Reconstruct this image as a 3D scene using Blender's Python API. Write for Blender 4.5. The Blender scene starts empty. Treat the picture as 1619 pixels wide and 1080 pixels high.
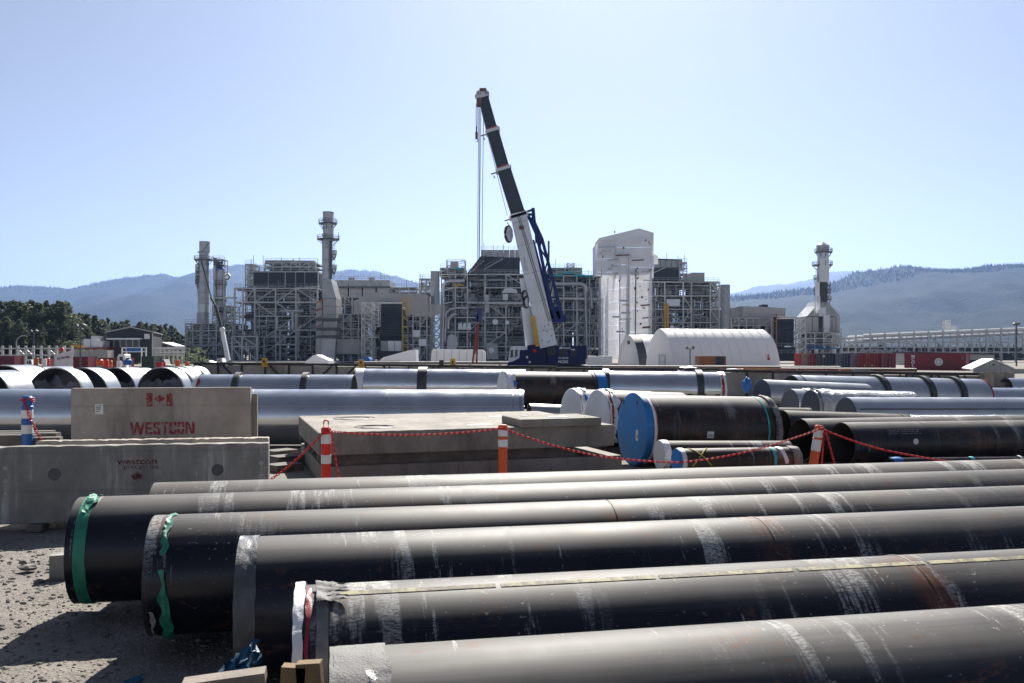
import bpy, bmesh, math, random
from mathutils import Vector, Matrix, noise
random.seed(7)
R_ = math.radians
sc = bpy.context.scene
COL = sc.collection
# ------------------------------------------------------------------ camera
F = 1400.0          # focal length in photo pixels (photo 1619 wide)
CX, HY, CAMZ = 809.5, 560.0, 2.6
cam_d = bpy.data.cameras.new('camera'); cam = bpy.data.objects.new('camera', cam_d); COL.objects.link(cam)
cam.location = (0, 0, CAMZ); cam.rotation_euler = (R_(90), 0, 0)
cam_d.sensor_width = 36; cam_d.lens = 36 * F / 1619.0
cam_d.shift_y = (HY - 540.0) / 1619.0
cam_d.clip_start = 0.1; cam_d.clip_end = 40000
cam_d.dof.use_dof = True; cam_d.dof.focus_distance = 16.0; cam_d.dof.aperture_fstop = 7.0
sc.camera = cam
# ------------------------------------------------------------------ world and sun
SUN_EL, SUN_AZ = 41.0, 6.0      # degrees; azimuth to the right of straight ahead (+Y)
w = bpy.data.worlds.new('World'); sc.world = w; w.use_nodes = True
wn = w.node_tree.nodes; wn.clear()
sky = wn.new('ShaderNodeTexSky'); sky.sky_type = 'NISHITA'; sky.sun_disc = False
sky.sun_elevation = R_(SUN_EL); sky.sun_rotation = R_(SUN_AZ)
sky.altitude = 0; sky.air_density = 0.5; sky.dust_density = 0.6; sky.ozone_density = 4.0
bg = wn.new('ShaderNodeBackground'); bg.inputs['Strength'].default_value = 0.055
wo = wn.new('ShaderNodeOutputWorld')
hs = wn.new('ShaderNodeHueSaturation'); hs.inputs['Saturation'].default_value = 0.60
w.node_tree.links.new(sky.outputs[0], hs.inputs['Color']); w.node_tree.links.new(hs.outputs[0], bg.inputs[0]); w.node_tree.links.new(bg.outputs[0], wo.inputs[0])
sd = bpy.data.lights.new('sun', 'SUN'); sd.energy = 5.0; sd.angle = R_(0.53); sd.color = (1, .95, .87)
sun = bpy.data.objects.new('sun', sd); COL.objects.link(sun)
SUNV = Vector((math.sin(R_(SUN_AZ)) * math.cos(R_(SUN_EL)), math.cos(R_(SUN_AZ)) * math.cos(R_(SUN_EL)), math.sin(R_(SUN_EL))))
sun.rotation_euler = SUNV.to_track_quat('Z', 'Y').to_euler(); sun.location = (0, 0, 60)
sc.view_settings.view_transform = 'Standard'; sc.view_settings.look = 'None'
sc.view_settings.exposure = 1.1; sc.view_settings.gamma = 1.0; sc.view_settings.use_curve_mapping = False
sc.cycles.max_bounces = 6; sc.cycles.diffuse_bounces = 3; sc.cycles.glossy_bounces = 3; sc.cycles.transmission_bounces = 3
sc.cycles.volume_bounces = 0; sc.cycles.transparent_max_bounces = 6
sc.cycles.use_denoising = True

# ------------------------------------------------------------------ helpers
def P(x, y, Y):
    """world point seen at photo pixel x, y at distance Y"""
    return Vector(((x - CX) / F * Y, Y, CAMZ - (y - HY) / F * Y))
def PX(x, Y): return (x - CX) / F * Y
def PZ(y, Y): return CAMZ - (y - HY) / F * Y
WM = {}
def thing(name, label, cat, loc=(0, 0, 0), group=None, mat4=None):
    o = bpy.data.objects.new(name, None); COL.objects.link(o)
    o.empty_display_size = .3
    m = mat4 if mat4 is not None else Matrix.Translation(Vector(loc))
    o.matrix_basis = m; WM[o] = m
    tag(o, label, cat, group)
    return o
def tag(o, label=None, cat=None, group=None, kind=None):
    if label: o['label'] = label
    if cat: o['category'] = cat
    if group: o['group'] = group
    if kind: o['kind'] = kind
    return o
def link(name, me, parent=None, m=None, label=None, kind=None):
    o = bpy.data.objects.new(name, me); COL.objects.link(o)
    m = m if m is not None else Matrix.Identity(4)
    WM[o] = m
    if parent is not None:
        o.parent = parent; o.matrix_parent_inverse = WM[parent].inverted()
    o.matrix_basis = m
    if label: o['label'] = label
    if kind: o['kind'] = kind
    return o
def copy_tree(o, M_, label=None, parent=None):
    """copy a thing and all its parts, moved rigidly by M_"""
    c = o.copy(); COL.objects.link(c)
    if parent is None:
        c.matrix_basis = M_ @ WM[o]
        if label: c['label'] = label
    else: c.parent = parent
    WM[c] = M_ @ WM[o]
    for ch in list(o.children): copy_tree(ch, M_, None, c)
    return c
def frame(a, org, up=(0, 0, 1)):
    x = Vector(a).normalized(); z = Vector(up); z = z - x * z.dot(x)
    if z.length < 1e-4:
        z = Vector((0, 1, 0)); z = z - x * z.dot(x)
    z.normalize(); y = z.cross(x)
    m = Matrix((x, y, z)).transposed().to_4x4(); m.translation = Vector(org)
    return m

class MB:
    def __init__(s): s.v = []; s.f = []
    def add(s, vs, fs):
        b = len(s.v); s.v += [tuple(v) for v in vs]; s.f += [tuple(b + i for i in f) for f in fs]
    BOXF = [(0, 3, 2, 1), (4, 5, 6, 7), (0, 1, 5, 4), (1, 2, 6, 5), (2, 3, 7, 6), (3, 0, 4, 7)]
    def box(s, c, size, rot=0.0):
        x, y, z = size[0] / 2, size[1] / 2, size[2] / 2
        ca, sa = math.cos(rot), math.sin(rot)
        vs = []
        for dz in (-z, z):
            for dx, dy in ((-x, -y), (x, -y), (x, y), (-x, y)):
                vs.append((c[0] + dx * ca - dy * sa, c[1] + dx * sa + dy * ca, c[2] + dz))
        s.add(vs, s.BOXF)
    def mbox(s, m, size):
        x, y, z = size[0] / 2, size[1] / 2, size[2] / 2
        s.add([m @ Vector((dx, dy, dz)) for dz in (-z, z) for dx, dy in ((-x, -y), (x, -y), (x, y), (-x, y))], s.BOXF)
    def bar(s, p0, p1, w, h=None):
        p0, p1 = Vector(p0), Vector(p1); h = h or w
        d = p1 - p0
        if d.length < 1e-5: return
        s.mbox(frame(d, (p0 + p1) / 2), (d.length, w, h))
    def tube(s, p0, p1, r, seg=8, r1=None, cap=True):
        p0, p1 = Vector(p0), Vector(p1); r1 = r if r1 is None else r1
        m = frame(p1 - p0, p0); L = (p1 - p0).length
        vs = [m @ Vector((k * L, rr * math.cos(2 * math.pi * i / seg), rr * math.sin(2 * math.pi * i / seg))) for k, rr in ((0, r), (1, r1)) for i in range(seg)]
        fs = [(i, (i + 1) % seg, seg + (i + 1) % seg, seg + i) for i in range(seg)]
        if cap: fs += [tuple(range(seg))[::-1], tuple(range(seg, 2 * seg))]
        s.add(vs, fs)
    def path(s, pts, r, seg=8, closed=False):
        pts = [Vector(p) for p in pts]; n = len(pts); b = len(s.v)
        for i, p in enumerate(pts):
            if closed: d = pts[(i + 1) % n] - pts[i - 1]
            else: d = pts[min(i + 1, n - 1)] - pts[max(i - 1, 0)]
            m = frame(d, p)
            s.v += [tuple(m @ Vector((0, r * math.cos(2 * math.pi * k / seg), r * math.sin(2 * math.pi * k / seg)))) for k in range(seg)]
        for i in range(n if closed else n - 1):
            j = (i + 1) % n
            for k in range(seg):
                k2 = (k + 1) % seg
                s.f.append((b + i * seg + k, b + i * seg + k2, b + j * seg + k2, b + j * seg + k))
        if not closed:
            s.f.append(tuple(b + k for k in range(seg))[::-1]); s.f.append(tuple(b + (n - 1) * seg + k for k in range(seg)))
    def lathe(s, prof, seg=24, m=None, t0=0.0, t1=2 * math.pi):
        """profile of (r, z) spun about local z"""
        m = m or Matrix.Identity(4); b = len(s.v); n = len(prof); full = abs(t1 - t0 - 2 * math.pi) < 1e-6
        ns = seg if full else seg + 1
        for i in range(ns):
            t = t0 + (t1 - t0) * i / seg
            s.v += [tuple(m @ Vector((r * math.cos(t), r * math.sin(t), z))) for r, z in prof]
        for i in range(seg):
            j = (i + 1) % ns
            for k in range(n - 1):
                s.f.append((b + i * n + k, b + j * n + k, b + j * n + k + 1, b + i * n + k + 1))
    def prism(s, poly, m, depth):
        """polygon in local x,y extruded along local z"""
        n = len(poly)
        s.add([m @ Vector((x, y, z)) for z in (0, depth) for x, y in poly],
              [tuple(range(n))[::-1], tuple(range(n, 2 * n))] + [(i, (i + 1) % n, n + (i + 1) % n, n + i) for i in range(n)])
    def mesh(s, name, mat, smooth=False, angle=35):
        me = bpy.data.meshes.new(name); me.from_pydata(s.v, [], s.f); me.materials.append(mat); me.update()
        if smooth:
            me.polygons.foreach_set('use_smooth', [True] * len(me.polygons)); me.set_sharp_from_angle(angle=R_(angle))
        return me
    def build(s, name, mat, parent=None, smooth=False, m=None, label=None, kind=None, angle=35):
        return link(name, s.mesh(name, mat, smooth, angle), parent, m, label, kind)
UNIT = {}
def ucube(mat):
    k = ('c', mat.name)
    if k not in UNIT:
        b = MB(); b.box((0, 0, 0), (1, 1, 1)); UNIT[k] = b.mesh('block', mat)
    return UNIT[k]
def ucyl(mat, seg=14):
    k = ('y', mat.name, seg)
    if k not in UNIT:
        b = MB(); b.tube((-.5, 0, 0), (.5, 0, 0), 1, seg); UNIT[k] = b.mesh('round', mat, True)
    return UNIT[k]
def pbox(parent, name, c, size, mat, rot=0.0, label=None):
    m = Matrix.Translation(Vector(c)) @ Matrix.Rotation(rot, 4, 'Z') @ Matrix.Diagonal((*size, 1))
    return link(name, ucube(mat), parent, m, label)
def pbar(parent, name, p0, p1, w, mat, h=None, label=None):
    p0, p1 = Vector(p0), Vector(p1); d = p1 - p0
    return link(name, ucube(mat), parent, frame(d, (p0 + p1) / 2) @ Matrix.Diagonal((d.length, w, h or w, 1)), label)
def ptube(parent, name, p0, p1, r, mat, seg=14, label=None):
    p0, p1 = Vector(p0), Vector(p1); d = p1 - p0
    return link(name, ucyl(mat, seg), parent, frame(d, (p0 + p1) / 2) @ Matrix.Diagonal((d.length, r, r, 1)), label)

# ------------------------------------------------------------------ materials
class G:
    def __init__(s, name):
        s.m = bpy.data.materials.new(name); s.m.use_nodes = True; s.t = s.m.node_tree; s.t.nodes.clear()
        s.out = s.t.nodes.new('ShaderNodeOutputMaterial')
    def n(s, typ, ins=(), **at):
        nd = s.t.nodes.new(typ)
        for k, v in at.items(): setattr(nd, k, v)
        for k, v in (ins.items() if isinstance(ins, dict) else enumerate(ins)):
            if v is None: continue
            if hasattr(v, 'links'): s.t.links.new(v, nd.inputs[k])
            else:
                if isinstance(v, tuple) and len(v) == 3 and nd.inputs[k].type == 'RGBA': v = (*v, 1)
                nd.inputs[k].default_value = v
        return nd
    def pos(s): return s.n('ShaderNodeNewGeometry').outputs['Position']
    def obj(s): return s.n('ShaderNodeTexCoord').outputs['Object']
    def scale(s, v, sx): return s.n('ShaderNodeVectorMath', [v, sx], operation='MULTIPLY').outputs[0]
    def noise(s, v, sc_=1.0, det=4.0, rough=.55): return s.n('ShaderNodeTexNoise', {'Vector': v, 'Scale': sc_, 'Detail': det, 'Roughness': rough}).outputs[0]
    def vor(s, v, sc_, feat='F1', out=0): return s.n('ShaderNodeTexVoronoi', {'Vector': v, 'Scale': sc_}, feature=feat).outputs[out]
    def step(s, v, a, b, lo=0.0, hi=1.0):
        return s.n('ShaderNodeMapRange', [v, a, b, lo, hi], interpolation_type='SMOOTHSTEP').outputs[0]
    def mul(s, a, b): return s.n('ShaderNodeMath', [a, b], operation='MULTIPLY').outputs[0]
    def mop(s, op, a, b=None): return s.n('ShaderNodeMath', [a, b], operation=op).outputs[0]
    def mix(s, f, a, b): return s.n('ShaderNodeMix', {0: f, 6: a, 7: b}, data_type='RGBA').outputs[2]
    def xyz(s, v): return s.n('ShaderNodeSeparateXYZ', [v]).outputs
    def bump(s, h, st=.3, d=.01): return s.n('ShaderNodeBump', {'Strength': st, 'Distance': d, 'Height': h}).outputs[0]
    def bsdf(s, col, rough=.6, metal=0.0, nrm=None, spec=.5, **kw):
        d = {'Base Color': col, 'Roughness': rough, 'Metallic': metal, 'Specular IOR Level': spec}
        if nrm is not None: d['Normal'] = nrm
        d.update(kw)
        b = s.n('ShaderNodeBsdfPrincipled', d)
        s.t.links.new(b.outputs[0], s.out.inputs[0]); return s.m
def simple(name, col, rough=.6, metal=0.0, var=.25, sc_=1.5, bump=.1, spec=.5, bd=.01):
    """weathered single colour: large soft blotches and fine grain"""
    g = G(name); p = g.pos()
    n1 = g.noise(p, sc_, 5, .6); n2 = g.noise(p, sc_ * 14, 3)
    f = g.mul(g.step(n1, .3, .75), 1.0)
    dark = tuple(c * (1 - var) for c in col); lite = tuple(min(1, c * (1 + var * .6)) for c in col)
    c = g.mix(f, dark, lite); c = g.mix(g.step(n2, .5, .75, 0, .25), c, tuple(x * .55 for x in col))
    return g.bsdf(c, g.step(n1, .2, .8, max(.05, rough - .1), min(1, rough + .12)), metal, g.bump(n2, bump, bd), spec)
M = {}
def deffill():
    S = simple
    M['steel'] = S('painted_steel', (.60, .60, .585), .5, 0, .2, .3)
    M['steel_d'] = S('dark_steel', (.09, .095, .10), .55, 0, .3, .5)
    M['galv'] = S('galvanised_steel', (.40, .41, .41), .45, .4, .25, .8)
    g = G('light_cladding'); p = g.pos(); n = g.noise(p, .2, 5, .6); n3 = g.noise(g.scale(p, (1.5, 1.5, .12)), 1, 5, .7)
    wv = g.n('ShaderNodeTexWave', {'Vector': p, 'Scale': .42, 'Distortion': 0.0}, bands_direction='X').outputs['Fac']
    c = g.mix(g.step(n, .3, .7), (.42, .41, .39), (.50, .49, .47)); c = g.mix(g.step(n3, .52, .7, 0, .35), c, (.26, .24, .21)); c = g.mix(g.step(wv, 0, .06, .45, 0), c, (.22, .22, .21))
    M['clad'] = g.bsdf(c, .55, 0, g.bump(wv, .2, .05), .4)
    M['clad_d'] = S('dark_cladding', (.022, .027, .034), .6, 0, .3, .2)
    M['casing'] = S('dark_casing_and_bay_shade', (.016, .019, .023), .6, 0, .45, .35)
    M['insul'] = S('insulation_jacket', (.52, .52, .52), .4, .35, .22, .7)
    M['grate'] = S('deck_grating', (.09, .095, .10), .6, .2, .25, .5)
    M['yellow'] = S('yellow_paint', (.62, .36, .02), .5, 0, .2, .5)
    M['orange'] = S('orange_plastic', (.72, .11, .015), .45, 0, .15, 2)
    M['red'] = S('red_plastic', (.55, .008, .016), .65, 0, .15, 2)
    M['redframe'] = S('red_primer', (.42, .075, .03), .55, 0, .25, .6)
    M['white'] = S('white_paint', (.78, .78, .77), .45, 0, .08, .5)
    M['fabric_old'] = S('white_membrane', (.80, .80, .80), .5, 0, .05, .1, .02)
    M['wrap_old'] = S('white_scaffold_sheeting', (.72, .73, .75), .5, 0, .12, .25, .3)
    M['navy'] = S('navy_paint', (.008, .02, .11), .3, 0, .2, .5)
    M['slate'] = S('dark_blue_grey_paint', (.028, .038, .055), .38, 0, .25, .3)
    M['black'] = S('black_rubber', (.02, .02, .022), .6, 0, .3, 2)
    M['glass'] = G('tinted_glass').bsdf((.02, .025, .03), .08, 0, None, .6)
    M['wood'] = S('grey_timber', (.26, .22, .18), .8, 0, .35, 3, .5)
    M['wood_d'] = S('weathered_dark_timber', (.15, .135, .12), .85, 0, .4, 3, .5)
    M['board'] = S('weathered_boards', (.33, .31, .285), .85, 0, .3, .9, .3)
    M['blackframe'] = S('black_steel_frame', (.018, .017, .018), .55, 0, .3, 1)
    M['rustdeck'] = S('rusty_deck', (.20, .10, .065), .75, 0, .35, .7, .3)
    M['cyan'] = S('turquoise_sheet', (.03, .42, .45), .5, 0, .2, .8)
    M['blue'] = S('blue_plastic', (.012, .13, .42), .42, 0, .15, 2)
    M['green'] = S('green_container_paint', (.02, .055, .035), .5, 0, .2, 1)
    M['rope'] = S('wire_rope', (.10, .10, .105), .5, .4, .2, 3)
    M['alu'] = S('light_alloy', (.62, .63, .65), .35, .5, .12, .8)
deffill()
def sheeting(name, col, tr, var):
    g = G(name); p = g.pos(); n = g.noise(p, .25, 5, .6); n2 = g.noise(p, 1.6, 5, .65)
    c = g.mix(g.step(n, .3, .7), tuple(x * (1 - var) for x in col), col); c = g.mix(g.step(n2, .56, .72, 0, var * 1.4), c, tuple(x * .6 for x in col))
    pb = g.n('ShaderNodeBsdfPrincipled', {'Base Color': c, 'Roughness': .5, 'Normal': g.bump(n2, .2, .08)}); tl = g.n('ShaderNodeBsdfTranslucent', {'Color': c})
    mx = g.n('ShaderNodeMixShader', [tr, pb.outputs[0], tl.outputs[0]]); g.t.links.new(mx.outputs[0], g.out.inputs[0]); return g.m
M['fabric'] = sheeting('white_membrane', (.82, .82, .84), .34, .04); M['wrap'] = sheeting('white_scaffold_sheeting', (.86, .87, .90), .12, .12)
# ------------------------------------------------------------------ special materials
def concrete(name, base=(.27, .255, .235), streak=.5, tint=(.5, .49, .47), grime=.5):
    g = G(name); p = g.pos()
    n1 = g.noise(p, .9, 6, .65); n2 = g.noise(p, 9, 5, .6); n3 = g.noise(g.scale(p, (5, 5, .35)), 1.6, 5, .7)
    n4 = g.noise(g.scale(p, (2.6, 2.6, .5)), 1.1, 6, .7); n5 = g.noise(p, 2.6, 6, .7)
    pit = g.vor(p, 26); z = g.xyz(p)[2]
    c = g.mix(g.step(n1, .3, .72), tuple(b * .70 for b in base), tuple(b * 1.14 for b in base))
    c = g.mix(g.step(n2, .45, .8, 0, .35), c, tuple(b * .55 for b in base))
    c = g.mix(g.mul(g.step(n3, .52, .70, 0, streak), g.step(n1, .35, .6)), c, tint)
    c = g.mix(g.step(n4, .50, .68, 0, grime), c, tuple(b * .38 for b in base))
    c = g.mix(g.step(n5, .60, .72, 0, .45), c, (base[0] * .62, base[1] * .54, base[2] * .45))
    c = g.mix(g.step(pit, .02, .10, .65, 0), c, tuple(b * .3 for b in base))
    line = g.n('ShaderNodeTexWave', {'Vector': p, 'Scale': .55, 'Distortion': .25, 'Detail': 2.0}, bands_direction='Z').outputs['Fac']
    c = g.mix(g.step(line, .0, .03, .28, 0), c, tuple(b * .5 for b in base))
    h = g.mop('ADD', g.mul(n2, .5), g.step(pit, .03, .12, 0, .5))
    return g.bsdf(c, .85, 0, g.bump(h, .45, .012), .3)
M['conc'] = concrete('board_concrete', (.42, .37, .32), .2, (.5, .46, .41))
M['conc_w'] = concrete('streaked_wall_concrete', (.29, .275, .25), .85, (.56, .55, .52))
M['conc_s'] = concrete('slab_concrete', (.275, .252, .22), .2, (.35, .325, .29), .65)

def coated(name, R, bands=(), dust=.8, base=(.006, .0075, .014), rusty=0.0, seed=0.0, scuff=1.0, dk=1.0):
    """black pipe coating: dust settled on the top, trimmed at the shade line, with a painted tan reflection, strap scuffs running round the pipe, heat bands at welds"""
    g = G(name); o = g.obj(); X, Y, Z = g.xyz(o)[:3]
    so = g.n('ShaderNodeVectorMath', [o, (seed, seed * .7, 0)], operation='ADD').outputs[0]
    zr = g.mul(Z, 1.0 / R)
    axs = g.noise(g.scale(so, (.22, 7, 7)), 1.6, 5, .65)
    top = g.step(g.mop('ADD', zr, g.mul(g.mop('SUBTRACT', axs, .5), .30)), .60, .92)  # dust mask trimmed to the sunlit band, so the shaded flank stays dark
    nb = g.noise(g.scale(so, (1.0, .5, .5)), .9, 5, .6)
    fine = g.noise(g.scale(so, (4, 12, 12)), 6, 5, .75)
    grain = g.noise(so, 90, 3, .7)
    streak = g.noise(g.scale(so, (3.6, .35, .35)), 1.0, 6, .72)
    c = g.mix(g.step(nb, .3, .7), base, tuple(b * 1.5 + .002 for b in base))
    if rusty:
        rn = g.noise(g.scale(so, (1, 1.6, 1.6)), 1.3, 6, .7)
        c = g.mix(g.step(rn, .40, .66, 0, rusty), c, (.060, .036, .027)); c = g.mix(g.step(rn, .58, .70, 0, rusty * .8), c, (.10, .045, .025))
    dcol = g.mix(g.step(nb, .35, .65), (.100 * dk, .096 * dk, .090 * dk), (.145 * dk, .137 * dk, .126 * dk))
    tan_sheen = g.noise(g.scale(so, (.5, .9, .9)), .8, 4, .6)  # warm tint painted in place of the orange sun reflection
    dcol = g.mix(g.step(tan_sheen, .52, .70, 0, .45), dcol, (.165 * dk, .118 * dk, .085 * dk))
    c = g.mix(g.mul(g.mul(top, g.step(axs, .2, .6, .55, 1)), dust), c, dcol)
    # scuffs left by straps and slings: ragged bright bands round the upper side, faint lower down
    patch = g.noise(g.scale(so, (.45, .5, .5)), .9, 3, .5)
    tex = g.mul(g.step(fine, .36, .60), g.step(grain, .25, .6, .4, 1))
    sm = g.mul(g.mul(g.step(streak, .53, .60), g.step(patch, .43, .55)), tex)
    sm = g.mul(sm, g.step(zr, .05, .72, .13, 1)); sm = g.mul(sm, scuff)
    c = g.mix(sm, c, (.50, .50, .48))
    speck = g.step(g.noise(g.scale(so, (.7, 1, 1)), 30, 3, .6), .66, .71, 0, .55)
    c = g.mix(g.mul(speck, g.mul(g.step(patch, .35, .6), g.step(zr, -.2, .6, .2, 1))), c, (.52, .50, .47))
    rp_ = g.noise(g.scale(so, (1.1, 1.6, 1.6)), 1.4, 6, .75); spk = g.noise(g.scale(so, (2, 5, 5)), 5, 4, .7)
    c = g.mix(g.mul(g.mul(g.step(rp_, .535, .64), g.step(spk, .45, .60)), .7), c, (.13, .062, .034))
    scr = g.noise(g.scale(so, (16, 1.1, 1.1)), 1.0, 3, .5)
    c = g.mix(g.mul(g.mul(g.step(scr, .70, .74), g.step(axs, .42, .55)), g.step(zr, .0, .7, .12, .5)), c, (.58, .57, .55))
    for bx in bands:
        d = g.mop('ABSOLUTE', g.mop('SUBTRACT', g.mop('ADD', X, g.mul(g.mop('SUBTRACT', fine, .5), .22)), bx))
        b = g.mul(g.step(d, .04, .20, 1, 0), g.step(g.noise(so, 4, 5, .7), .36, .58))
        c = g.mix(g.mul(b, .8), c, (.12, .045, .022))
    rgh = g.mop('ADD', g.step(nb, .3, .7, .24, .32), g.mul(top, .29)); rgh = g.mop('ADD', rgh, g.mul(sm, .2))
    return g.bsdf(c, rgh, 0, g.bump(g.mop('ADD', grain, axs), .025, .004), g.step(top, 0, 1, .36, .15))
def silver(name, base=(.62, .63, .65), rough=.15, seam=.0):
    g = G(name); o = g.obj(); p = g.pos()
    n = g.noise(g.scale(o, (.8, 1, 1)), 1.2, 5, .6); f = g.noise(g.scale(o, (6, 1, 1)), 3, 5, .7); s2 = g.noise(o, 30, 2)
    c = g.mix(g.step(n, .3, .75), tuple(b * .82 for b in base), base)
    c = g.mix(g.step(f, .62, .74, 0, .2), c, tuple(b * .55 for b in base))
    c = g.mix(g.step(s2, .68, .74, 0, .4), c, (.2, .19, .18))
    return g.bsdf(c, g.step(n, .25, .75, rough, rough + .12), .85, g.bump(g.mop('ADD', n, g.mul(f, .05)), .10, .012), .5)
M['silver'] = silver('bright_galvanised_shell')
M['silver_m'] = silver('matt_aluminium_shell', (.50, .51, .52), .26)
M['silver_d'] = silver('dull_zinc_shell', (.36, .37, .38), .34)
M['flange'] = simple('stiffener_ring_steel', (.06, .062, .066), .5, .3, .3, 2)
M['inside'] = simple('pipe_bore', (.035, .03, .028), .7, 0, .4, 2)
M['bore_grey'] = simple('dull_grey_bore', (.085, .095, .115), .6, .0, .3, 1)
M['tape_g'] = simple('green_tape', (.022, .23, .14), .5, 0, .35, 9, .3)
M['sheet_w'] = simple('white_sheeting', (.74, .74, .76), .5, 0, .12, 5, .3)
M['sheet_g'] = simple('grey_plastic_sleeve', (.085, .09, .10), .4, 0, .3, 7, .4)
M['sheet_p'] = simple('pale_plastic_wrap', (.21, .205, .20), .65, 0, .35, 6, .4, .2)
M['tape_r'] = simple('dark_red_tape', (.30, .012, .025), .4, 0, .3, 8, .3)
M['cap_b'] = simple('blue_end_cap', (.014, .18, .50), .55, 0, .28, 1.6, .1)
M['cap_w'] = simple('white_end_cap', (.66, .68, .71), .5, 0, .1, 2, .1)
g = G('worn_pale_yellow_line'); p = g.pos(); n = g.noise(p, 9, 6, .75)
M['stripe'] = g.bsdf(g.mix(g.step(n, .42, .58), (.16, .14, .115), (.36, .33, .21)), .7, 0, None, .2)
M['label_p'] = simple('paper_label', (.75, .75, .74), .6, 0, .08, 9)
M['blackprint'] = simple('black_print', (.02, .02, .022), .6)
M['cloudy'] = None
def paint_stencil(name, col, under):
    g = G(name); p = g.pos(); n = g.noise(p, 22, 5, .7)
    return g.bsdf(g.mix(g.step(n, .33, .57, .25, 1), under, col), .8, 0, None, .3)
M['sten_r'] = paint_stencil('red_stencil_paint', (.24, .012, .026), (.33, .28, .24))
M['sten_d'] = paint_stencil('dark_red_stencil_paint', (.11, .018, .026), (.27, .25, .23))
M['spray_y'] = simple('yellow_spray_paint', (.50, .44, .05), .7, 0, .3, 14)
g = G('clear_plastic_film'); p = g.pos(); n = g.noise(p, 3.5, 5, .7)
tr = g.n('ShaderNodeBsdfTransparent'); gl = g.n('ShaderNodeBsdfPrincipled', {'Base Color': (.42, .46, .53, 1), 'Roughness': .3})
mx = g.n('ShaderNodeMixShader', [g.step(n, .3, .75, .10, .42), tr.outputs[0], gl.outputs[0]]); g.t.links.new(mx.outputs[0], g.out.inputs[0]); M['film'] = g.m

# ------------------------------------------------------------------ the ground
def ground_mat():
    g = G('gravel_ground'); p = g.pos()
    n0 = g.noise(p, .05, 5, .6); n1 = g.noise(p, .7, 6, .65); n2 = g.noise(p, 14, 5, .7); v = g.vor(p, 22); v2 = g.vor(p, 60)
    c = g.mix(g.step(n1, .3, .7), (.165, .148, .13), (.255, .232, .205))
    c = g.mix(g.step(n2, .4, .75, 0, .6), c, (.085, .08, .075))
    c = g.mix(g.step(v, .12, .32, .55, 0), c, (.32, .305, .285))
    c = g.mix(g.step(n0, .35, .65, 0, .35), c, (.20, .195, .185))
    h = g.mop('ADD', g.mop('ADD', g.mul(g.step(v, 0, .5, 1, 0), .6), g.mul(v2, -.35)), n2)
    return g.bsdf(c, .92, 0, g.bump(h, .7, .025), .25)
M['ground'] = ground_mat()
def axis(lo, hi, near_lo, near_hi, st):
    a = [near_lo + i * st for i in range(int((near_hi - near_lo) / st) + 1)]
    d, x = st, a[-1]
    while x < hi: d *= 1.5; x = min(hi, x + d); a.append(x)
    d, x = st, a[0]
    while x > lo: d *= 1.5; x = max(lo, x - d); a.insert(0, x)
    return a
def zground(x, y):
    if -9 < x < 4 and 2.5 < y < 16:
        k = min(1, (x + 9) / 1.5, (4 - x) / 1.5, (y - 2.5) / 1, (16 - y) / 2)
        return k * (.035 * noise.noise((x * .9, y * .9, 3.1)) + .016 * noise.noise((x * 3.3, y * 3.3, 1.7)) + .008 * noise.noise((x * 9, y * 9, .7)))
    return 0.0
xs_, ys_ = axis(-14000, 14000, -9, 4, .09), axis(-500, 13500, 2.5, 16, .09)
b = MB(); nx = len(xs_)
b.v = [(x, y, zground(x, y)) for y in ys_ for x in xs_]
b.f = [(j * nx + i, j * nx + i + 1, (j + 1) * nx + i + 1, (j + 1) * nx + i) for j in range(len(ys_) - 1) for i in range(nx - 1)]
b.build('ground', M['ground'], None, True, kind='structure', angle=180)
# loose stones on the gravel
def stone_geo(b, c, r, rnd):
    vs = []; th = rnd.random() * 6.28
    sx, sy, sz = r * rnd.uniform(.8, 1.4), r * rnd.uniform(.6, 1), r * rnd.uniform(.4, .75)
    for i, (zz, rr, n) in enumerate(((-.5, .75, 5), (.25, 1.0, 6), (.85, .55, 4))):
        for k in range(n):
            t = k * 2 * math.pi / n + th + rnd.uniform(-.25, .25); q = rr * rnd.uniform(.8, 1.15)
            vs.append((c[0] + sx * q * math.cos(t), c[1] + sy * q * math.sin(t), c[2] + sz * (zz + rnd.uniform(-.12, .12))))
    fs = []
    def ring(a, na, o, nb_):
        i = j = 0
        while i < na or j < nb_:
            if j >= nb_ or (i < na and (i + 1) / na <= (j + 1) / nb_):
                fs.append((a + i % na, a + (i + 1) % na, o + j % nb_)); i += 1
            else:
                fs.append((a + i % na, o + (j + 1) % nb_, o + j % nb_)); j += 1
    ring(0, 5, 5, 6); ring(5, 6, 11, 4); fs.append((11, 12, 13, 14))
    b.add(vs, fs)
g = G('stone_mix'); p = g.pos(); n = g.vor(p, 9, 'F1', 1); nn = g.noise(p, 30, 4)
sep = g.xyz(n)[0]
c = g.mix(sep, (.12, .112, .102), (.25, .232, .21)); c = g.mix(g.step(nn, .4, .7, 0, .5), c, (.10, .095, .09))
M['stone'] = g.bsdf(c, .85, 0, g.bump(nn, .3, .01), .3)
rnd = random.Random(3); b = MB()
for i in range(15000):
    y = 4.6 + 9.5 * rnd.random() ** 1.5; x = rnd.uniform(-7.2, -.2)
    if abs(x) > y * .62: continue
    r = .007 + .024 * rnd.random() ** 4
    stone_geo(b, (x, y, zground(x, y) + r * .15), r, rnd)
b.build('loose_gravel', M['stone'], kind='stuff')
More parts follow.
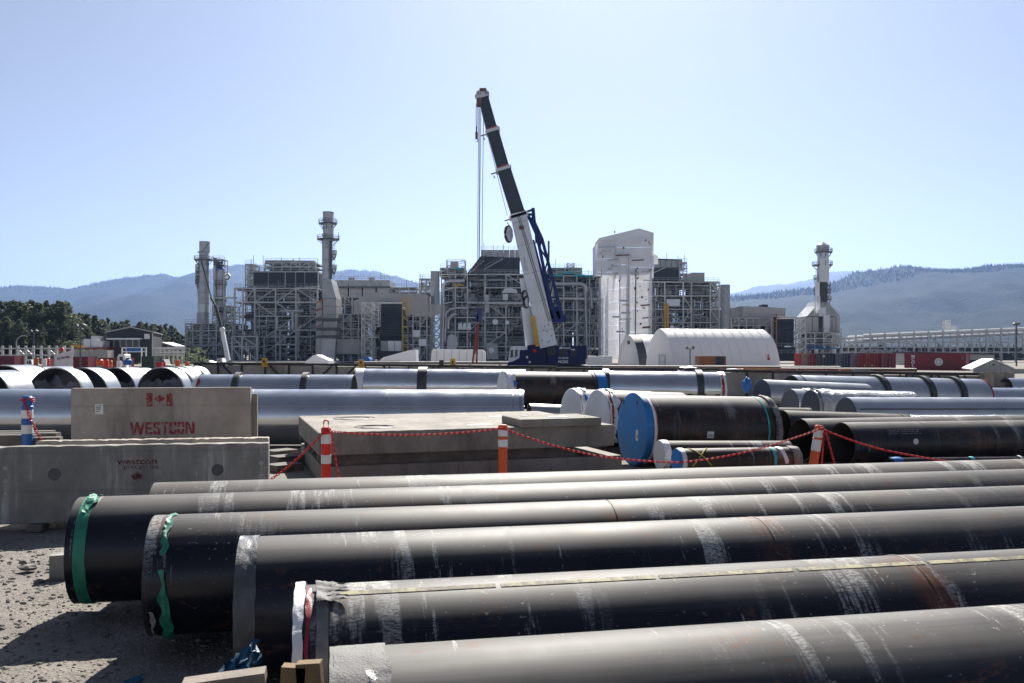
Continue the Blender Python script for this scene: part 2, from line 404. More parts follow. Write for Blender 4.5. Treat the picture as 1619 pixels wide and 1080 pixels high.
for (x, y, Y, r, lab) in ((46, 902, 10.6, .10, 'broad flat pale stone with a smaller one behind it on the open gravel'),
                          (62, 922, 10.2, .055, 'small brown stone between the flat pale stone and the green taped pipe'),
                          (18, 917, 10.3, .05, 'little stone standing alone on sunlit gravel toward the photo edge'),
                          (83, 890, 10.8, .05, 'rounded stone on the gravel just before the small concrete block'),
                          (38, 893, 10.9, .05, 'small dark stone tucked behind the broad flat pale stone')):
    Yg = CAMZ * F / (y - HY); b = MB(); q = Vector((PX(x, Yg), Yg, 0)); stone_geo(b, (q.x, q.y, r * .3), r, rnd)
    o = b.build('rock', M['stone'], None, False); tag(o, lab, 'rock', 'larger stones on the gravel')

# ------------------------------------------------------------------ line pipes
def axis_dir(th): return Vector((math.sin(R_(th)), math.cos(R_(th)), 0))
def solve_left(x, ytop, R, zc, th):
    """axis point of a level pipe of radius R whose upper outline passes photo pixel x, ytop"""
    dx = (x - CX) / F; a = axis_dir(th); nv = Vector((-a.y, a.x, 0)); dn = nv.x * dx + nv.y
    beta = math.atan(((ytop - HY) / F) / dn); h = CAMZ - zc
    lo, hi = R + .05, 200.0
    fn = lambda u: math.atan2(h, u) - math.asin(min(1, R / math.hypot(u, h))) - beta
    for _ in range(80):
        mid = (lo + hi) / 2
        if fn(mid) > 0: lo = mid
        else: hi = mid
    Y = lo / dn
    return Vector((dx * Y, Y, zc))
def end_at(p0, a, xpix):
    """distance along a from p0 until the photo column xpix"""
    k = (xpix - CX) / F
    return (k * p0.y - p0.x) / (a.x - k * a.y)
def shell_mesh(R, L, mat, wall=.022, seg=72, x0=0.0, close=False, bore=None):
    b = MB(); m = Matrix(((0, 0, 1, 0), (0, 1, 0, 0), (-1, 0, 0, 0), (0, 0, 0, 1)))
    nseg = max(2, int(L / 1.5))
    prof = [(R, x0 + L * i / nseg) for i in range(nseg + 1)] + [(R - wall, x0 + L), (R - wall, x0), (R, x0)]
    b.lathe(prof, seg, m); b.f = [f[::-1] for f in b.f]
    me = b.mesh('pipe_shell', mat, True, 40)
    if bore is not None:
        me.materials.append(bore); n = len(prof) - 1
        for i, pl in enumerate(me.polygons):
            if i % n == nseg + 1: pl.material_index = 1
    return me
def band_mesh(R, x0, x1, mat, t0=0, t1=360, nt=90, nx=5, amp=.006, seed=0, taper=None, back=True):
    """crumpled strip wrapped round a pipe; angle 0 = away from camera, 90 = top, 180 = towards the camera"""
    b = MB(); vs = []
    for i in range(nt + 1):
        t = t0 + (t1 - t0) * i / nt; tr_ = R_(t); k = taper(i / nt) if taper else (0, 1)
        for j in range(nx + 1):
            s_ = k[0] + (k[1] - k[0]) * j / nx
            x = x0 + (x1 - x0) * s_
            q = noise.noise((x * 9 + seed, math.cos(tr_) * 3.3, math.sin(tr_) * 3.3 + seed)) + .6 * noise.noise((x * 30 + seed, math.cos(tr_) * 11, math.sin(tr_) * 11))
            r = R + .003 + amp * (.5 + q * .9)
            r = max(R + .0015, r)
            vs.append((x + amp * .8 * noise.noise((t * .07, seed, j)), r * math.cos(tr_), r * math.sin(tr_)))
    fs = [(i * (nx + 1) + j, i * (nx + 1) + j + 1, (i + 1) * (nx + 1) + j + 1, (i + 1) * (nx + 1) + j) for i in range(nt) for j in range(nx)]
    b.add(vs, fs)
    return b.mesh('wrap', mat, True, 60)
def disc_mesh(R, mat, thick=.03, x=-.0, lip=0.0, seg=64):
    """end cap: shallow dish with rounded rim, front face towards -X"""
    b = MB(); m = Matrix(((0, 0, 1, 0), (0, 1, 0, 0), (-1, 0, 0, 0), (0, 0, 0, 1)))
    prof = [(0, x - thick), (R * .55, x - thick), (R * .93, x - thick * 1.0), (R * .985, x - thick * .85), (R, x - thick * .5), (R, x + lip)]
    b.lathe(prof, seg, m); return b.mesh('cap', mat, True, 50)
def pipe(name, label, cat, p0, a, L, R, mat, group=None, wall=.022, bore=None, seg=72):
    """thing whose Empty sits at the left end of the pipe; returns Empty and its frame"""
    m = frame(a, p0)
    t = thing(name, label, cat, group=group, mat4=m)
    link('pipe_shell', shell_mesh(R, L, mat, wall, seg, bore=bore or M['inside']), t, m)
    return t, m
FG = 'coated line pipes lying side by side'
TH = 78.5; R0 = .522; ZB = .12; aF = axis_dir(TH)
fg_spec = [  # x left, y top, label
    ('A', 240, 763.0, 'long plain grey-topped pipe lying farthest back in the row, just before the concrete slabs', 5.0),
    ('B', 118, 786.0, 'black pipe with a neat straight band of green tape round its end', 1.1),
    ('C', 240, 814.5, 'black pipe with torn green tape hanging in strips at its end', 2.3),
    ('D', 392, 848.5, 'black pipe with a dark grey plastic sleeve over its end', 3.7),
    ('E', 500, 924.0, 'black pipe with pale yellow dashes along its top and white and red wrapped end', 4.4),
    ('F', 580, 1021.5, 'dusty grey pipe with crumpled pale plastic taped over its end beside the timber stakes', 6.2)]
fgp = {}
for key, x, y, lab, sd_ in fg_spec:
    p0 = solve_left(x, y, R0, ZB + R0, TH)
    xl = {'A': 240, 'B': 121, 'C': 239, 'D': 378, 'E': 471, 'F': 534}[key]
    # the leftmost outline is the rim seen edge on: end plane at the column of its middle height
    s = end_at(p0, aF, xl + 4); p0 = p0 + aF * s
    bands = [] if key in 'AB' else [end_at(p0, aF, {'C': 960, 'D': 1195, 'E': 1425, 'F': 1700}[key])]
    mat = coated('pipe_coating_' + {'A': 'grey', 'B': 'taped', 'C': 'torn', 'D': 'sleeved', 'E': 'striped', 'F': 'dusty'}[key], R0, bands, {'F': .95, 'A': .95, 'B': .85}.get(key, .8), seed=sd_)
    t, m = pipe('line_pipe', lab, 'pipe', p0, aF, 17.0, R0, mat, FG)
    fgp[key] = (t, m, p0)
    for bx in bands:
        bb = MB(); bb.path([(bx, (R0 + .001) * math.cos(k * math.pi / 32), (R0 + .001) * math.sin(k * math.pi / 32)) for k in range(64)], .005, 5, True)
        link('weld_seam', bb.mesh('weld', mat, True), t, m)
t, m, _ = fgp['B']
link('tape_band', band_mesh(R0, .075, .185, M['tape_g'], 0, 360, 120, 6, .006, 1), t, m, 'green tape wound round the pipe end')
link('tape_fringe', band_mesh(R0 + .006, .10, .225, M['tape_g'], 70, 128, 40, 8, .022, 9, lambda s: (.15 * math.sin(s * 17) ** 2, .75 + .25 * math.sin(s * 11 + 1))), t, m)
t, m, _ = fgp['C']
link('tape_band', band_mesh(R0, .13, .20, M['tape_g'], 75, 150, 60, 5, .016, 4, lambda s: (.2 * math.sin(s * 23) ** 2, .5 + .5 * math.sin(s * 9) ** 2)), t, m, 'ragged green tape on the upper side')
link('hanging_tape', band_mesh(R0 + .012, .12, .235, M['tape_g'], 163, 262, 70, 6, .022, 6, lambda s: (.1 + .25 * math.sin(s * 13) ** 2 * (1 if s < .5 else .4), .45 + .55 * min(1, s * 2.2) * (1 if s < .6 else 1.2 - .5 * s))), t, m, 'torn green strip hanging down the side')
link('hanging_tape', band_mesh(R0 + .018, .05, .12, M['sheet_p'], 200, 246, 40, 4, .024, 8, lambda s: (.2 * s + .2 * math.sin(s * 15) ** 2, .55 + .35 * math.sin(s * 9))), t, m, 'pale torn strip beside the green tape')
t, m, _ = fgp['D']
link('end_sleeve', band_mesh(R0 + .003, -.012, .145, M['sheet_g'], 0, 360, 180, 10, .007, 3, lambda s: (0, .96 + .03 * math.sin(s * 17) + .012 * math.sin(s * 61))), t, m, 'loose dark grey plastic sleeve')
t, m, _ = fgp['E']
link('end_cloth', band_mesh(R0 + .008, -.032, .03, M['sheet_w'], 60, 420, 180, 8, .013, 12, lambda s: (.03 * math.sin(s * 33) ** 2, .97 + .03 * math.sin(s * 21))), t, m, 'white cloth wrapped over the pipe end')
link('red_tape', band_mesh(R0 + .006, .035, .11, M['tape_r'], 95, 300, 120, 6, .009, 15, lambda s: (.1 * math.sin(s * 27) ** 2, .42 + .12 * math.sin(s * 19) + max(0, s - .55) * 4.2 * (.7 + .3 * math.sin(s * 70)))), t, m, 'dark red tape securing the cloth')
link('clear_tape', band_mesh(R0 + .003, .10, .17, M['sheet_p'], 85, 200, 60, 4, .006, 17), t, m)
link('torn_fringe', band_mesh(R0 + .012, .10, .30, M['sheet_p'], 92, 116, 24, 8, .03, 19, lambda s: (0, .5 + .5 * math.sin(s * 12) ** 2)), t, m)
p0 = fgp['E'][2]
cuts = [(500, 778), (786, 1025), (1031, 1238), (1246, 1442), (1450, 1640)]
for x0_, x1_ in cuts:
    s0, s1 = end_at(p0, aF, x0_), end_at(p0, aF, x1_)
    link('paint_dash', band_mesh(R0, s0, s1, M['stripe'], 101.5, 106.5, 4, 24, .0006, 5), t, m)
t, m, _ = fgp['F']
link('end_wrap', band_mesh(R0 + .003, -.05, .235, M['sheet_p'], 0, 360, 180, 12, .007, 23, lambda s: (0, .95 + .03 * math.sin(s * 23) + .015 * math.sin(s * 67))), t, m, 'pale plastic wrap over the pipe end')
bb = MB(); m2 = Matrix(((0, 0, 1, 0), (0, 1, 0, 0), (-1, 0, 0, 0), (0, 0, 0, 1))); bb.lathe([(0, -.035), (R0 * .5, -.05), (R0 * .95, -.052), (R0 + .012, -.03)], 48, m2)
link('end_sheet', bb.mesh('sheet', M['sheet_p'], True), t, m)
link('torn_patch', band_mesh(R0 + .02, .11, .17, M['sheet_g'], 112, 134, 16, 5, .02, 31, lambda s: (.3 * s, .6 + .4 * math.sin(s * 9))), t, m)
link('torn_patch', band_mesh(R0 + .02, .09, .18, M['sheet_g'], 160, 176, 16, 5, .02, 33, lambda s: (.2 * s, .6 + .4 * math.sin(s * 7))), t, m)
bb = MB()
for xx, ln in ((0, .10), (.14, .08), (-.22, .2)): bb.mbox(Matrix.Translation((end_at(fgp['E'][2], aF, 805) + xx, -R0 * .985, .05 - .3)) , (ln, .03, .05))
# sleepers under the row
for sx in (1.4, 6.2, 11.2):
    q = fgp['F'][2] + aF * (sx - .6); q2 = fgp['A'][2] + aF * (sx + 1.2)
    o = MB(); o.bar((q.x, q.y - .4, .06), (q2.x, q2.y + .4, .06), .2, .115)
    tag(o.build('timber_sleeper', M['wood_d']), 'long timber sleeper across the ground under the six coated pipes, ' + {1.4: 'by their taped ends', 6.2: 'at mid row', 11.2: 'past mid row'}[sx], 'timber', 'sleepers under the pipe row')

# ------------------------------------------------------------------ small things among the front pipes
def plank(label, p0, p1, w_, h_, mat, name='timber_stake', grp=None):
    o = MB(); o.bar(p0, p1, w_, h_); ob = o.build(name, mat); return tag(ob, label, 'timber', grp)
e = fgp['F'][2]
M['wood_y'] = simple('yellowish_timber', (.20, .135, .065), .8, 0, .35, 4, .5)
for i, (x, wd, lab, dz) in enumerate(((458, .13, 'short brown timber stake end beside the wrapped dusty pipe, farther from that pipe', 0), (497, .13, 'brown timber stake end standing right against the wrapped dusty pipe', .04))):
    Y = 4.75; top = PZ(1052 - i * 6, Y)
    o = MB(); o.mbox(Matrix.Translation((PX(x, Y), Y, top / 2)) @ Matrix.Rotation(.06 * (1 - 2 * i), 4, 'Y'), (wd, .07, top))
    tag(o.build('timber_stake', M['wood_y']), lab, 'timber', 'timber stakes by the pipe end')
Yg = 4.95
plank('pale sawn board lying flat on the gravel under the pipe ends', (PX(295, Yg), Yg - .05, PZ(1080, Yg)), (PX(418, Yg), Yg + .03, PZ(1070, Yg)), .12, .06, M['wood'], 'loose_board')
# blue plastic scraps
def scrap(label, pts, seed, mat, nm='plastic_scrap'):
    b = MB(); n = 14; rr = random.Random(seed)
    (x0, y0), (x1, y1), wd, Y, tilt = pts
    a_, c_ = P(x0, y0, Y), P(x1, y1, Y + tilt)
    d = c_ - a_; side = Vector((-d.z, .25 * d.length, d.x)).normalized()
    vs = []
    for lay in (0, .006):
        for i in range(n + 1):
            for j in range(7):
                s_, q = i / n, j / 6 - .5
                ww = wd * (.7 + .5 * s_) * (1 + .25 * math.sin(i * 2.1 + j))
                v = a_ + d * s_ + side * q * ww + Vector((0, -lay, 0)) + Vector((noise.noise((i * .5, j * .6, seed)), noise.noise((i * .4, j * .7, seed + 3)) * 1.4, noise.noise((i * .5, j * .5, seed + 7)))) * wd * .28
                vs.append((v.x, v.y, max(.01, v.z)))
    fs = []
    for l in (0, 1):
        o_ = l * (n + 1) * 7
        fs += [(o_ + i * 7 + j, o_ + i * 7 + j + 1, o_ + (i + 1) * 7 + j + 1, o_ + (i + 1) * 7 + j) for i in range(n) for j in range(6)]
    b.add(vs, fs); return tag(b.build(nm, mat, None, True, angle=50), label, 'plastic scrap')
M['cyanblue'] = simple('dusty_blue_sheet', (.012, .10, .20), .5, 0, .4, 9, .4)
scrap('torn blue plastic sheet sticking up from under the sleeved pipe end', ((345, 1072), (410, 1028), .13, 5.6, .3), 5, M['cyanblue'])
scrap('small crumpled blue plastic scrap lying on shaded gravel', ((196, 1079), (226, 1072), .05, 6.6, .1), 8, M['cyanblue'])
# concrete block behind the taped end, wooden block under the wall
o = MB(); Yb = 10.3; o.mbox(Matrix.Translation((PX(97, Yb), Yb, .14)) @ Matrix.Rotation(.3, 4, 'Z'), (.22, .2, .28)); ob = o.build('concrete_block', M['conc_w'])
tag(ob, 'small grey concrete block half hidden behind the green taped pipe end', 'concrete block')
scrap('tiny blue rag lying on the small concrete block', ((82, 899), (92, 898), .03, 10.2, .1), 2, M['blue'], 'rag')
# ------------------------------------------------------------------ precast concrete at the left
def bevel_box(name, mat, m, size, bev=.012, parent=None):
    bm = bmesh.new(); bmesh.ops.create_cube(bm, size=1.0)
    bmesh.ops.scale(bm, vec=size, verts=bm.verts)
    bmesh.ops.bevel(bm, geom=bm.edges[:] , offset=bev, segments=2, affect='EDGES')
    me = bpy.data.meshes.new(name); bm.to_mesh(me); bm.free(); me.materials.append(mat)
    return link(name, me, parent, m)
def rough_block(name, mat, m, size, parent=None, n=70, amp=.010):
    """concrete block with slightly chipped upper front edge"""
    bm = bmesh.new(); bmesh.ops.create_cube(bm, size=1.0); bmesh.ops.scale(bm, vec=size, verts=bm.verts)
    bmesh.ops.bevel(bm, geom=bm.edges[:], offset=.015, segments=1, affect='EDGES')
    es = [e for e in bm.edges if abs((e.verts[0].co - e.verts[1].co).x) > size[0] * .8]
    bmesh.ops.subdivide_edges(bm, edges=es, cuts=n)
    for v in bm.verts:
        if v.co.z > size[2] / 2 - .03:
            q = noise.noise((v.co.x * 6, v.co.y * 20, 1)); q2 = noise.noise((v.co.x * 19, v.co.y * 30, 5))
            v.co.z -= max(0, q) * amp * 2 + max(0, q2) * amp * 2
            v.co.y += q2 * amp * .6
    me = bpy.data.meshes.new(name); bm.to_mesh(me); bm.free(); me.materials.append(mat)
    return link(name, me, parent, m)
LEAF = [(0, 1), (.13, .72), (.30, .80), (.24, .42), (.46, .62), (.52, .50), (.80, .55), (.72, .34), (.86, .26), (.46, -.06), (.50, -.22), (.06, -.15), (.05, -.55)]
LEAF = LEAF + [(-x, y) for x, y in LEAF[::-1] if x > .001]
def leaf_part(parent, m, s, mat, depth=.003):
    b = MB(); b.prism([(x * s, y * s) for x, y in LEAF], m, depth); b.build('maple_leaf_mark', mat, parent)
def text_part(parent, m, txt, size, mat, name, sx=1.0, bold=.0, depth=.002, align='CENTER'):
    cu = bpy.data.curves.new('t', 'FONT'); cu.body = txt; cu.size = size; cu.align_x = align; cu.offset = bold; cu.extrude = depth
    ob = bpy.data.objects.new('t', cu); COL.objects.link(ob)
    dg = bpy.context.evaluated_depsgraph_get(); dg.update()
    me = bpy.data.meshes.new_from_object(ob.evaluated_get(dg)); bpy.data.objects.remove(ob)
    me.materials.clear(); me.materials.append(mat)
    return link(name, me, parent, m @ Matrix.Diagonal((sx, 1, 1, 1)))
def stencil(parent, m, txt, h, mat, gap=.10, wl=.62):
    """blocky stencil capitals drawn with separate strokes; one part per letter"""
    k = h; t = .19 * h; x = 0.0
    def rect(x0, y0, x1, y1): return [(x0, y0), (x1, y0), (x1, y1), (x0, y1)]
    for ch in txt:
        W = wl * k; ps = []
        if ch == 'W':
            W = 1.12 * k; q = W / 4
            for i in range(4):
                a0, a1 = (0, k) if i % 2 else (k, 0)
                xa, xb = q * i * .86, q * (i + 1) * .86
                ps.append([(xa, a0), (xa + t, a0), (xb + t, a1), (xb, a1)])
                if a0 > a1: ps[-1] = [(xb, a1), (xb + t, a1), (xa + t, a0), (xa, a0)]
        elif ch == 'E': ps = [rect(0, 0, t, k), rect(t + .03 * k, 0, W, .2 * k), rect(t + .03 * k, .41 * k, W * .92, .59 * k), rect(t + .03 * k, .8 * k, W, k)]
        elif ch == 'S': ps = [[(.06 * k, 0), (W - .06 * k, 0), (W, .08 * k), (W, .5 * k), (W - t, .46 * k), (W - t, .2 * k), (t, .2 * k), (t, .3 * k), (0, .3 * k), (0, .08 * k)],
                              [(.06 * k, k), (W - .06 * k, k), (W, .92 * k), (W, .7 * k), (W - t, .7 * k), (W - t, .8 * k), (t, .8 * k), (t, .63 * k), (W - t * .6, .5 * k), (W - t, .47 * k), (0, .55 * k), (0, .92 * k)][::-1]]
        elif ch == 'T': ps = [rect(0, .8 * k, W, k), rect(W / 2 - t / 2, 0, W / 2 + t / 2, .78 * k)]
        elif ch == 'C': ps = [[(.08 * k, 0), (W - .08 * k, 0), (W, .08 * k), (W, .34 * k), (W - t, .34 * k), (W - t, .2 * k), (t, .2 * k), (t, .8 * k), (W - t, .8 * k), (W - t, .66 * k), (W, .66 * k), (W, .92 * k), (W - .08 * k, k), (.08 * k, k), (0, .92 * k), (0, .08 * k)]]
        elif ch == 'O': ps = [[(.08 * k, 0), (W - .08 * k, 0), (W, .08 * k), (W, .42 * k), (W - t, .42 * k), (W - t, .2 * k), (t, .2 * k), (t, .42 * k), (0, .42 * k), (0, .08 * k)],
                              [(0, .56 * k), (t, .56 * k), (t, .8 * k), (W - t, .8 * k), (W - t, .56 * k), (W, .56 * k), (W, .92 * k), (W - .08 * k, k), (.08 * k, k), (0, .92 * k)]]
        elif ch == 'N': ps = [rect(0, 0, t, k), rect(W - t * .1, 0, W + t * .9, k), [(t * .5, k), (t * 1.45, k), (W + t * .4, 0), (W - t * .55, 0)][::-1]]; W += t * .9
        b = MB()
        for i, pl in enumerate(ps): b.prism([(px_ + x, py_) for px_, py_ in pl], m @ Matrix.Translation((0, 0, .0002 * i)), .0025)
        b.build('stencil_letter', mat, parent); x += W + gap * k
    return x
THW = 80.5
aW = axis_dir(THW)
def face_frame(org, th):
    """x along the face, y up, z out towards the camera"""
    a = axis_dir(th); z = Vector((a.y, -a.x, 0))
    m = Matrix((a, Vector((0, 0, 1)), z)).transposed().to_4x4(); m.translation = org; return m
def on_line(p0, a, xpix): return p0 + a * end_at(p0, a, xpix)
# front wall
t = thing('precast_wall', 'long streaked concrete panel lettered westcon precast inc over a maple leaf', 'concrete panel', P(210, 815, 13.4))
pr = Vector(P(424, 700, 13.6)); h_w = pr.z - .10; mid_len = 8.2
mw = frame(aW, Vector((pr.x, pr.y, 0)))
rough_block('panel', M['conc_w'], mw @ Matrix.Translation((-mid_len / 2, .11, .10 + h_w / 2)), (mid_len, .22, h_w), t)
fp = Vector((pr.x, pr.y, 0))
def wall_pt(xp, yp, off=.0):
    q = on_line(fp, aW, xp); return Vector((q.x, q.y, PZ(yp, q.y)))
ff = lambda xp, yp: face_frame(wall_pt(xp, yp) + Vector((aW.y, -aW.x, 0)) * .002, THW)
text_part(t, ff(217, 734), 'westcon', .135, M['sten_d'], 'stencil_text', 1.24, .002)
text_part(t, ff(225, 741), 'precast inc.', .105, M['sten_d'], 'stencil_text', 1.1, 0)
leaf_part(t, ff(217, 756), .105, M['sten_d'])
for xp, yp in ((86, 750), (344, 743)):     # lifting recess
    mm = ff(xp, yp); b = MB(); b.lathe([(.09, -.001), (.082, .006), (.06, .006), (.05, .0035), (.022, .0035), (.02, .012), (0, .012)], 28, mm); b.build('lifting_insert', M['steel_d'], t, True)
for xp, yp in ((9, 741), (9, 761), (9, 782), (413, 732), (413, 751)):
    mm = ff(xp, yp); b = MB(); b.lathe([(.034, 0), (.034, .01), (.02, .012), (.018, .002), (0, .002)], 18, mm); b.build('bolt_sleeve', M['galv'], t, True)
for k, xp in enumerate((57, 330)):
    q = on_line(fp, aW, xp); o = MB(); o.mbox(frame(aW, Vector((q.x, q.y + .06, .049))), (.2, .34, .098))
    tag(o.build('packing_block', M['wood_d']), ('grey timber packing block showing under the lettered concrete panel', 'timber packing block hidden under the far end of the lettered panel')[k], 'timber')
# second panel behind
t = thing('precast_wall', 'slightly taller concrete panel close behind the westcon precast inc panel', 'concrete panel', P(240, 800, 14.4))
pr2 = Vector(P(424, 692, 14.3)); mw2 = frame(aW, Vector((pr2.x, pr2.y, 0))); L2 = end_at(Vector((pr2.x, pr2.y, 0)), aW, 424) - end_at(Vector((pr2.x, pr2.y, 0)), aW, 56)
rough_block('panel', M['conc'], mw2 @ Matrix.Translation((-L2 / 2, .11, .05 + (pr2.z - .05) / 2)), (L2, .22, pr2.z - .05), t)
# upright WESTCON board
t = thing('precast_panel', 'upright tan concrete panel with red WESTCON stencil and flag mark', 'concrete panel', P(255, 800, 15.4))
pb = Vector(P(396, 612.5, 15.5)); qb = Vector((pb.x, pb.y, 0)); Lb = -end_at(qb, aW, 112)
mb_ = frame(aW, qb)
bevel_box('panel', M['conc'], mb_ @ Matrix.Translation((-Lb / 2, .08, pb.z / 2)), (Lb, .16, pb.z), .01, t)
bb = lambda xp, yp: face_frame(Vector((on_line(qb, aW, xp).x, on_line(qb, aW, xp).y, PZ(yp, on_line(qb, aW, xp).y))) + Vector((aW.y, -aW.x, 0)) * .002, THW)
stencil(t, bb(205, 687.5), 'WESTCON', .215, M['sten_r'], .07, .54)
leaf_part(t, bb(252.5, 633), .105, M['sten_r'])
for xp in (236.5, 268):
    b = MB(); b.prism([(-.05, -.115), (.05, -.115), (.05, .115), (-.05, .115)], bb(xp, 632), .0025); b.build('flag_bar', M['sten_r'], t)
b = MB(); b.prism([(-.065, -.085), (.065, -.085), (.06, .085), (-.065, .085)], bb(157, 647), .003); b.build('paper_label', M['label_p'], t)
b = MB()
for i, (yy, ww) in enumerate(((.05, .09), (.02, .07), (-.005, .08), (-.045, .06))): b.prism([(-.05, yy), (-.05 + ww, yy), (-.05 + ww, yy + .012), (-.05, yy + .012)], bb(157, 647) @ Matrix.Translation((0, 0, .0035)), .001)
b.build('label_print', M['blackprint'], t, kind='stuff')
t = thing('precast_panel', 'plain second panel standing behind the WESTCON panel, only its edge showing', 'concrete panel', P(400, 800, 15.7))
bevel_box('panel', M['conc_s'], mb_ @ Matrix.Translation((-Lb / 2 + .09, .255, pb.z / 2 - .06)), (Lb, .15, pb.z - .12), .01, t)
# timbers and blue bollard at the far left, on a block
Yt = 15.6
o = MB(); o.box((PX(20, Yt), Yt, .45), (2.2, 1.3, .9)); tag(o.build('concrete_block', M['conc_w']), 'low concrete block carrying the stacked grey beams', 'concrete block')
zt = PZ(712, Yt - .6)
for i, (x0, x1, ya, hh, Yo, lab) in enumerate(((-40, 52, 712, .26, -.55, 'thick grey beam at the bottom front of the timber stack'), (52, 92, 712, .22, -.5, 'short grey beam end beside the blue bollard in the timber stack'),
        (-40, 88, 694, .1, -.2, 'thin grey plank on the timber stack beneath the uppermost one'), (-30, 80, 688, .07, .1, 'uppermost thin grey plank on the timber stack'))):
    Y = Yt + Yo; zb = PZ(ya, Y)
    o = MB(); o.bar((PX(x0, Y), Y, zb + hh / 2), (PX(x1, Y), Y + .1, zb + hh / 2), .2, hh); tag(o.build('timber_beam', M['wood_d']), lab, 'timber', 'grey beams stacked on the block')

# ------------------------------------------------------------------ stacked slabs
THS = 72.0; aS = axis_dir(THS); nS = Vector((-aS.y, aS.x, 0))
c0 = P(504, 684, 17.2); c0g = Vector((c0.x, c0.y, 0)); zt_ = c0.z
mS = frame(aS, c0g)
def slab(nm, label, lx, ly, z0, z1, ox=0, oy=0, mat=None, holes=()):
    t = thing(nm, label, 'concrete slab', mS @ Vector((ox + lx / 2, oy + ly / 2, z0)))
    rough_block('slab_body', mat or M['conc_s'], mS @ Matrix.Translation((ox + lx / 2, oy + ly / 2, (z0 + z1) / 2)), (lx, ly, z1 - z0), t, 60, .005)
    return t
LX, LY = end_at(c0g, aS, 971), 4.9
zs = [0.03, .40, .62, zt_]
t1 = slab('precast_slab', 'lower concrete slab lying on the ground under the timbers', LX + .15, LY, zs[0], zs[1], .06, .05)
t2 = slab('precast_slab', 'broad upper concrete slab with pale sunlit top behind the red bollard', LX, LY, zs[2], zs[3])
for hx, hy, sx, sy in ((LX * .56, .9, .55, .38), (LX * .74, 3.2, .5, .35)):     # lifting pocket as a flat dark plate, in place of its recess shade
    b = MB(); b.mbox(mS @ Matrix.Translation((hx, hy, zt_ - .0)), (sx, sy, .008)); b.build('pocket_shade_plate', M['steel_d'], t2)
for cx_, cy_, rr in ((1.25, 1.0, .42), (1.2, 3.6, .5)):     # cast ring marks
    b = MB(); b.path([mS @ Vector((cx_ + rr * math.cos(k / 28 * 6.283), cy_ + rr * math.sin(k / 28 * 6.283), zt_)) for k in range(28)], .012, 5, True); b.build('ring_mark', M['steel_d'], t2, True)
    b = MB(); b.path([mS @ Vector((cx_ + rr * .7 * math.cos(k / 28 * 6.283), cy_ + rr * .7 * math.sin(k / 28 * 6.283), zt_)) for k in range(28)], .008, 5, True); b.build('ring_mark', M['steel_d'], t2, True)
for k, oy in enumerate((.16, 2.4, 4.3)):
    for j, (za, zb_) in enumerate(((zs[1], (zs[1] + zs[2]) / 2 - .002), ((zs[1] + zs[2]) / 2, zs[2]))):
        o = MB(); o.mbox(mS @ Matrix.Translation((LX / 2 - .35 - j * .1, oy + .1, (za + zb_) / 2)), (LX - .9, .16, zb_ - za))
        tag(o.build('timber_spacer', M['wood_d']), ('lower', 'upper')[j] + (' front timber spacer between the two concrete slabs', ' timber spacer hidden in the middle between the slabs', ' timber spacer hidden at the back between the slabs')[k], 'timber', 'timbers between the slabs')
c1 = P(824, 675, 18.3); t = thing('precast_slab', 'small thick concrete plate lying on the corner of the broad slab', 'concrete slab', c1)
l1 = end_at(Vector((c1.x, c1.y, 0)), aS, 951)
m1 = frame(aS, Vector((c1.x, c1.y, 0)))
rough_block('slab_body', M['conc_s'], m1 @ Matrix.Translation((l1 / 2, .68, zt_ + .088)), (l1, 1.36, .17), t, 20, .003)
for hx, hy, sx in ((l1 * .22, .95, .16), (l1 * .55, .5, .42), (l1 * .9, .35, .12)):  # flat dark plates stand in for the shaded square holes
    b = MB(); b.mbox(m1 @ Matrix.Translation((hx, hy, zt_ + .176)), (sx, sx * .7, .008)); b.build('pocket_shade_plate', M['steel_d'], t)

# ------------------------------------------------------------------ bollards and chains
def bollard(label, base, h, col, bands, tilt=(0, 0), loop=None, cap=None, r=.085):
    m = Matrix.Translation(base) @ Matrix.Rotation(R_(tilt[0]), 4, 'Y') @ Matrix.Rotation(R_(tilt[1]), 4, 'X')
    t = thing('bollard', label, 'bollard', mat4=m, group='plastic posts carrying the red chain')
    b = MB(); b.lathe([(0, .0), (.20, .0), (.20, .03), (.17, .055), (.09, .07), (.085, .1)], 24, m); b.build('rubber_base', M['black'], t, True)
    prof = [(r * .96, .08), (r * 1.0, h * .5), (r, h - .10), (r * 1.06, h - .095), (r * 1.06, h - .03), (r * .8, h - .005), (0, h)]
    b = MB(); b.lathe(prof, 24, m); b.build('post', M[col], t, True)
    for z0, z1 in bands:
        b = MB(); b.lathe([(r + .001, z0), (r + .005, z0 + .004), (r + .005, z1 - .004), (r + .001, z1)], 24, m); b.build('reflective_band', M['white'], t, True)
    for z0, z1 in (cap or ()):
        b = MB(); b.lathe([(r, z0), (r + .012, z0 + .008), (r + .012, z1 - .008), (r, z1)], 24, m); b.build('collar', M[col], t, True)
    if loop:
        b = MB(); pts = [Vector((-.04, 0, h - .03)), Vector((-.042, 0, h + .08))] + [Vector((-.042 * math.cos(q), 0, h + .08 + .042 * math.sin(q))) for q in (.5, 1.05, 1.57, 2.1, 2.65)] + [Vector((.042, 0, h + .08)), Vector((.04, 0, h - .03))]
        b.path([m @ p_ for p_ in pts], .014, 8); b.build('handle', M[loop], t, True)
    return m @ Vector((0, 0, h - .06))
YR = 16.0
rb = Vector((PX(515.5, YR), YR, 0)); hr = PZ(675, YR)
M['red_b'] = simple('bright_red_plastic', (.72, .02, .012), .4, 0, .12, 2)
top_red = bollard('red post with white bands and a loop handle before the slab stack', rb, hr, 'red_b', ((hr - .30, hr - .13), (hr - .66, hr - .50)), (0, 0), 'red_b')
YO = 16.6
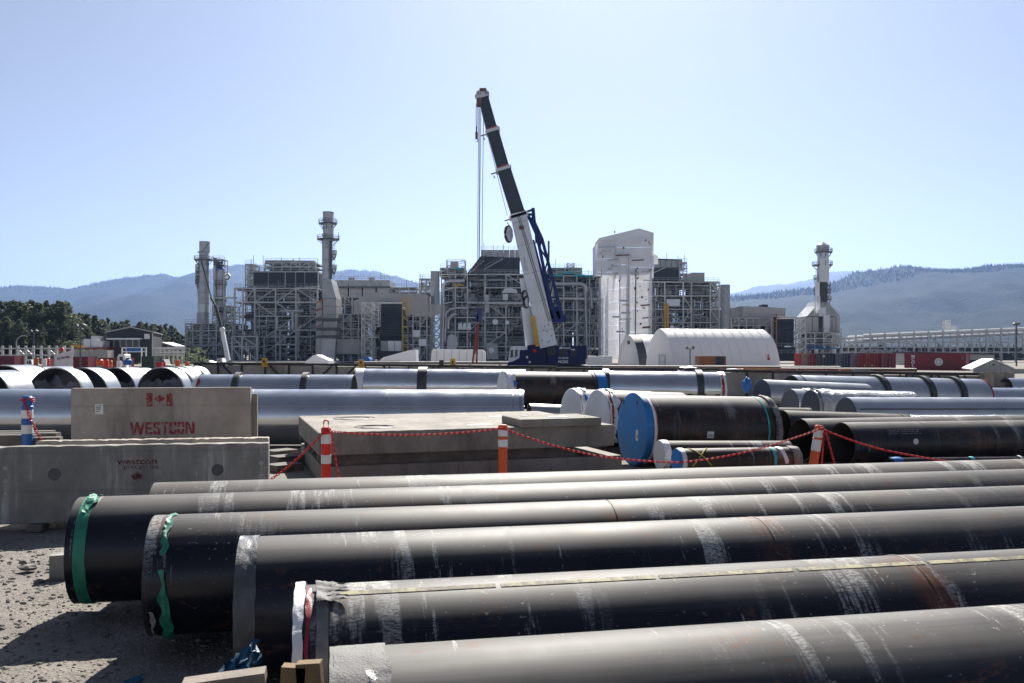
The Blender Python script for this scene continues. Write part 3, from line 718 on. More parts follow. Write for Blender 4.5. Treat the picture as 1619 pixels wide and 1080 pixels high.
ob_ = Vector((PX(795, YO), YO, 0)); ho = PZ(671, YO)
top_or = bollard('upright orange post with scuffed white bands in front of the slab front', ob_, ho, 'orange', ((ho - .22, ho - .10), (ho - .42, ho - .28)), (0, 0), None, ((ho - .255, ho - .225), (ho - .47, ho - .43)))
YL = 17.6
hl = 1.28; lt = (9, 0)
zl = PZ(672, YL); lb = Vector((PX(1296, YL) - math.sin(R_(9)) * hl, YL, zl - hl * math.cos(R_(9))))
top_le = bollard('leaning orange post with white bands beside the open black pipes', lb, hl, 'orange', ((hl - .25, hl - .10), (hl - .52, hl - .29)), lt, None, ((hl - .29, hl - .26),))
YBl = 14.95
hb = 1.2; zb0 = PZ(622, YBl) - hb - .04
blb = Vector((PX(43, YBl), YBl, .0))
o = MB(); o.box((blb.x, blb.y, zb0 / 2 - .001), (.46, .46, zb0 - .002)); tag(o.build('concrete_block', M['conc']), 'concrete footing block under the blue bollard behind the wall', 'concrete block')
top_bl = bollard('blue post with two white bands beside the grey beams', Vector((blb.x, blb.y, zb0)), hb, 'blue', ((hb - .38, hb - .24), (hb - .64, hb - .49)), (0, 0), None, ((hb - .22, hb - .17), (hb - .46, hb - .41)))
def link_mesh(s=1.0):
    b = MB(); pts = []
    for k in range(12):
        q = k / 12 * 6.283; pts.append(((.030 if math.cos(q) > 0 else -.030) * .55 + .022 * math.cos(q), .020 * math.sin(q), 0))
    b.path([Vector(p_) * s for p_ in pts], .0065 * s, 6, True); return b
LK = link_mesh(.95)
def chain(label, pts, sag, extra=()):
    """links hung on a sagging curve through the points"""
    b = MB()
    def run(p0, p1, sg):
        p0, p1 = Vector(p0), Vector(p1); n = 120
        c = [p0.lerp(p1, i / n) - Vector((0, 0, sg * 4 * (i / n) * (1 - i / n))) for i in range(n + 1)]
        step = .052; acc = 0; k = 0; last = c[0]
        for i in range(1, n + 1):
            d = c[i] - c[i - 1]; Ld = d.length; s_ = 0
            while acc + (Ld - s_) >= step:
                s_ += step - acc; acc = 0
                m = frame(d, c[i - 1] + d.normalized() * s_) @ Matrix.Rotation(R_(45 + 90 * (k % 2)), 4, 'X'); k += 1
                b.add([m @ Vector(v) for v in LK.v], LK.f)
            acc += Ld - s_
    for i in range(len(pts) - 1): run(pts[i], pts[i + 1], sag[i])
    o = b.build('chain', M['red'], None, True); return tag(o, label, 'chain', 'red plastic chains')
fr = Vector((0, -.11, 0))
g1 = Vector((PX(425, 15.2), 15.2, PZ(760, 15.2)))
chain('red chain running down from the red post to the ground by the panel end', [top_red + fr, g1], [.06])
chain('red chain sagging between the red post and the upright orange post', [top_red + fr, top_or + fr], [.10])
chain('short loose chain end hanging down beside the red post', [top_red + Vector((.1, -.06, 0)), Vector((PX(536, YR), YR, PZ(757, YR)))], [.0])
YM = 16.9
chain('long red chain drooping past the blue capped pipes to the leaning orange post', [top_or + fr, P(942, 720, YM), P(1075, 731, YM), P(1190, 712, YM), top_le + fr], [.05, .03, .03, .02])
chain('red chain falling from the leaning post across the open black pipe', [top_le + fr, P(1400, 712, 17.4), P(1545, 735.5, 17.3), P(1600, 748, 17.3)], [.03, .02, 0])
chain('loose chain ends dangling beside the leaning orange post', [top_le + Vector((.08, -.1, 0)), P(1322, 742, YL)], [.0])
chain('straight dangling chain end hanging just beside the leaning post', [top_le + Vector((.04, -.14, -.05)), P(1299, 742, YL)], [.0])
chain('red chain hanging from the blue post down to the concrete panel', [top_bl + fr, P(78, 709, 14.8)], [.12])
b = MB()
for k in range(13):
    q = k * .62; m = frame(Vector((-math.sin(q), math.cos(q), .1)), top_bl + Vector((.098 * math.cos(q), .098 * math.sin(q), .004 * k - .03))) @ Matrix.Rotation(R_(45 + 90 * (k % 2)), 4, 'X'); b.add([m @ Vector(v) for v in LK.v], LK.f)
tag(b.build('chain', M['red'], None, True), 'red chain coiled round the top of the blue post', 'chain', 'red plastic chains')

for k, (x0, x1, Y, hh) in enumerate(((428, 462, 19.5, .16), (432, 470, 20.6, .22), (426, 455, 22.0, .2))):  # dark timbers added to stand in for the shadow in this gap
    o = MB(); o.bar((PX(x0, Y), Y, hh / 2), (PX(x1, Y), Y + .5, hh / 2), .5, hh); tag(o.build('timber_beam', M['wood_d']), ('flat dark timber added as shade in the gap between panels and slabs', 'thicker dark timber added as shade behind the flat one beside the slabs', 'dark timber added as shade close to the long silver pipe')[k], 'timber', 'dark timbers added as shade in the gap')
# ------------------------------------------------------------------ pipes of the middle yard
M['dark_m'] = coated('black_rusty_pipe_coating', .8, (), .65, (.013, .012, .013), .95, 7.7, .7, 2.8)
M['dark_n'] = coated('black_pipe_coating', .5, (), .6, (.009, .009, .012), .75, 3.1, .8, 1.8)
M['rust_s'] = coated('rusty_brown_pipe_steel', .3, (), .6, (.03, .018, .014), .75, 9.3, 1.0, 1.3)
M['wrapshine'] = simple('shiny_plastic_wrap', (.40, .41, .43), .22, .3, .3, 3, .6, .5, .04)
MIDZ = {}
def mid(label, xl, yl, xr, yr, Y, R, th, mat, group, name='steel_pipe', wall=.02, bore=None, seg=56, Lfix=None, cat='pipe'):
    """pipe from photo column xl (outline top yl, distance Y) to column xr (outline top yr)"""
    p0 = P(xl, yl, Y); a2 = axis_dir(th)
    L = Lfix or end_at(p0, a2, xr)
    zc0 = PZ(yl, Y) - R * 1.0
    q = p0 + a2 * L; xe = CX + F * q.x / q.y
    ye = yl + (yr - yl) * (xe - xl) / (xr - xl) if Lfix else yr
    zc1 = PZ(ye, q.y) - R
    s_ = Vector((p0.x, p0.y, zc0)); e_ = Vector((q.x, q.y, zc1)); d = (e_ - s_)
    t, m = pipe(name, label, cat, s_, d, d.length, R, mat, group, wall, bore or M['inside'], seg)
    lo = min(zc0, zc1) - R
    MIDZ[label] = (s_, d.normalized(), d.length, R, lo)
    return t, m, d.length
def cradle(s_, d, L, R, fr_=(.15, .85), w_=.3):
    """timber blocks carrying a pipe"""
    for f_ in fr_:
        q = s_ + d * (L * f_); zb = q.z - R
        if zb > .03:
            o = MB(); o.mbox(frame(Vector((-d.y, d.x, 0)), (q.x, q.y, zb / 2)), (R * 1.2, w_, zb)); o = o.build('packing_block', M['wood_d'])
            o['label'] = 'block'; yield o
def ring(parent, m, x, R, mat, w_=.22, h_=.10, name='stiffener_ring'):
    b = MB(); mm = m @ Matrix(((0, 0, 1, 0), (0, 1, 0, 0), (-1, 0, 0, 0), (0, 0, 0, 1)))
    b.lathe([(R, x - w_ / 2), (R + h_, x - w_ / 2), (R + h_, x + w_ / 2), (R, x + w_ / 2)][::-1], 56, mm)
    b.build(name, mat, parent, True)
GS = 'big silver pipes in the yard'; GD = 'dark coated pipes in the yard'; GB = 'capped pipes in the yard'; GR = 'short wide pipe rings at the yard edge'
blocks = []
def blabel(bl, lab):
    wds = lab.split()[:7]
    while wds[-1] in ('a', 'the', 'and', 'with', 'of', 'in', 'by', 'its', 'at', 'behind', 'just', 'beside', 'dark', 'two', 'one', 'an', 'dull', 'red', 'white', 'grey', 'far', 'far end'): wds.pop()
    for k, o in enumerate(bl): tag(o, ('timber block under the start of the ', 'timber block under the other end of the ')[k] + ' '.join(wds), 'timber', 'packing blocks under the yard pipes')
# huge silver pipe across the left
t, m, L = mid('very long thick silver pipe lying behind the WESTCON panels', -60, 615, 828, 616, 25.0, .78, 90, M['silver'], GS, bore=M['bore_grey'])
b = MB(); b.path([m @ Vector((.02 + k * L / 8, -.70, .345)) for k in range(9)], .008, 5); b.build('long_seam', M['silver_d'], t, True)

for q in (.28, .52, .76): ring(t, m, L * q, .78, M['silver_m'], .10, .004, 'lap_joint')
ring(t, m, L - .10, .78, M['silver_d'], .06, .012, 'end_band'); ring(t, m, L - .30, .78, M['silver_m'], .05, .008, 'end_band')
# silver pipes with rings
t, m, L = mid('slimmer silver pipe with two dark rings and a taped end', 313, 592, 560, 592.5, 36, .80, 90, M['silver'], GS, bore=M['bore_grey'])
for xx in (379, 485): ring(t, m, L * (xx - 313) / 247, .80, M['flange'])
b = link('end_wrap', band_mesh(.805, .0, .16, M['sheet_w'], 0, 360, 60, 4, .02, 3), t, m)
link('torn_tape', band_mesh(.82, .15, .34, M['tape_r'], 130, 220, 30, 4, .03, 5, lambda s: (.2, .5 + .4 * math.sin(s * 14))), t, m)
t, m, L = mid('big silver pipe with one dark ring ending behind the white capped pipe', 562, 583, 790, 584, 48, .92, 90, M['silver'], GS, bore=M['bore_grey'], Lfix=9.2)
ring(t, m, L * .40, .92, M['flange'], .5, .12); ring(t, m, .04, .92, M['flange'], .08, .05, 'end_band')
link('end_wrap', band_mesh(.93, .08, .55, M['sheet_w'], 0, 360, 60, 5, .03, 8), t, m)
t, m, L = mid('big silver pipe with two dark rings and red taped end by the grey boards', 930, 586, 1142, 588.5, 43, .88, 91, M['silver'], GS, bore=M['bore_grey'])
for xx in (957, 1103): ring(t, m, L * (xx - 930) / 212, .88, M['flange'], .3, .10)
link('end_wrap', band_mesh(.885, L - .25, L + .03, M['sheet_w'], 0, 360, 70, 5, .03, 11), t, m)
link('red_tape', band_mesh(.90, L - .2, L - .08, M['tape_r'], 100, 250, 50, 4, .03, 13), t, m)
for k in range(9):
    q = .9 + k * L / 10; bb = MB(); bb.mbox(m @ Matrix.Translation((q, -.86, -.20)), (.22, .05, .1)); bb.build('clip', M['flange'], t)
# dark pipe, white cap, blue wrapped far end
t, m, L = mid('dark rusty pipe with a white end cap and blue wrap at its far end', 795, 587, 950, 589, 40, .86, 74, M['dark_m'], GB)
link('end_cap', disc_mesh(.88, M['cap_w'], .05), t, m); link('cap_wrap', band_mesh(.87, .0, .38, M['sheet_w'], 0, 360, 70, 5, .05, 21), t, m)
link('torn_wrap', band_mesh(.90, .2, .5, M['blue'], 150, 230, 30, 4, .05, 22, lambda s: (.2, .5 + .4 * math.sin(s * 15))), t, m)
link('blue_wrap', band_mesh(.875, L - .45, L + .02, M['cap_b'], 0, 360, 60, 4, .02, 23), t, m)
b = MB(); b.path([m @ Vector((L - .6, .87 * math.cos(k / 20 * 6.283), .87 * math.sin(k / 20 * 6.283))) for k in range(20)], .025, 5, True); b.build('strap', M['black'], t, True)
# small grey pipe
mid('small grey pipe lying low behind the slab stack', 836, 638, 885, 640, 28, .33, 76, M['silver_d'], GS, Lfix=2.6)
# two white capped
for k, (x, y, Y, lab) in enumerate(((904, 615.5, 25.5, 'white capped pipe farther from the blue capped pipe'), (945, 617.5, 23.6, 'white capped pipe right beside the blue capped pipe, with red mark on its wrap'))):
    t, m, L = mid(lab, x, y, x + 120, y + 3, Y, .74, 70, M['dark_m'], GB, Lfix=2.5)
    link('end_cap', disc_mesh(.765, M['cap_w'], .05), t, m)
    link('cap_wrap', band_mesh(.755, .0, .20, M['sheet_w'], 0, 360, 80, 5, .035, 30 + k), t, m)
    link('blue_tape', band_mesh(.77, .12, .34, M['cap_b'] if k == 0 else M['sheet_w'], 90, 230, 50, 4, .05, 33 + k, lambda s: (.2 * math.sin(s * 9) ** 2, .6 + .4 * math.sin(s * 21))), t, m)
    if k: link('red_tape', band_mesh(.772, .05, .12, M['tape_r'], 110, 215, 40, 3, .012, 35), t, m)
# blue capped
t, m, L = mid('large dark pipe with a bright blue end cap and white label', 1002, 624, 1206, 627.5, 20.6, .80, 73, M['dark_m'], GB)
link('end_cap', disc_mesh(.85, M['cap_b'], .05, 0, .10, 80), t, m)
link('white_band', band_mesh(.815, .13, .20, M['sheet_w'], 0, 360, 90, 3, .012, 41), t, m); link('red_tape', band_mesh(.82, .20, .225, M['tape_r'], 60, 280, 60, 2, .006, 42), t, m)
link('end_wrap', band_mesh(.805, L - .15, L + .02, M['sheet_p'], 0, 360, 90, 5, .035, 43), t, m)
link('end_tape', band_mesh(.83, L - .2, L - .05, M['blackprint'], 150, 200, 30, 3, .008, 44, lambda s: (.35 + .2 * math.sin(s * 23) ** 2, .5 + .2 * math.sin(s * 31) ** 2)), t, m)
link('strap', band_mesh(.805, L - .36, L - .32, M['cyan'], 0, 360, 60, 1, .004, 45), t, m)
b = MB(); b.mbox(m @ Matrix.Translation((-.055, -.30, -.12)), (.008, .11, .24)); b.build('paper_label', M['label_p'], t)
b = MB(); b.mbox(m @ Matrix.Translation((-.060, -.32, -.15)), (.002, .05, .07)); b.build('label_print', M['redframe'], t)
b = MB(); b.mbox(m @ Matrix.Translation((1.55, -.807, -.06)) @ Matrix.Rotation(.07, 4, 'X'), (.17, .008, .15)); b.build('paper_label', M['label_p'], t)
b = MB(); b.mbox(m @ Matrix.Translation((1.55, -.8115, -.08)) @ Matrix.Rotation(.07, 4, 'X'), (.13, .002, .07)); b.build('label_print', M['silver_d'], t)
for q in (-.28, .55):
    b = MB(); b.mbox(m @ Matrix.Translation((-.052, q * .9, .62 if q < 0 else .6)), (.006, .07, .09)); b.build('lifting_slot', M['black'], t)
blabel(list(cradle(*MIDZ['large dark pipe with a bright blue end cap and white label'][:4])), 'large dark pipe with a bright blue end cap')
# small capped pair
t, m, L = mid('thin rusty pipe with a white end cap lying before the blue capped pipe', 1044, 697, 1245, 697, 18.6, .30, 76, M['rust_s'], GB)
link('end_cap', disc_mesh(.315, M['cap_w'], .03), t, m); link('cap_wrap', band_mesh(.308, 0, .12, M['sheet_w'], 0, 360, 60, 4, .015, 51), t, m)
t, m, L = mid('thin rusty pipe with a small blue end cap and yellow spray cross', 1071, 709.5, 1257, 706.5, 17.8, .26, 77, M['rust_s'], GB)
link('end_cap', disc_mesh(.27, M['cap_b'], .03), t, m); link('cap_wrap', band_mesh(.265, 0, .10, M['sheet_w'], 0, 360, 60, 4, .008, 52), t, m)
link('blue_strap', band_mesh(.263, L - .62, L - .56, M['cyan'], 0, 360, 50, 1, .004, 53), t, m)
link('end_wrap', band_mesh(.265, L - .18, L + .02, M['sheet_p'], 0, 360, 60, 4, .016, 54), t, m)
link('torn_wrap', band_mesh(.268, L - .5, L - .3, M['sheet_w'], 95, 190, 30, 4, .012, 55, lambda s: (s * .6, .6 + .4 * s)), t, m)
for sg in (1, -1):
    bb = MB(); pts = [m @ Vector((.42 + sg * (k / 10 - .5) * .42, .262 * math.cos(R_(95 + k * 10)), .262 * math.sin(R_(95 + k * 10)))) for k in range(11)]
    bb.path(pts, .014, 5); bb.build('spray_stroke', M['spray_y'], t, True)
# dark open pipes at the right
t, m, L = mid('open black pipe with a round white sticker on its side', 1331, 668, 1700, 663, 20.0, .50, 76, M['dark_n'], GD, Lfix=12)
b = MB(); mm = m @ Matrix.Translation((1.55, -.497, .09)) @ Matrix.Rotation(R_(90), 4, 'X'); b.lathe([(.066, -.004), (.066, .006), (0, .007)], 28, mm); b.build('round_sticker', M['label_p'], t)
for k in range(3):
    b = MB(); rr = random.Random(k)
    x = .95
    while x < 1.75:
        l_ = rr.uniform(.03, .12); tt = R_(137 + k * 5.5); b.mbox(m @ Matrix.Translation((x, .502 * math.cos(tt), .502 * math.sin(tt))) @ Matrix.Rotation(tt - R_(90), 4, 'X'), (l_, .012, .003)); x += l_ + .025
    b.build('stencil_print', M['silver_d'], t, kind='stuff')
b = MB(); b.mbox(m @ Matrix.Translation((.35, -.50, -.02)), (.03, .006, .2)); b.build('green_mark', M['tape_g'], t)
t, m, L = mid('open black pipe lying just behind the one with the white sticker', 1266, 662, 1700, 655, 21.4, .52, 76, M['dark_n'], GD, Lfix=13)
t, m, L = mid('shorter open brown-black pipe with a strapped far end behind the others', 1236, 648.5, 1432, 655, 24.4, .50, 76, M['dark_n'], GD)
ring(t, m, L - .25, .50, M['black'], .06, .012, 'strap'); ring(t, m, L - .06, .50, M['black'], .05, .012, 'strap')
t, m, L = mid('narrow dark pipe just showing behind the open black pipes', 1200, 644, 1280, 645, 27, .3, 80, M['rust_s'], GD)
t, m, L = mid('long narrow pipe wrapped in crinkled clear plastic beside the strapped pipe', 1425, 656.5, 1700, 656, 25.5, .36, 80, M['wrapshine'], GS, Lfix=10)
t, m, L = mid('thin dark pipe low on the ground behind the dangling chain', 1405, 724, 1700, 721, 18.9, .11, 80, M['dark_n'], GD, Lfix=9)
link('blue_tape', band_mesh(.112, .05, .28, M['blue'], 0, 360, 30, 4, .02, 61), t, m); link('blue_tape', band_mesh(.112, 1.9, 2.0, M['cyan'], 0, 360, 30, 2, .01, 62), t, m)
link('white_tie', band_mesh(.115, 3.1, 3.16, M['sheet_w'], 0, 360, 30, 2, .02, 63), t, m)
t, m, L = mid('second thin dark pipe lying against the low taped one', 1440, 732, 1700, 728, 18.5, .09, 80, M['rust_s'], GD, Lfix=9)
# silver pipes at the right
t, m, L = mid('long silver pipe with a dark covered end and straight seam', 1337, 628, 1700, 629, 27.5, .60, 77, M['silver_m'], GS, Lfix=15, bore=M['bore_grey'])
link('end_disc', disc_mesh(.59, M['slate'], .01), t, m)
b = MB(); b.path([m @ Vector((.15 + k * L / 8, -.545, .262)) for k in range(8)], .022, 5); b.build('long_seam', M['flange'], t, True)
t, m, L = mid('pipe in crinkled shiny wrap with a dark open end', 1281, 616.5, 1440, 620, 30.5, .60, 76, M['wrapshine'], GS)
link('end_disc', disc_mesh(.58, M['slate'], .01), t, m)
link('loose_wrap', band_mesh(.61, .1, .7, M['wrapshine'], 0, 360, 60, 6, .05, 71), t, m)
t, m, L = mid('silver pipe with a dull grey covered end beside the shiny wrapped one', 1249, 615, 1440, 619, 32.5, .62, 76, M['silver_m'], GS)
link('end_disc', disc_mesh(.61, M['bore_grey'], .01), t, m); link('white_tape', band_mesh(.63, .5, .75, M['sheet_w'], 0, 360, 50, 4, .03, 72), t, m)
t, m, L = mid('large silver pipe with an open end and three upright rings', 1250, 593, 1549, 599.5, 38, .84, 74, M['silver_m'], GS, bore=M['bore_grey'])
for xx in (1385, 1455, 1503): ring(t, m, end_at(Vector(MIDZ['large silver pipe with an open end and three upright rings'][0]), axis_dir(74), xx), .84, M['flange'], .24, .10)
link('end_tape', band_mesh(.85, .0, .25, M['sheet_w'], 170, 260, 30, 4, .03, 74), t, m); ring(t, m, .35, .84, M['flange'], .05, .02, 'end_band'); ring(t, m, L - .03, .84, M['tape_r'], .06, .02, 'end_band')
t, m, L = mid('stubby grey pipe with a dark open end beside the blue bag', 1204, 600, 1250, 602, 36.5, .70, 74, M['silver_d'], GS, Lfix=5)
link('end_disc', disc_mesh(.69, M['slate'], .01), t, m)
t, m, L = mid('silver pipe going out of view below the wooden crate', 1545, 613, 1700, 614, 41, .55, 86, M['silver'], GS, Lfix=14, bore=M['bore_grey']); ring(t, m, 2.2, .55, M['white'], .06, .01, 'end_band')
t, m, L = mid('bright silver pipe behind the wooden crate', 1590, 597.5, 1700, 598, 46, .62, 86, M['silver'], GS, Lfix=12, bore=M['bore_grey'])
# blue bag
rr = random.Random(4); bm = bmesh.new(); bmesh.ops.create_icosphere(bm, subdivisions=3, radius=.3)
for v in bm.verts:
    q = noise.noise(v.co * 7); v.co = Vector((v.co.x * .62, v.co.y * .6, v.co.z * 1.0 + .05)) * (1 + .35 * q)
me = bpy.data.meshes.new('bag'); bm.to_mesh(me); bm.free(); me.materials.append(M['blue']); me.polygons.foreach_set('use_smooth', [True] * len(me.polygons))
o = link('plastic_bag', me, None, Matrix.Translation(P(1181, 611, 35.6))); tag(o, 'blue plastic bag hung on the board frame beside the stubby grey pipe', 'bag')
# wide rings at the far left, some with film over the mouth
for k, (xc, hw, yt, Y, th, L, film, lab) in enumerate((
        (3, 54, 577.5, 39, 12, 1.6, 0, 'wide dark-mouthed grey pipe ring cut by the photo edge'),
        (-22, 42, 586, 33, 16, 1.2, 0, 'pipe ring almost out of view, only its white rim showing'),
        (62, 24, 580, 62, 20, 2.5, 0, 'small far pipe ring peeping between two wide ones'),
        (87, 42, 581.5, 38, 6, .9, 1, 'wide pipe ring with creased film across its mouth next to the edge ring'),
        (128, 42, 581.5, 42, 6, 1.2, 0, 'white pipe ring close behind the first film covered ring'),
        (180, 34, 581.5, 44, 9, 1.5, 1, 'dark-mouthed pipe ring with film lying in its mouth, between two others'),
        (204, 32, 582, 50, 10, 1.6, 0, 'pale pipe ring mostly hidden behind the dark-mouthed film ring'),
        (254, 38.5, 581, 41, 10, 1.5, 1, 'widest pipe ring with folded film, at the end by the black frame'),
        (270, 35, 580, 47, 12, 1.3, 0, 'banded pipe ring behind the widest film covered ring'),
        (281, 31, 579, 54, 12, 2.0, 0, 'last pipe ring in the line with a bright rim by the black frame'))):
    ray = math.atan((xc - CX) / F); R = hw / F * Y / math.cos(ray) * 1.0
    a2 = axis_dir(th); c = P(xc, yt, Y); zc = c.z - R
    t, m = pipe('pipe_ring', lab, 'pipe ring', Vector((c.x, c.y, zc)), a2, L, R, M['silver_m'], GR, .03, M['inside'], 56)
    link('bore_lining', band_mesh(R - .06, .02, L, M['bore_grey'], 0, 360, 48, 2, .0), t, m)
    b = MB(); b.lathe([(0, 0), (R - .05, 0)], 40, m @ Matrix.Translation((L - .04, 0, 0)) @ Matrix.Rotation(R_(-90), 4, 'Y')); b.build('end_disc', M['slate'], t)  # dark disc added deep in the mouth to stand in for its shade
    ring(t, m, .06, R, M['silver_d'], .12, .02, 'rim_band')
    if k in (7, 8, 9): ring(t, m, L * .6, R, M['flange'], .12, .04, 'rim_band')
    if film:
        b = MB(); n = 22; vs = []; fs = []
        sd_ = k * 3.7
        for i in range(n + 1):
            for j in range(n + 1):
                yy = (i / n * 2 - 1) * R * 1.0; zz = -R + j / n * R * (1.55 + .45 * noise.noise((i * .3, sd_, 0)))
                h = math.hypot(yy, zz); k2 = min(1, R * .985 / max(h, 1e-4))
                vs.append(m @ Vector((.10 + .28 * abs(noise.noise((yy * 1.6, zz * 1.6, sd_))) + .1 * noise.noise((yy * 5, zz * 5, sd_)), yy * k2, zz * k2)))
        fs = [(i * (n + 1) + j, i * (n + 1) + j + 1, (i + 1) * (n + 1) + j + 1, (i + 1) * (n + 1) + j) for i in range(n) for j in range(n)]
        b.add(vs, fs); b.build('plastic_film', M['film'], t, False)
# packing under the big pipes
for lb_, v_ in MIDZ.items():
    if v_[4] > .04 and 'blue end cap and white' not in lb_: blabel(list(cradle(*v_[:4])), lb_)

# ------------------------------------------------------------------ board walls in black steel frames
def board_wall(label, xa, ya, Ya, xb, yb, Yb, pitch, zbase, diag=True, seed=1):
    """row of board panels in a black frame; posts, rails and braces are parts"""
    A, B = P(xa, ya, Ya), P(xb, yb, Yb)
    t = thing('framed_board_wall', label, 'barrier', (A + B) / 2 * 1.0, 'black framed board walls')
    d = Vector((B.x - A.x, B.y - A.y, 0)); L = d.length; a = d.normalized(); nn = Vector((a.y, -a.x, 0))
    n = max(1, round(L / pitch)); rr = random.Random(seed)
    pt = lambda s_, z: Vector((A.x + a.x * s_, A.y + a.y * s_, z))
    zt = lambda s_: A.z + (B.z - A.z) * s_ / L
    pbar(t, 'top_rail', pt(0, A.z - .06) + nn * .05, pt(L, B.z - .06) + nn * .05, .16, M['blackframe'], .16)
    pbar(t, 'bottom_rail', pt(0, zbase + .08) + nn * .05, pt(L, zbase + .08) + nn * .05, .16, M['blackframe'], .16)
    for i in range(n + 1):
        s_ = L * i / n
        pbar(t, 'post', pt(s_, zbase) + nn * .09, pt(s_, zt(s_)) + nn * .09, .15 if i in (0, n) else .10, M['blackframe'])
        if i < n:
            s2 = L * (i + 1) / n
            c = pt((s_ + s2) / 2, (zbase + .1 + (zt(s_) + zt(s2)) / 2 - .12) / 2); hz = (zt(s_) + zt(s2)) / 2 - .12 - zbase - .1
            pbox(t, 'board_panel', c, (s2 - s_ - .04, .05, hz - rr.uniform(0, .12)), M['board'] if rr.random() < .8 else M['conc_w'], math.atan2(a.y, a.x))
            if diag and rr.random() < .75:
                u = rr.random() < .5
                pbar(t, 'brace', pt(s_ + (.1 if u else s2 - s_ - .1), zbase + .2) + nn * .14, pt((s2 if u else s_) + (-.3 if u else .3), zt(s_) - .15) + nn * .14, .09, M['blackframe'])
    return t
bw = board_wall('long board wall in a black frame behind the ringed silver pipes', 309, 573, 58, 880, 579, 56, 1.55, .5, True, 3)
for xx, yy in ((418, 573), (571, 575), (716, 574)):
    s_ = 56.5; c = P(xx, yy, s_)
    b = MB(); b.box(c, (.34, .06, .56)); b.build('yellow_tag', M['yellow'], bw, label='yellow sign plate with black mark')
    b = MB(); b.box((c.x - .02, c.y - .035, c.z + .05), (.12, .02, .16)); b.box((c.x + .06, c.y - .036, c.z - .12), (.05, .02, .14)); b.build('sign_mark', M['blackprint'], bw)
b = MB(); b.box(P(698, 573, 56.4), (.28, .2, .3)); o = b.build('box_marker', M['blackframe']); tag(o, 'small black box on the board wall rail beside the white covered load', 'box')
board_wall('grey board wall in a black frame right of the ringed pipe with red tape', 1140, 584.5, 52, 1392, 588, 50, 1.35, -.0 + .02, False, 5)
board_wall('grey board wall with diagonal braces ending at the wooden crate', 1394, 588, 50.2, 1556, 590, 48, 1.3, .02, True, 6)
board_wall('low dark board wall behind the big silver pipe below the fabric shelters', 884, 581, 62, 1136, 582.5, 58, 1.7, .4, False, 8)
# wooden crate
t = thing('wooden_crate', 'tan plywood crate standing at the end of the board wall', 'crate', P(1575, 640, 47))
Yc = 46.5
for k in range(5):
    x0 = 1556 + k * 7.8; b = MB(); c = P(x0 + 3.9, 601.5, Yc); b.box((c.x, c.y, c.z), (.25, .06, .86)); b.build('plank', M['board'] if k % 2 else M['wood'], t)
c = P(1575.5, 601.5, Yc + .7); pbox(t, 'crate_core', c, (1.25, 1.2, .84), M['wood'])
pbox(t, 'crate_base', (c.x, c.y, (c.z - .42) / 2), (1.28, 1.2, max(.1, c.z - .43)), M['wood_d'])
for zz in (589.5, 613): pbar(t, 'batten', P(1555, zz, Yc - .06), P(1596, zz, Yc - .06), .1, M['wood'])
# ------------------------------------------------------------------ fabric shelters
def arch_pts(W, H, n=18):
    """pointed arch: half width W/2, height H"""
    pts = []
    for i in range(n + 1):
        u = i / n * 2 - 1; s = 1 if u >= 0 else -1; q = abs(u)
        ang = q * R_(78); x = s * W / 2 * math.sin(ang) ** .92 / math.sin(R_(78)) ** .92
        z = H * (1 - (1 - math.cos(ang)) / (1 - math.cos(R_(78)))) + .0
        z = z + (H * .06) * max(0, 1 - q * 5)
        pts.append((x, max(0, z)))
    return pts
def shelter(label, peak, base_y, Y, th, W, L, nb, stripe=False, door=False):
    H = PZ(peak[1], Y); o = Vector((PX(peak[0], Y), Y, 0)); m = frame(axis_dir(th), o)
    t = thing('fabric_shelter', label, 'shelter', o, 'white arched fabric shelters')
    ap = arch_pts(W, H)
    for i in range(nb):      # each membrane bay
        b = MB(); n = len(ap); x0, x1 = L * i / nb, L * (i + 1) / nb; nxs = 5; vs = []
        for j in range(nxs + 1):
            q = j / nxs; sag = -.035 * math.sin(q * math.pi)
            for (yy, zz) in ap:
                h = math.hypot(yy, zz); vs.append(m @ Vector((x0 + (x1 - x0) * q, yy * (1 + sag / max(h, 1)), zz * (1 + sag / max(h, 1)))))
        fs = [(j * n + k, (j + 1) * n + k, (j + 1) * n + k + 1, j * n + k + 1) for j in range(nxs) for k in range(n - 1)]
        b.add(vs, fs); b.build('membrane_bay', M['clad_d'] if stripe and i == 0 else M['fabric'], t, True, angle=60)
    for xx in (0.02, L - .02):
        b = MB(); b.add([m @ Vector((xx, y, z)) for y, z in ap], [tuple(range(len(ap)))]); b.build('gable_end', M['fabric'], t)
    b = MB()
    for i in range(nb + 1): b.path([m @ Vector((L * i / nb, y * 1.006, z * 1.004 + .0)) for y, z in ap], .03, 5)
    o2 = b.build('rib_seams', M['fabric'], t, True, kind='stuff')
    if door:
        dm = m @ Matrix.Translation((-.05, -W * .10, 1.2))
        pbox(t, 'door', dm.translation, (.06, 2.4, 2.4), M['white'], R_(90 - th)); b = MB()
        for dy, dz, sy, sz in ((0, 1.25, 2.7, .12), (-1.3, 0, .12, 2.5), (1.3, 0, .12, 2.5), (0, 0, 2.6, .06)): b.mbox(dm @ Matrix.Translation((-.06, dy, dz)), (.08, sy, sz))
        b.build('door_frame', M['galv'], t)
    if stripe:
        for yy in (.25, 1.0):
            b = MB(); b.mbox(m @ Matrix.Translation((-.06, -yy + .2, H * .80)), (.06, .45, .75)); b.build('vent', M['clad_d'], t)
    return t, m
t, m = shelter('large white arched fabric shelter with ribbed roof beside the wrapped tower', (1043, 523), 578, 172, 74, 12.5, 22.6, 11, False, True)
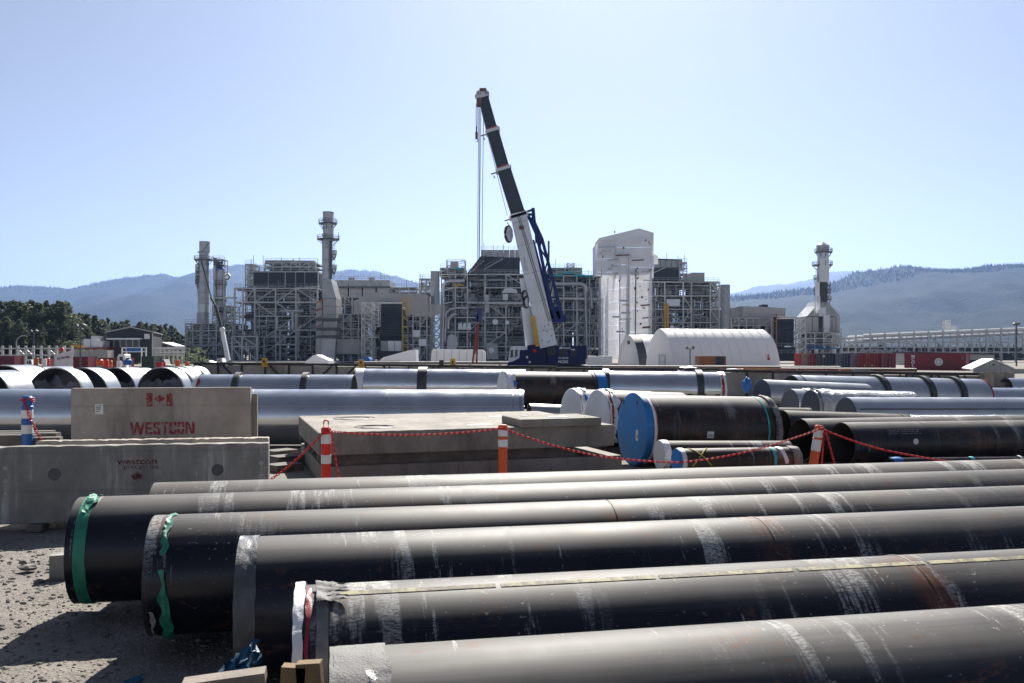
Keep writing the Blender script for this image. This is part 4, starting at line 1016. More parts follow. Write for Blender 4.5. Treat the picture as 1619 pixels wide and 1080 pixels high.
b = MB(); mk = m @ Matrix.Translation((20.2, -6.05, 1.7)); b.mbox(mk, (.5, .06, .5)); b.mbox(mk @ Matrix.Translation((-.1, 0, .6)), (.25, .06, .6)); b.build('red_mark', M['red'], t)
shelter('smaller white arched fabric shelter with dark edge stripe behind the large one', (993, 532), 578, 186, 76, 12.0, 14, 7, True)

# ------------------------------------------------------------------ shipping containers
def corr_mesh(L, W, H, mat, n=None):
    b = MB(); b.box((L / 2, W / 2, H / 2), (L - .1, W - .1, H - .1)); n = n or int(L / .28)
    for i in range(n):
        x = (i + .5) * L / n
        for y in (.02, W - .02): b.box((x, y, H / 2), (L / n * .52, .05, H - .28))
    return b.mesh('container_body', mat)
def container(label, org, th, L, col, door_col=None, H=2.6, group=None, W=2.44, dark_end=False):
    m = frame(axis_dir(th), org); t = thing('shipping_container', label, 'container', org, group)
    link('body', corr_mesh(L, W, H, M[col]), t, m)
    fr = M[col]
    for z in (.08, H - .06):
        for y in (.03, W - .03): link('rail', ucube(fr), t, m @ Matrix.Translation((L / 2, y, z)) @ Matrix.Diagonal((L, .12, .14, 1)))
    for x in (.06, L - .06):
        for y in (.05, W - .05): link('corner_post', ucube(fr), t, m @ Matrix.Translation((x, y, H / 2)) @ Matrix.Diagonal((.16, .16, H, 1)))
    for k in (0, 1):
        link('door', ucube(M[door_col or col]), t, m @ Matrix.Translation((-.01, .64 + k * 1.16, H / 2)) @ Matrix.Diagonal((.06, 1.1, H - .3, 1)))
        for q in (.3, .8): link('lock_rod', ucyl(M['galv'], 6), t, m @ Matrix.Translation((-.06, .12 + k * 1.16 + q, H / 2)) @ Matrix.Rotation(R_(90), 4, 'Y') @ Matrix.Diagonal((H - .35, .02, .02, 1)))
    return t, m
for k, c in {'c_red': (.50, .035, .03), 'c_tan': (.26, .22, .19), 'c_rust': (.26, .045, .028), 'c_maroon': (.24, .022, .03), 'c_slate': (.028, .037, .05), 'c_grey': (.17, .18, .23), 'c_navy': (.02, .026, .055), 'c_oran': (.40, .13, .03), 'c_brown': (.22, .035, .026), 'c_mar2': (.17, .018, .025)}.items():
    M[k] = simple(k.replace('c_', 'container_paint_'), c, .5, 0, .25, .6)
row = [('c_red', 'bright red container end at the start of the container row'), ('c_tan', 'weathered tan container in the row beside the bright red one'), ('c_rust', 'rust brown container in the row just after the tan one'),
       ('c_brown', 'dark brown container in the row between the rust one and the slate one'), ('c_slate', 'wide dark slate container in the row with a small pale mark'), ('c_grey', 'light grey container in the row between slate and navy'),
       ('c_navy', 'dark navy container in the row between two grey ones'), ('c_grey', 'light grey container in the row between navy and dark red'), ('c_maroon', 'dark red container in the row right after the second grey one'),
       ('c_rust', 'rust red container in the row with a small white mark low down'), ('c_maroon', 'dark red container in the row after the rust red one with white mark'), ('c_mar2', 'darkest maroon container in the row, before the lettered container'),]
xs_row = [1275, 1286, 1297, 1308, 1319, 1342, 1353.5, 1365.5, 1377, 1389.5, 1402.5, 1416, 1430]
thc = 47.0
for i, (c, lab) in enumerate(row):
    f_ = (xs_row[i] - 1275) / (1430 - 1275); Y = 182 - 34 * f_
    w = xs_row[i + 1] - xs_row[i]
    # end faces the camera side: long axis recedes
    ww = (w - .6) / F * Y
    org = Vector((PX(xs_row[i], Y), Y, 0)); a_ = 22 if i != 4 else 70
    t, m = container(lab, org, 8, 6.0, c, None, 2.75, 'shipping containers in a row', max(1.2, ww))
    if i in (4,): pbox(t, 'mark', m @ Vector((-.06, ww * .72, 2.2)), (.4, .05, .35), M['white'])
    if i in (8, 9): pbox(t, 'mark', m @ Vector((-.08, ww * .8, .6)), (.3, .05, .4), M['white'])
YE = 146
org = Vector((PX(1430, YE), YE, 0))
# long lettered container: side towards the camera
pA, pB = Vector((PX(1430, 146), 146, 0)), Vector((PX(1527, 140), 140, 0)); dth = math.degrees(math.atan2(pB.x - pA.x, pB.y - pA.y))
t, m = container('long dark red container lettered down its side with a round white emblem', pA, dth, (pB - pA).length, 'c_maroon', None, 2.75, 'shipping containers in a row')
sf = lambda x, z: m @ Matrix.Translation((x, -.02, z)) @ Matrix.Rotation(R_(90), 4, 'X')
Lc = (pB - pA).length
b = MB(); b.lathe([(.62, 0), (.62, .03), (0, .03)], 28, sf(Lc * .57, 1.35)); b.build('round_emblem', M['white'], t)
b = MB(); b.lathe([(.40, .031), (.40, .036), (.30, .036), (.30, .031)], 28, sf(Lc * .57, 1.35)); b.build('emblem_ring', M['c_grey'], t)
for k, ch in enumerate('MCOL'): text_part(t, sf(Lc * .145, 2.05 - k * .5), ch, .58, M['white'], 'container_letter', 1.2, .02, .02)
for k in range(2): text_part(t, sf(Lc * .945, 2.2 - k * .42), ('12', '40')[k], .36, M['c_tan'], 'container_number', 1.0, .01, .02)
# single orange container by the shelter
t, m = container('orange container with a dark open end before the large fabric shelter', Vector((PX(1106, 150), 150, .75)), 84, 4.6, 'c_oran', None, 1.5, None)
pbox(t, 'dark_side', m @ Vector((3.6, -.05, .75)), (1.5, .08, 1.4), M['clad_d'], R_(6))
# ------------------------------------------------------------------ decks, low containers and vehicles between the board walls and the shelters
def deck(label, xa, ya, Ya, xb, yb, Yb, h, mat, wd=2.4, top=None):
    A, B = P(xa, ya, Ya), P(xb, yb, Yb); a = (B - A); L = a.length; m = frame(Vector((a.x, a.y, 0)), Vector((A.x, A.y, 0)))
    zt = (A.z + B.z) / 2
    t = thing('flat_deck', label, 'flat rack', A, 'long flat steel decks')
    link('deck_frame', ucube(M[mat]), t, m @ Matrix.Translation((L / 2, wd / 2, zt - h / 2 - .06)) @ Matrix.Diagonal((L, wd, h, 1)))
    n = int(L / 1.2)
    for i in range(n): link('deck_board', ucube(M[top or 'board']), t, m @ Matrix.Translation(((i + .5) * L / n, wd / 2, zt - .03)) @ Matrix.Diagonal((L / n - .03, wd + .1, .06, 1)))
    for i in range(0, n + 1, 3):
        link('leg', ucube(M['blackframe']), t, m @ Matrix.Translation((i * L / n * .98 + .1, .1, (zt - h - .06) / 2)) @ Matrix.Diagonal((.14, .14, zt - h - .06, 1)))
    return t
M['paleboard'] = simple('sun_bleached_boards', (.52, .50, .47), .7, 0, .12, .5)
deck('long rusty flat deck with pale boards running past the shelters', 925, 577.5, 112, 1330, 580, 104, .35, 'rustdeck', 2.4, 'paleboard')
deck('second pale flat deck in front of the container row', 1235, 579.5, 102, 1450, 585, 98, .30, 'rustdeck', 2.4, 'paleboard')
deck('low rusty flat deck under the big crane body', 930, 581, 92, 1070, 583, 90, .30, 'rustdeck', 2.4)
deck('pale flat deck by the tanker shaped covered load', 560, 571, 105, 810, 573, 100, .25, 'c_tan', 2.4, 'paleboard')
for i, (xa, xb, c, lab) in enumerate(((1176, 1222, 'c_oran', 'low orange open container beside the white pickup'), (1222, 1262, 'c_rust', 'low rust red open container after the orange one'), (1262, 1330, 'c_brown', 'long low brown open container under the pale deck'),
                                (1330, 1352, 'c_oran', 'short low orange container end under the pale deck'), (1352, 1378, 'c_grey', 'short low grey blue container end under the pale deck'))):
    Y = 84 - i; A = Vector((PX(xa, Y), Y, 0)); L = PX(xb - 1.5, Y) - A.x
    container(lab, A, 90, L, c, None, PZ(582.5 + i * .4, Y), 'low open containers')
# tarps
def tarp(label, pts, Y, mat, dep=2.0):
    b = MB(); n = 12; vs = []
    for i in range(n + 1):
        q = i / n; k = q * (len(pts) - 1); j = min(int(k), len(pts) - 2); fx = k - j
        x = pts[j][0] * (1 - fx) + pts[j + 1][0] * fx; y = pts[j][1] * (1 - fx) + pts[j + 1][1] * fx
        top = P(x, y, Y)
        for l in range(5):
            dz = [0.0, 0, -.05, -.5, -1][l]; dy = [dep, dep * .5, 0, -.15, -.2][l]
            vs.append((top.x, Y + dy, max(.02, top.z + dz * (top.z if l > 2 else 1) * (.99 if l > 2 else 1) + .12 * noise.noise((i * .6, l * .8, Y)))))
    b.add(vs, [(i * 5 + j, i * 5 + j + 1, (i + 1) * 5 + j + 1, (i + 1) * 5 + j) for i in range(n) for j in range(4)])
    return tag(b.build('tarpaulin', M[mat], None, True, angle=60), label, 'tarpaulin')
tarp('dark blue tarpaulin over a low stack behind the ringed silver pipe', [(1015, 584), (1050, 582.5), (1075, 584.5)], 76, 'navy')
tarp('white and blue tarpaulin heap beside the dark blue tarpaulin', [(1072, 585), (1100, 583), (1128, 586)], 74, 'blue')
tarp('white crumpled sheet over a load just beyond the blue tarpaulin', [(1080, 581), (1095, 580), (1110, 583)], 79, 'sheet_w')
# pickup (only its roof shows over the wall)
def vehicle(label, x0, x1, ytop, Y, col, cat, name, kind='pickup'):
    L = PX(x1, Y) - PX(x0, Y); H = PZ(ytop, Y); A = Vector((PX(x0, Y), Y, 0))
    t = thing(name, label, cat, A)
    prof = {'pickup': [(0, .25), (0, .5), (.22, .54), (.34, .62), (.44, 1), (.72, 1), (.80, .62), (1, .6), (1, .25)],
            'truck': [(0, .2), (0, .9), (.05, 1), (.22, 1), (.25, .95), (.25, .3), (1, .3), (1, .2)]}[kind]
    b = MB(); b.prism([(x * L, z * H) for x, z in prof], Matrix.Translation((A.x, A.y + 1.8, 0)) @ Matrix.Rotation(R_(90), 4, 'X'), 1.8); b.build('body', M[col], t)
    if kind == 'pickup':
        for xa, xb in ((.40, .54), (.56, .72)):
            b = MB(); b.prism([(xa * L + (.03 * L if xa < .5 else 0), .66 * H), (xb * L, .66 * H), (xb * L - .01 * L, .93 * H), (xa * L + (.07 * L if xa < .5 else .01 * L), .93 * H)], Matrix.Translation((A.x, A.y + .01, 0)) @ Matrix.Rotation(R_(90), 4, 'X'), .03); b.build('window', M['glass'], t)
    else:
        b = MB(); b.box((A.x + .12 * L, A.y - .0, .74 * H), (.12 * L, .04, .25 * H)); b.build('window', M['glass'], t)
    for xx in (.18, .8):
        for yy in (.1, 1.7):
            ptube(t, 'wheel', (A.x + xx * L, A.y + yy - .12, .17 * H), (A.x + xx * L, A.y + yy + .12, .17 * H), .17 * H, M['black'])
    return t, A, L, H
vehicle('white pickup whose roof shows above the framed board wall', 1138, 1182, 583.2, 73, 'white', 'pickup truck', 'pickup_truck')

# ------------------------------------------------------------------ covered loads and small shelters before the plant
def covered(label, prof, Y, dep, mat='fabric', name='covered_load', cat='covered load'):
    t = thing(name, label, cat, (PX(prof[0][0], Y), Y, 0)); b = MB()
    b.prism([(PX(x, Y), max(0.0, PZ(y, Y))) for x, y in prof], Matrix.Translation((0, Y + dep, 0)) @ Matrix.Rotation(R_(90), 4, 'X'), dep)
    b.build('cover', M[mat], t); return t
t = covered('white sheet covered long load on a trailer by the plant', [(681, 573), (682, 556), (686, 552), (762, 553), (767, 557), (767, 573)], 150, 3.0)
for k in range(7): pbar(t, 'rib', P(690 + k * 12, 573, 149.9), P(690 + k * 12, 554.5, 149.9), .07, M['galv'])
pbar(t, 'ridge_sheet', P(684, 552.5, 151), P(764, 553.2, 151), .9, M['white'], .12)
covered('wedge shaped white covered load rising toward one end', [(600, 575), (600, 570), (606, 565), (648, 553.5), (657, 553), (658, 575)], 140, 4)
t = covered('small white gabled tent at the foot of the tall stack', [(482, 575), (482, 572), (496, 561.5), (500, 561), (519, 570), (519, 575)], 130, 4)
covered('low pale box shaped cover beside the small gabled tent', [(498, 575), (498, 566), (519, 566), (519, 575)], 136, 2)
covered('low green skid container in front of the louvred building', [(588, 576), (588, 570), (628, 570), (628, 576)], 128, 2.4, 'green', 'skid_container', 'container')
covered('low blue grey pale container at the foot of the wrapped tower', [(930, 578), (930, 563), (968, 563), (968, 578)], 176, 5, 'alu', 'site_cabin', 'cabin')
covered('small blue machine cover beside the yellow sign plate', [(565, 575), (566, 566), (582, 564.5), (585, 568), (585, 575)], 120, 2.4, 'blue', 'machine_cover', 'cover')

# ------------------------------------------------------------------ the mobile crane
YC = 97.0
M['craneblue'] = simple('crane_blue_paint', (.006, .013, .085), .4, 0, .2, .7, .1, .2)
M['boomdark'] = simple('boom_dark_grey_paint', (.026, .036, .05), .4, 0, .15, .3)
M['cranewhite'] = simple('crane_white_paint', (.66, .70, .76), .4, 0, .12, .3)
CR = thing('mobile_crane', 'big white and navy mobile crane with its boom raised over the yard', 'crane', (PX(860, YC), YC, 0))
p_ = lambda x, y, dy=0.0: P(x, y, YC + dy)
# carrier
pbox(CR, 'carrier', (PX(862, YC + 1.6), YC + 1.6, 1.0), (12.5, 2.7, .7), M['craneblue'])
for k in range(5):
    for yy in (.15, 2.9):
        x = PX(862, YC) - 5 + k * 2.5; ptube(CR, 'wheel', (x, YC + yy - .2, .62), (x, YC + yy + .3, .62), .62, M['black'], 18)
# superstructure
def prism_px(parent, name, poly, dy, dep, mat, label=None):
    b = MB(); Y = YC + dy; b.prism([(PX(x, Y), PZ(y, Y)) for x, y in poly], Matrix.Translation((0, Y + dep, 0)) @ Matrix.Rotation(R_(90), 4, 'X'), dep); return b.build(name, mat, parent, label=label)
prism_px(CR, 'slew_deck', [(822, 580), (822, 572), (926, 572), (926, 576), (905, 580)], .4, 2.4, M['blackframe'])
prism_px(CR, 'machine_house', [(833.5, 577), (834, 546), (846, 545), (846, 577)], -.3, 3.4, M['craneblue'])
prism_px(CR, 'machine_house', [(846, 577), (846, 545), (866, 545.2), (866, 577)], -.15, 3.0, M['craneblue'])
cw = prism_px(CR, 'counterweight', [(866, 576), (866, 547), (928, 546.5), (928, 567), (925, 568), (925, 576)], -.6, 2.6, M['craneblue'])
for (x0, x1, y0, y1) in ((864.5, 878, 549, 562), (884, 898, 552.5, 563), (903, 912, 553, 564)):
    prism_px(CR, 'recess', [(x0, y1), (x0, y0), (x1, y0), (x1, y1)], -.64, .05, M['clad_d'])
for (x0, x1, y0, y1, c) in ((843, 848, 552, 557, 'red'), (903, 909, 552, 553.6, 'white'), (836, 839, 571, 574, 'white'), (831.6, 834.6, 563, 566.5, 'white')):
    prism_px(CR, 'marking', [(x0, y1), (x0, y0), (x1, y0), (x1, y1)], -.66 if x0 > 860 else -.36, .04, M[c])
tm = lambda x, y: Matrix.Translation(P(x, y, YC - .62)) @ Matrix.Rotation(R_(90), 4, 'X')
text_part(CR, tm(894, 551.5), 'TADANO', .26, M['white'], 'lettering', 1.0, .006, .02)
b = MB()
for dx in (0, .14): b.prism([(dx, 0), (dx + .1, 0), (dx + .2, .26), (dx + .1, .26)], tm(883 + 1, 552), .03)
b.build('emblem', M['white'], CR)
text_part(CR, tm(890.5, 567.5), 'CC-850-40', .30, M['white'], 'lettering', .8, .004, .02)
text_part(CR, tm(890.5, 574), 'NCSG', .40, M['white'], 'lettering', 1.0, .012, .02)
for k in range(9): pbar(CR, 'guard_rail', p_(868 + k * 6.5, 546.5, .6), p_(868 + k * 6.5, 542.8, .6), .05, M['galv'])
# cab
cab = prism_px(CR, 'cab', [(803, 577), (803.5, 570), (806, 552), (809, 548), (816, 547), (834, 548.5), (834, 553), (822, 554), (822, 565), (812, 572), (812, 577)], -.2, 2.2, M['cranewhite'])
for i, pl in enumerate(([(806.6, 566), (807.2, 553.5), (811.5, 552.8), (811.5, 565)], [(814, 566.5), (814.3, 552.8), (818.5, 552.8), (818.5, 562)])):
    b = MB(); Y = YC - .22; b.prism([(PX(x, Y), PZ(y, Y)) for x, y in pl], Matrix.Translation((0, Y + .03, 0)) @ Matrix.Rotation(R_(90), 4, 'X'), .03); b.build('window', M['glass'], cab)
prism_px(CR, 'lower_cab', [(802, 578), (803, 573), (811, 571.5), (821, 566), (822, 553.5), (834, 553.5), (834, 582), (806, 582)], -.24, 2.1, M['craneblue'])
# boom: frame along boom axis, the near face shows
def boom_sec(name, bx, by, tx, ty, wb, wt, dep, mat, label=None, dy0=0.0):
    A, B = p_(bx, by, dy0), p_(tx, ty, dy0); d = (B - A); m = frame(d, A, (0, -1, 0)); L = d.length
    s_ = YC / F; hb, ht = wb * s_ / 2, wt * s_ / 2
    b = MB(); vs = []
    for x, h in ((0, hb), (L, ht)):
        for (yy, zz) in ((-h, dep / 2), (h, dep / 2), (h, -dep * .30), (h * .55, -dep / 2), (-h * .55, -dep / 2), (-h, -dep * .30)): vs.append(m @ Vector((x, yy, zz)))
    fs = [tuple(range(6))[::-1], tuple(range(6, 12))] + [(i, (i + 1) % 6, 6 + (i + 1) % 6, 6 + i) for i in range(6)]
    b.add(vs, fs); return b.build(name, mat, CR, label=label), m, L
base, bm_, bL = boom_sec('boom_base', 867, 548, 819, 338, 27, 25, 1.9, M['cranewhite'], 'white base section of the boom')
boom_sec('boom_section', 819.5, 340, 796.5, 268, 22, 21, 1.6, M['boomdark'], 'dark telescopic section')
boom_sec('boom_section', 796.5, 270, 779, 208, 19.5, 18.5, 1.4, M['boomdark'], 'dark telescopic section')
boom_sec('boom_section', 779, 210, 763.5, 152, 17, 15.5, 1.25, M['boomdark'], 'dark uppermost telescopic section')
for (x, y, wd) in ((796, 268.5, 25), (779, 208, 23), (820, 342, 30)):
    A = p_(x, y); dirv = (p_(762, 150) - p_(820, 342)).normalized(); m = frame(dirv, A, (0, -1, 0)); s_ = YC / F
    b = MB(); b.mbox(m, (.30, wd * s_, 1.9)); b.build('boom_collar', M['cranewhite'], CR)
    b = MB(); b.mbox(m @ Matrix.Translation((.26, 0, 0)), (.14, wd * s_ * .8, 1.6)); b.build('wear_pad', M['redframe'], CR)
    b = MB(); b.bar(m @ Vector((.05, wd * s_ / 2, -.6)), m @ Vector((.05, wd * s_ / 2 + .55, -.6)), .12); b.bar(m @ Vector((-.2, wd * s_ / 2 + .3, -.6)), m @ Vector((-.5, wd * s_ / 2 + .3, -.6)), .1); b.build('rope_guide', M['boomdark'], CR)
# boom face plates, seams and cables
for f_ in (.12, .34, .55, .76, .93):
    b = MB(); b.mbox(bm_ @ Matrix.Translation((bL * f_, 0, .96)), (.05, 1.7, .03)); b.build('plate_seam', M['galv'], CR)
for yy in (-.25, -.05):
    pbar(CR, 'boom_cable', bm_ @ Vector((bL * .18, yy - .55, 1.0)), bm_ @ Vector((bL * .985, yy + .2, 1.0)), .05, M['blackframe'])
text_part(CR, bm_ @ Matrix.Translation((bL * .62, .62, .965)) @ Matrix.Rotation(R_(180), 4, 'Z'), 'NCSG', .34, M['galv'], 'lettering', 1.6, .0, .015)
rr = random.Random(9)
for k in range(9):
    b = MB(); b.mbox(bm_ @ Matrix.Translation((bL * rr.uniform(.03, .2), rr.uniform(-.75, .75), .965)), (.12, .1, .03)); b.build('bolt_plate', M['blackframe'], CR)
# lift cylinder and yellow hose guard
b = MB(); b.tube(p_(840, 549, .5), p_(833, 485, .5), .62, 20); b.tube(p_(833, 485, .5), p_(826, 440, .5), .34, 16); b.build('lift_cylinder', M['cranewhite'], CR, True)
pbar(CR, 'yellow_strip', p_(850, 548, -.9), p_(842.5, 500, -.9), .42, M['yellow'])
# sheaves and drums on the side of the boom
for (x, y, r) in ((804, 370, .84), (829, 468, .5), (831.5, 478, .55)):
    b = MB(); c = p_(x, y, -.8); ax_ = Vector((.90, -.42, 0)); mq = frame(ax_, c); b.tube(c - ax_ * .14, c + ax_ * .14, r, 22); b.build('sheave', M['cranewhite'], CR, True)
    b = MB(); b.path([mq @ Vector((.0, r * 1.0 * math.cos(k / 18 * 6.283), r * 1.0 * math.sin(k / 18 * 6.283))) for k in range(18)], .16, 6, True); b.build('sheave_rim', M['blackframe'], CR, True)
b = MB(); c = p_(824.5, 360, -1.05); b.box(c, (.5, .2, .35)); b.build('boom_lamp', M['rustdeck'], CR)
# head
hd = boom_sec('boom_head', 765, 156, 761, 145, 19, 16, 1.7, M['cranewhite'])[0]
for (x, y, sx, sz) in ((763.5, 144, .7, .35), (757, 150, .5, .25), (757.5, 162, .55, .75), (770, 149, .5, .3)):
    b = MB(); b.box(p_(x, y, -.4), (sx, 1.1, sz)); b.build('head_fitting', M['rustdeck'] if sz > .3 else M['galv'], CR)
for dx in (0, 2.2):
    b = MB(); c = p_(757.5 + dx, 164, -.5); b.tube(c, c + Vector((0, .25, 0)), .3, 16); b.build('head_sheave', M['blackframe'], CR, True)
pbar(CR, 'antenna_arm', p_(751, 152, -.4), p_(760, 151, -.4), .1, M['galv']); pbar(CR, 'antenna_arm', p_(752, 149.5, -.4), p_(752, 156, -.4), .12, M['galv'])
# jib folded at the side of the boom
NB = M['jibblue'] = simple('jib_blue_paint', (.010, .030, .15), .4, 0, .2, .7, .1, .25)
def jp(x, y, dy=0): return p_(x, y, 1.2 + dy)
jib = link('jib', None, CR, WM[CR]); jib['label'] = 'navy lattice jib stowed along the boom'
jl = [(826, 336), (837, 345), (849, 372), (869, 470), (880, 508)]; jr = [(843, 330), (845, 352), (857, 378), (879, 462), (890, 507)]
for line, w_ in ((jl, .36), (jr, .34)):
    for dy in (0, 1.0):
        for i in range(len(line) - 1): pbar(jib, 'chord', jp(*line[i], dy), jp(*line[i + 1], dy), w_, NB)
def lerp_line(ln, q):
    k = q * (len(ln) - 1); i = min(int(k), len(ln) - 2); f_ = k - i; return (ln[i][0] * (1 - f_) + ln[i + 1][0] * f_, ln[i][1] * (1 - f_) + ln[i + 1][1] * f_)
for k in range(20):
    q, q2 = k / 20, (k + 1) / 20
    pa, pb2 = (lerp_line(jl, q), lerp_line(jr, q2)) if k % 2 else (lerp_line(jr, q), lerp_line(jl, q2))
    for dy in (0, 1.0): pbar(jib, 'lacing', jp(*pa, dy), jp(*pb2, dy), .17, NB)
    pbar(jib, 'lacing', jp(*lerp_line(jl, q), 0), jp(*lerp_line(jl, q2), 1.0), .10, NB)
pbar(jib, 'spreader', jp(826, 337), jp(845, 331), .22, NB); pbar(jib, 'mast', jp(843, 329), jp(843, 352), .35, NB); pbar(jib, 'end_plate', jp(846, 378), jp(857, 377), .9, NB)
for k in range(7): pbar(jib, 'second_chord', jp(842 + k * 4.6, 380 + k * 17.5, .4), jp(846.6 + k * 4.6, 397.5 + k * 17.5, .4), .75 if k > 2 else .4, NB)
b = MB()
for k in range(6): b.box(jp(868 + k * 4, 492 + (k % 3) * 6, .5), (.9, 1.2, .9))
b.build('jib_foot', NB, jib)
# ropes, hook blocks, slings
for xt, yt, xb_, yb_ in ((752.8, 165, 752.8, 205), (755, 165, 754.4, 205)): ptube(CR, 'hoist_rope', p_(xt, yt, -.5), p_(xb_, yb_, -.5), .035, M['rope'], 6)
for xt, xb_ in ((757, 754), (758.5, 756.5), (760.2, 757), (764.5, 761)): ptube(CR, 'hoist_rope', p_(xt, 170, -.5), p_(xb_, 497, -.5), .035, M['rope'], 6)
ptube(CR, 'hoist_rope', p_(761, 175, -.5), p_(802, 340, -.8), .03, M['rope'], 6)
b = MB(); b.box(p_(753.5, 214, -.5), (.28, .28, .7)); b.tube(p_(753.5, 200, -.5), p_(753.5, 209, -.5), .08, 8); b.build('hook_ball', M['rustdeck'], CR)
b = MB(); b.path([p_(753.5, 219, -.5) + Vector((.16 * math.sin(q), 0, -.18 - .16 * math.cos(q - .0) + .0)) for q in (-.2, .5, 1.2, 2.0, 2.8, 3.6, 4.2)], .05, 6); b.build('hook', M['blackframe'], CR, True)
b = MB(); b.box(p_(758, 500, -.5), (.55, .5, 1.4)); b.box(p_(753.5, 503, -.5), (.35, .5, .8)); b.box(p_(757, 489, -.5), (.9, .4, .25)); b.build('hook_block', M['navy'], CR)
M['slingred'] = simple('dark_red_frame_paint', (.24, .045, .022), .55, 0, .25, .6)
t = thing('lifting_frame', 'tall narrow red frame hanging below the crane hook block', 'lifting frame', p_(754, 575, -.5))
for (x0, y0, x1, y1) in ((754.5, 512, 747, 575), (756, 512, 753.5, 575), (755, 530, 750.5, 560)): pbar(t, 'red_leg', p_(x0, y0, -.5), p_(x1, y1, -.5), .19, M['slingred'])
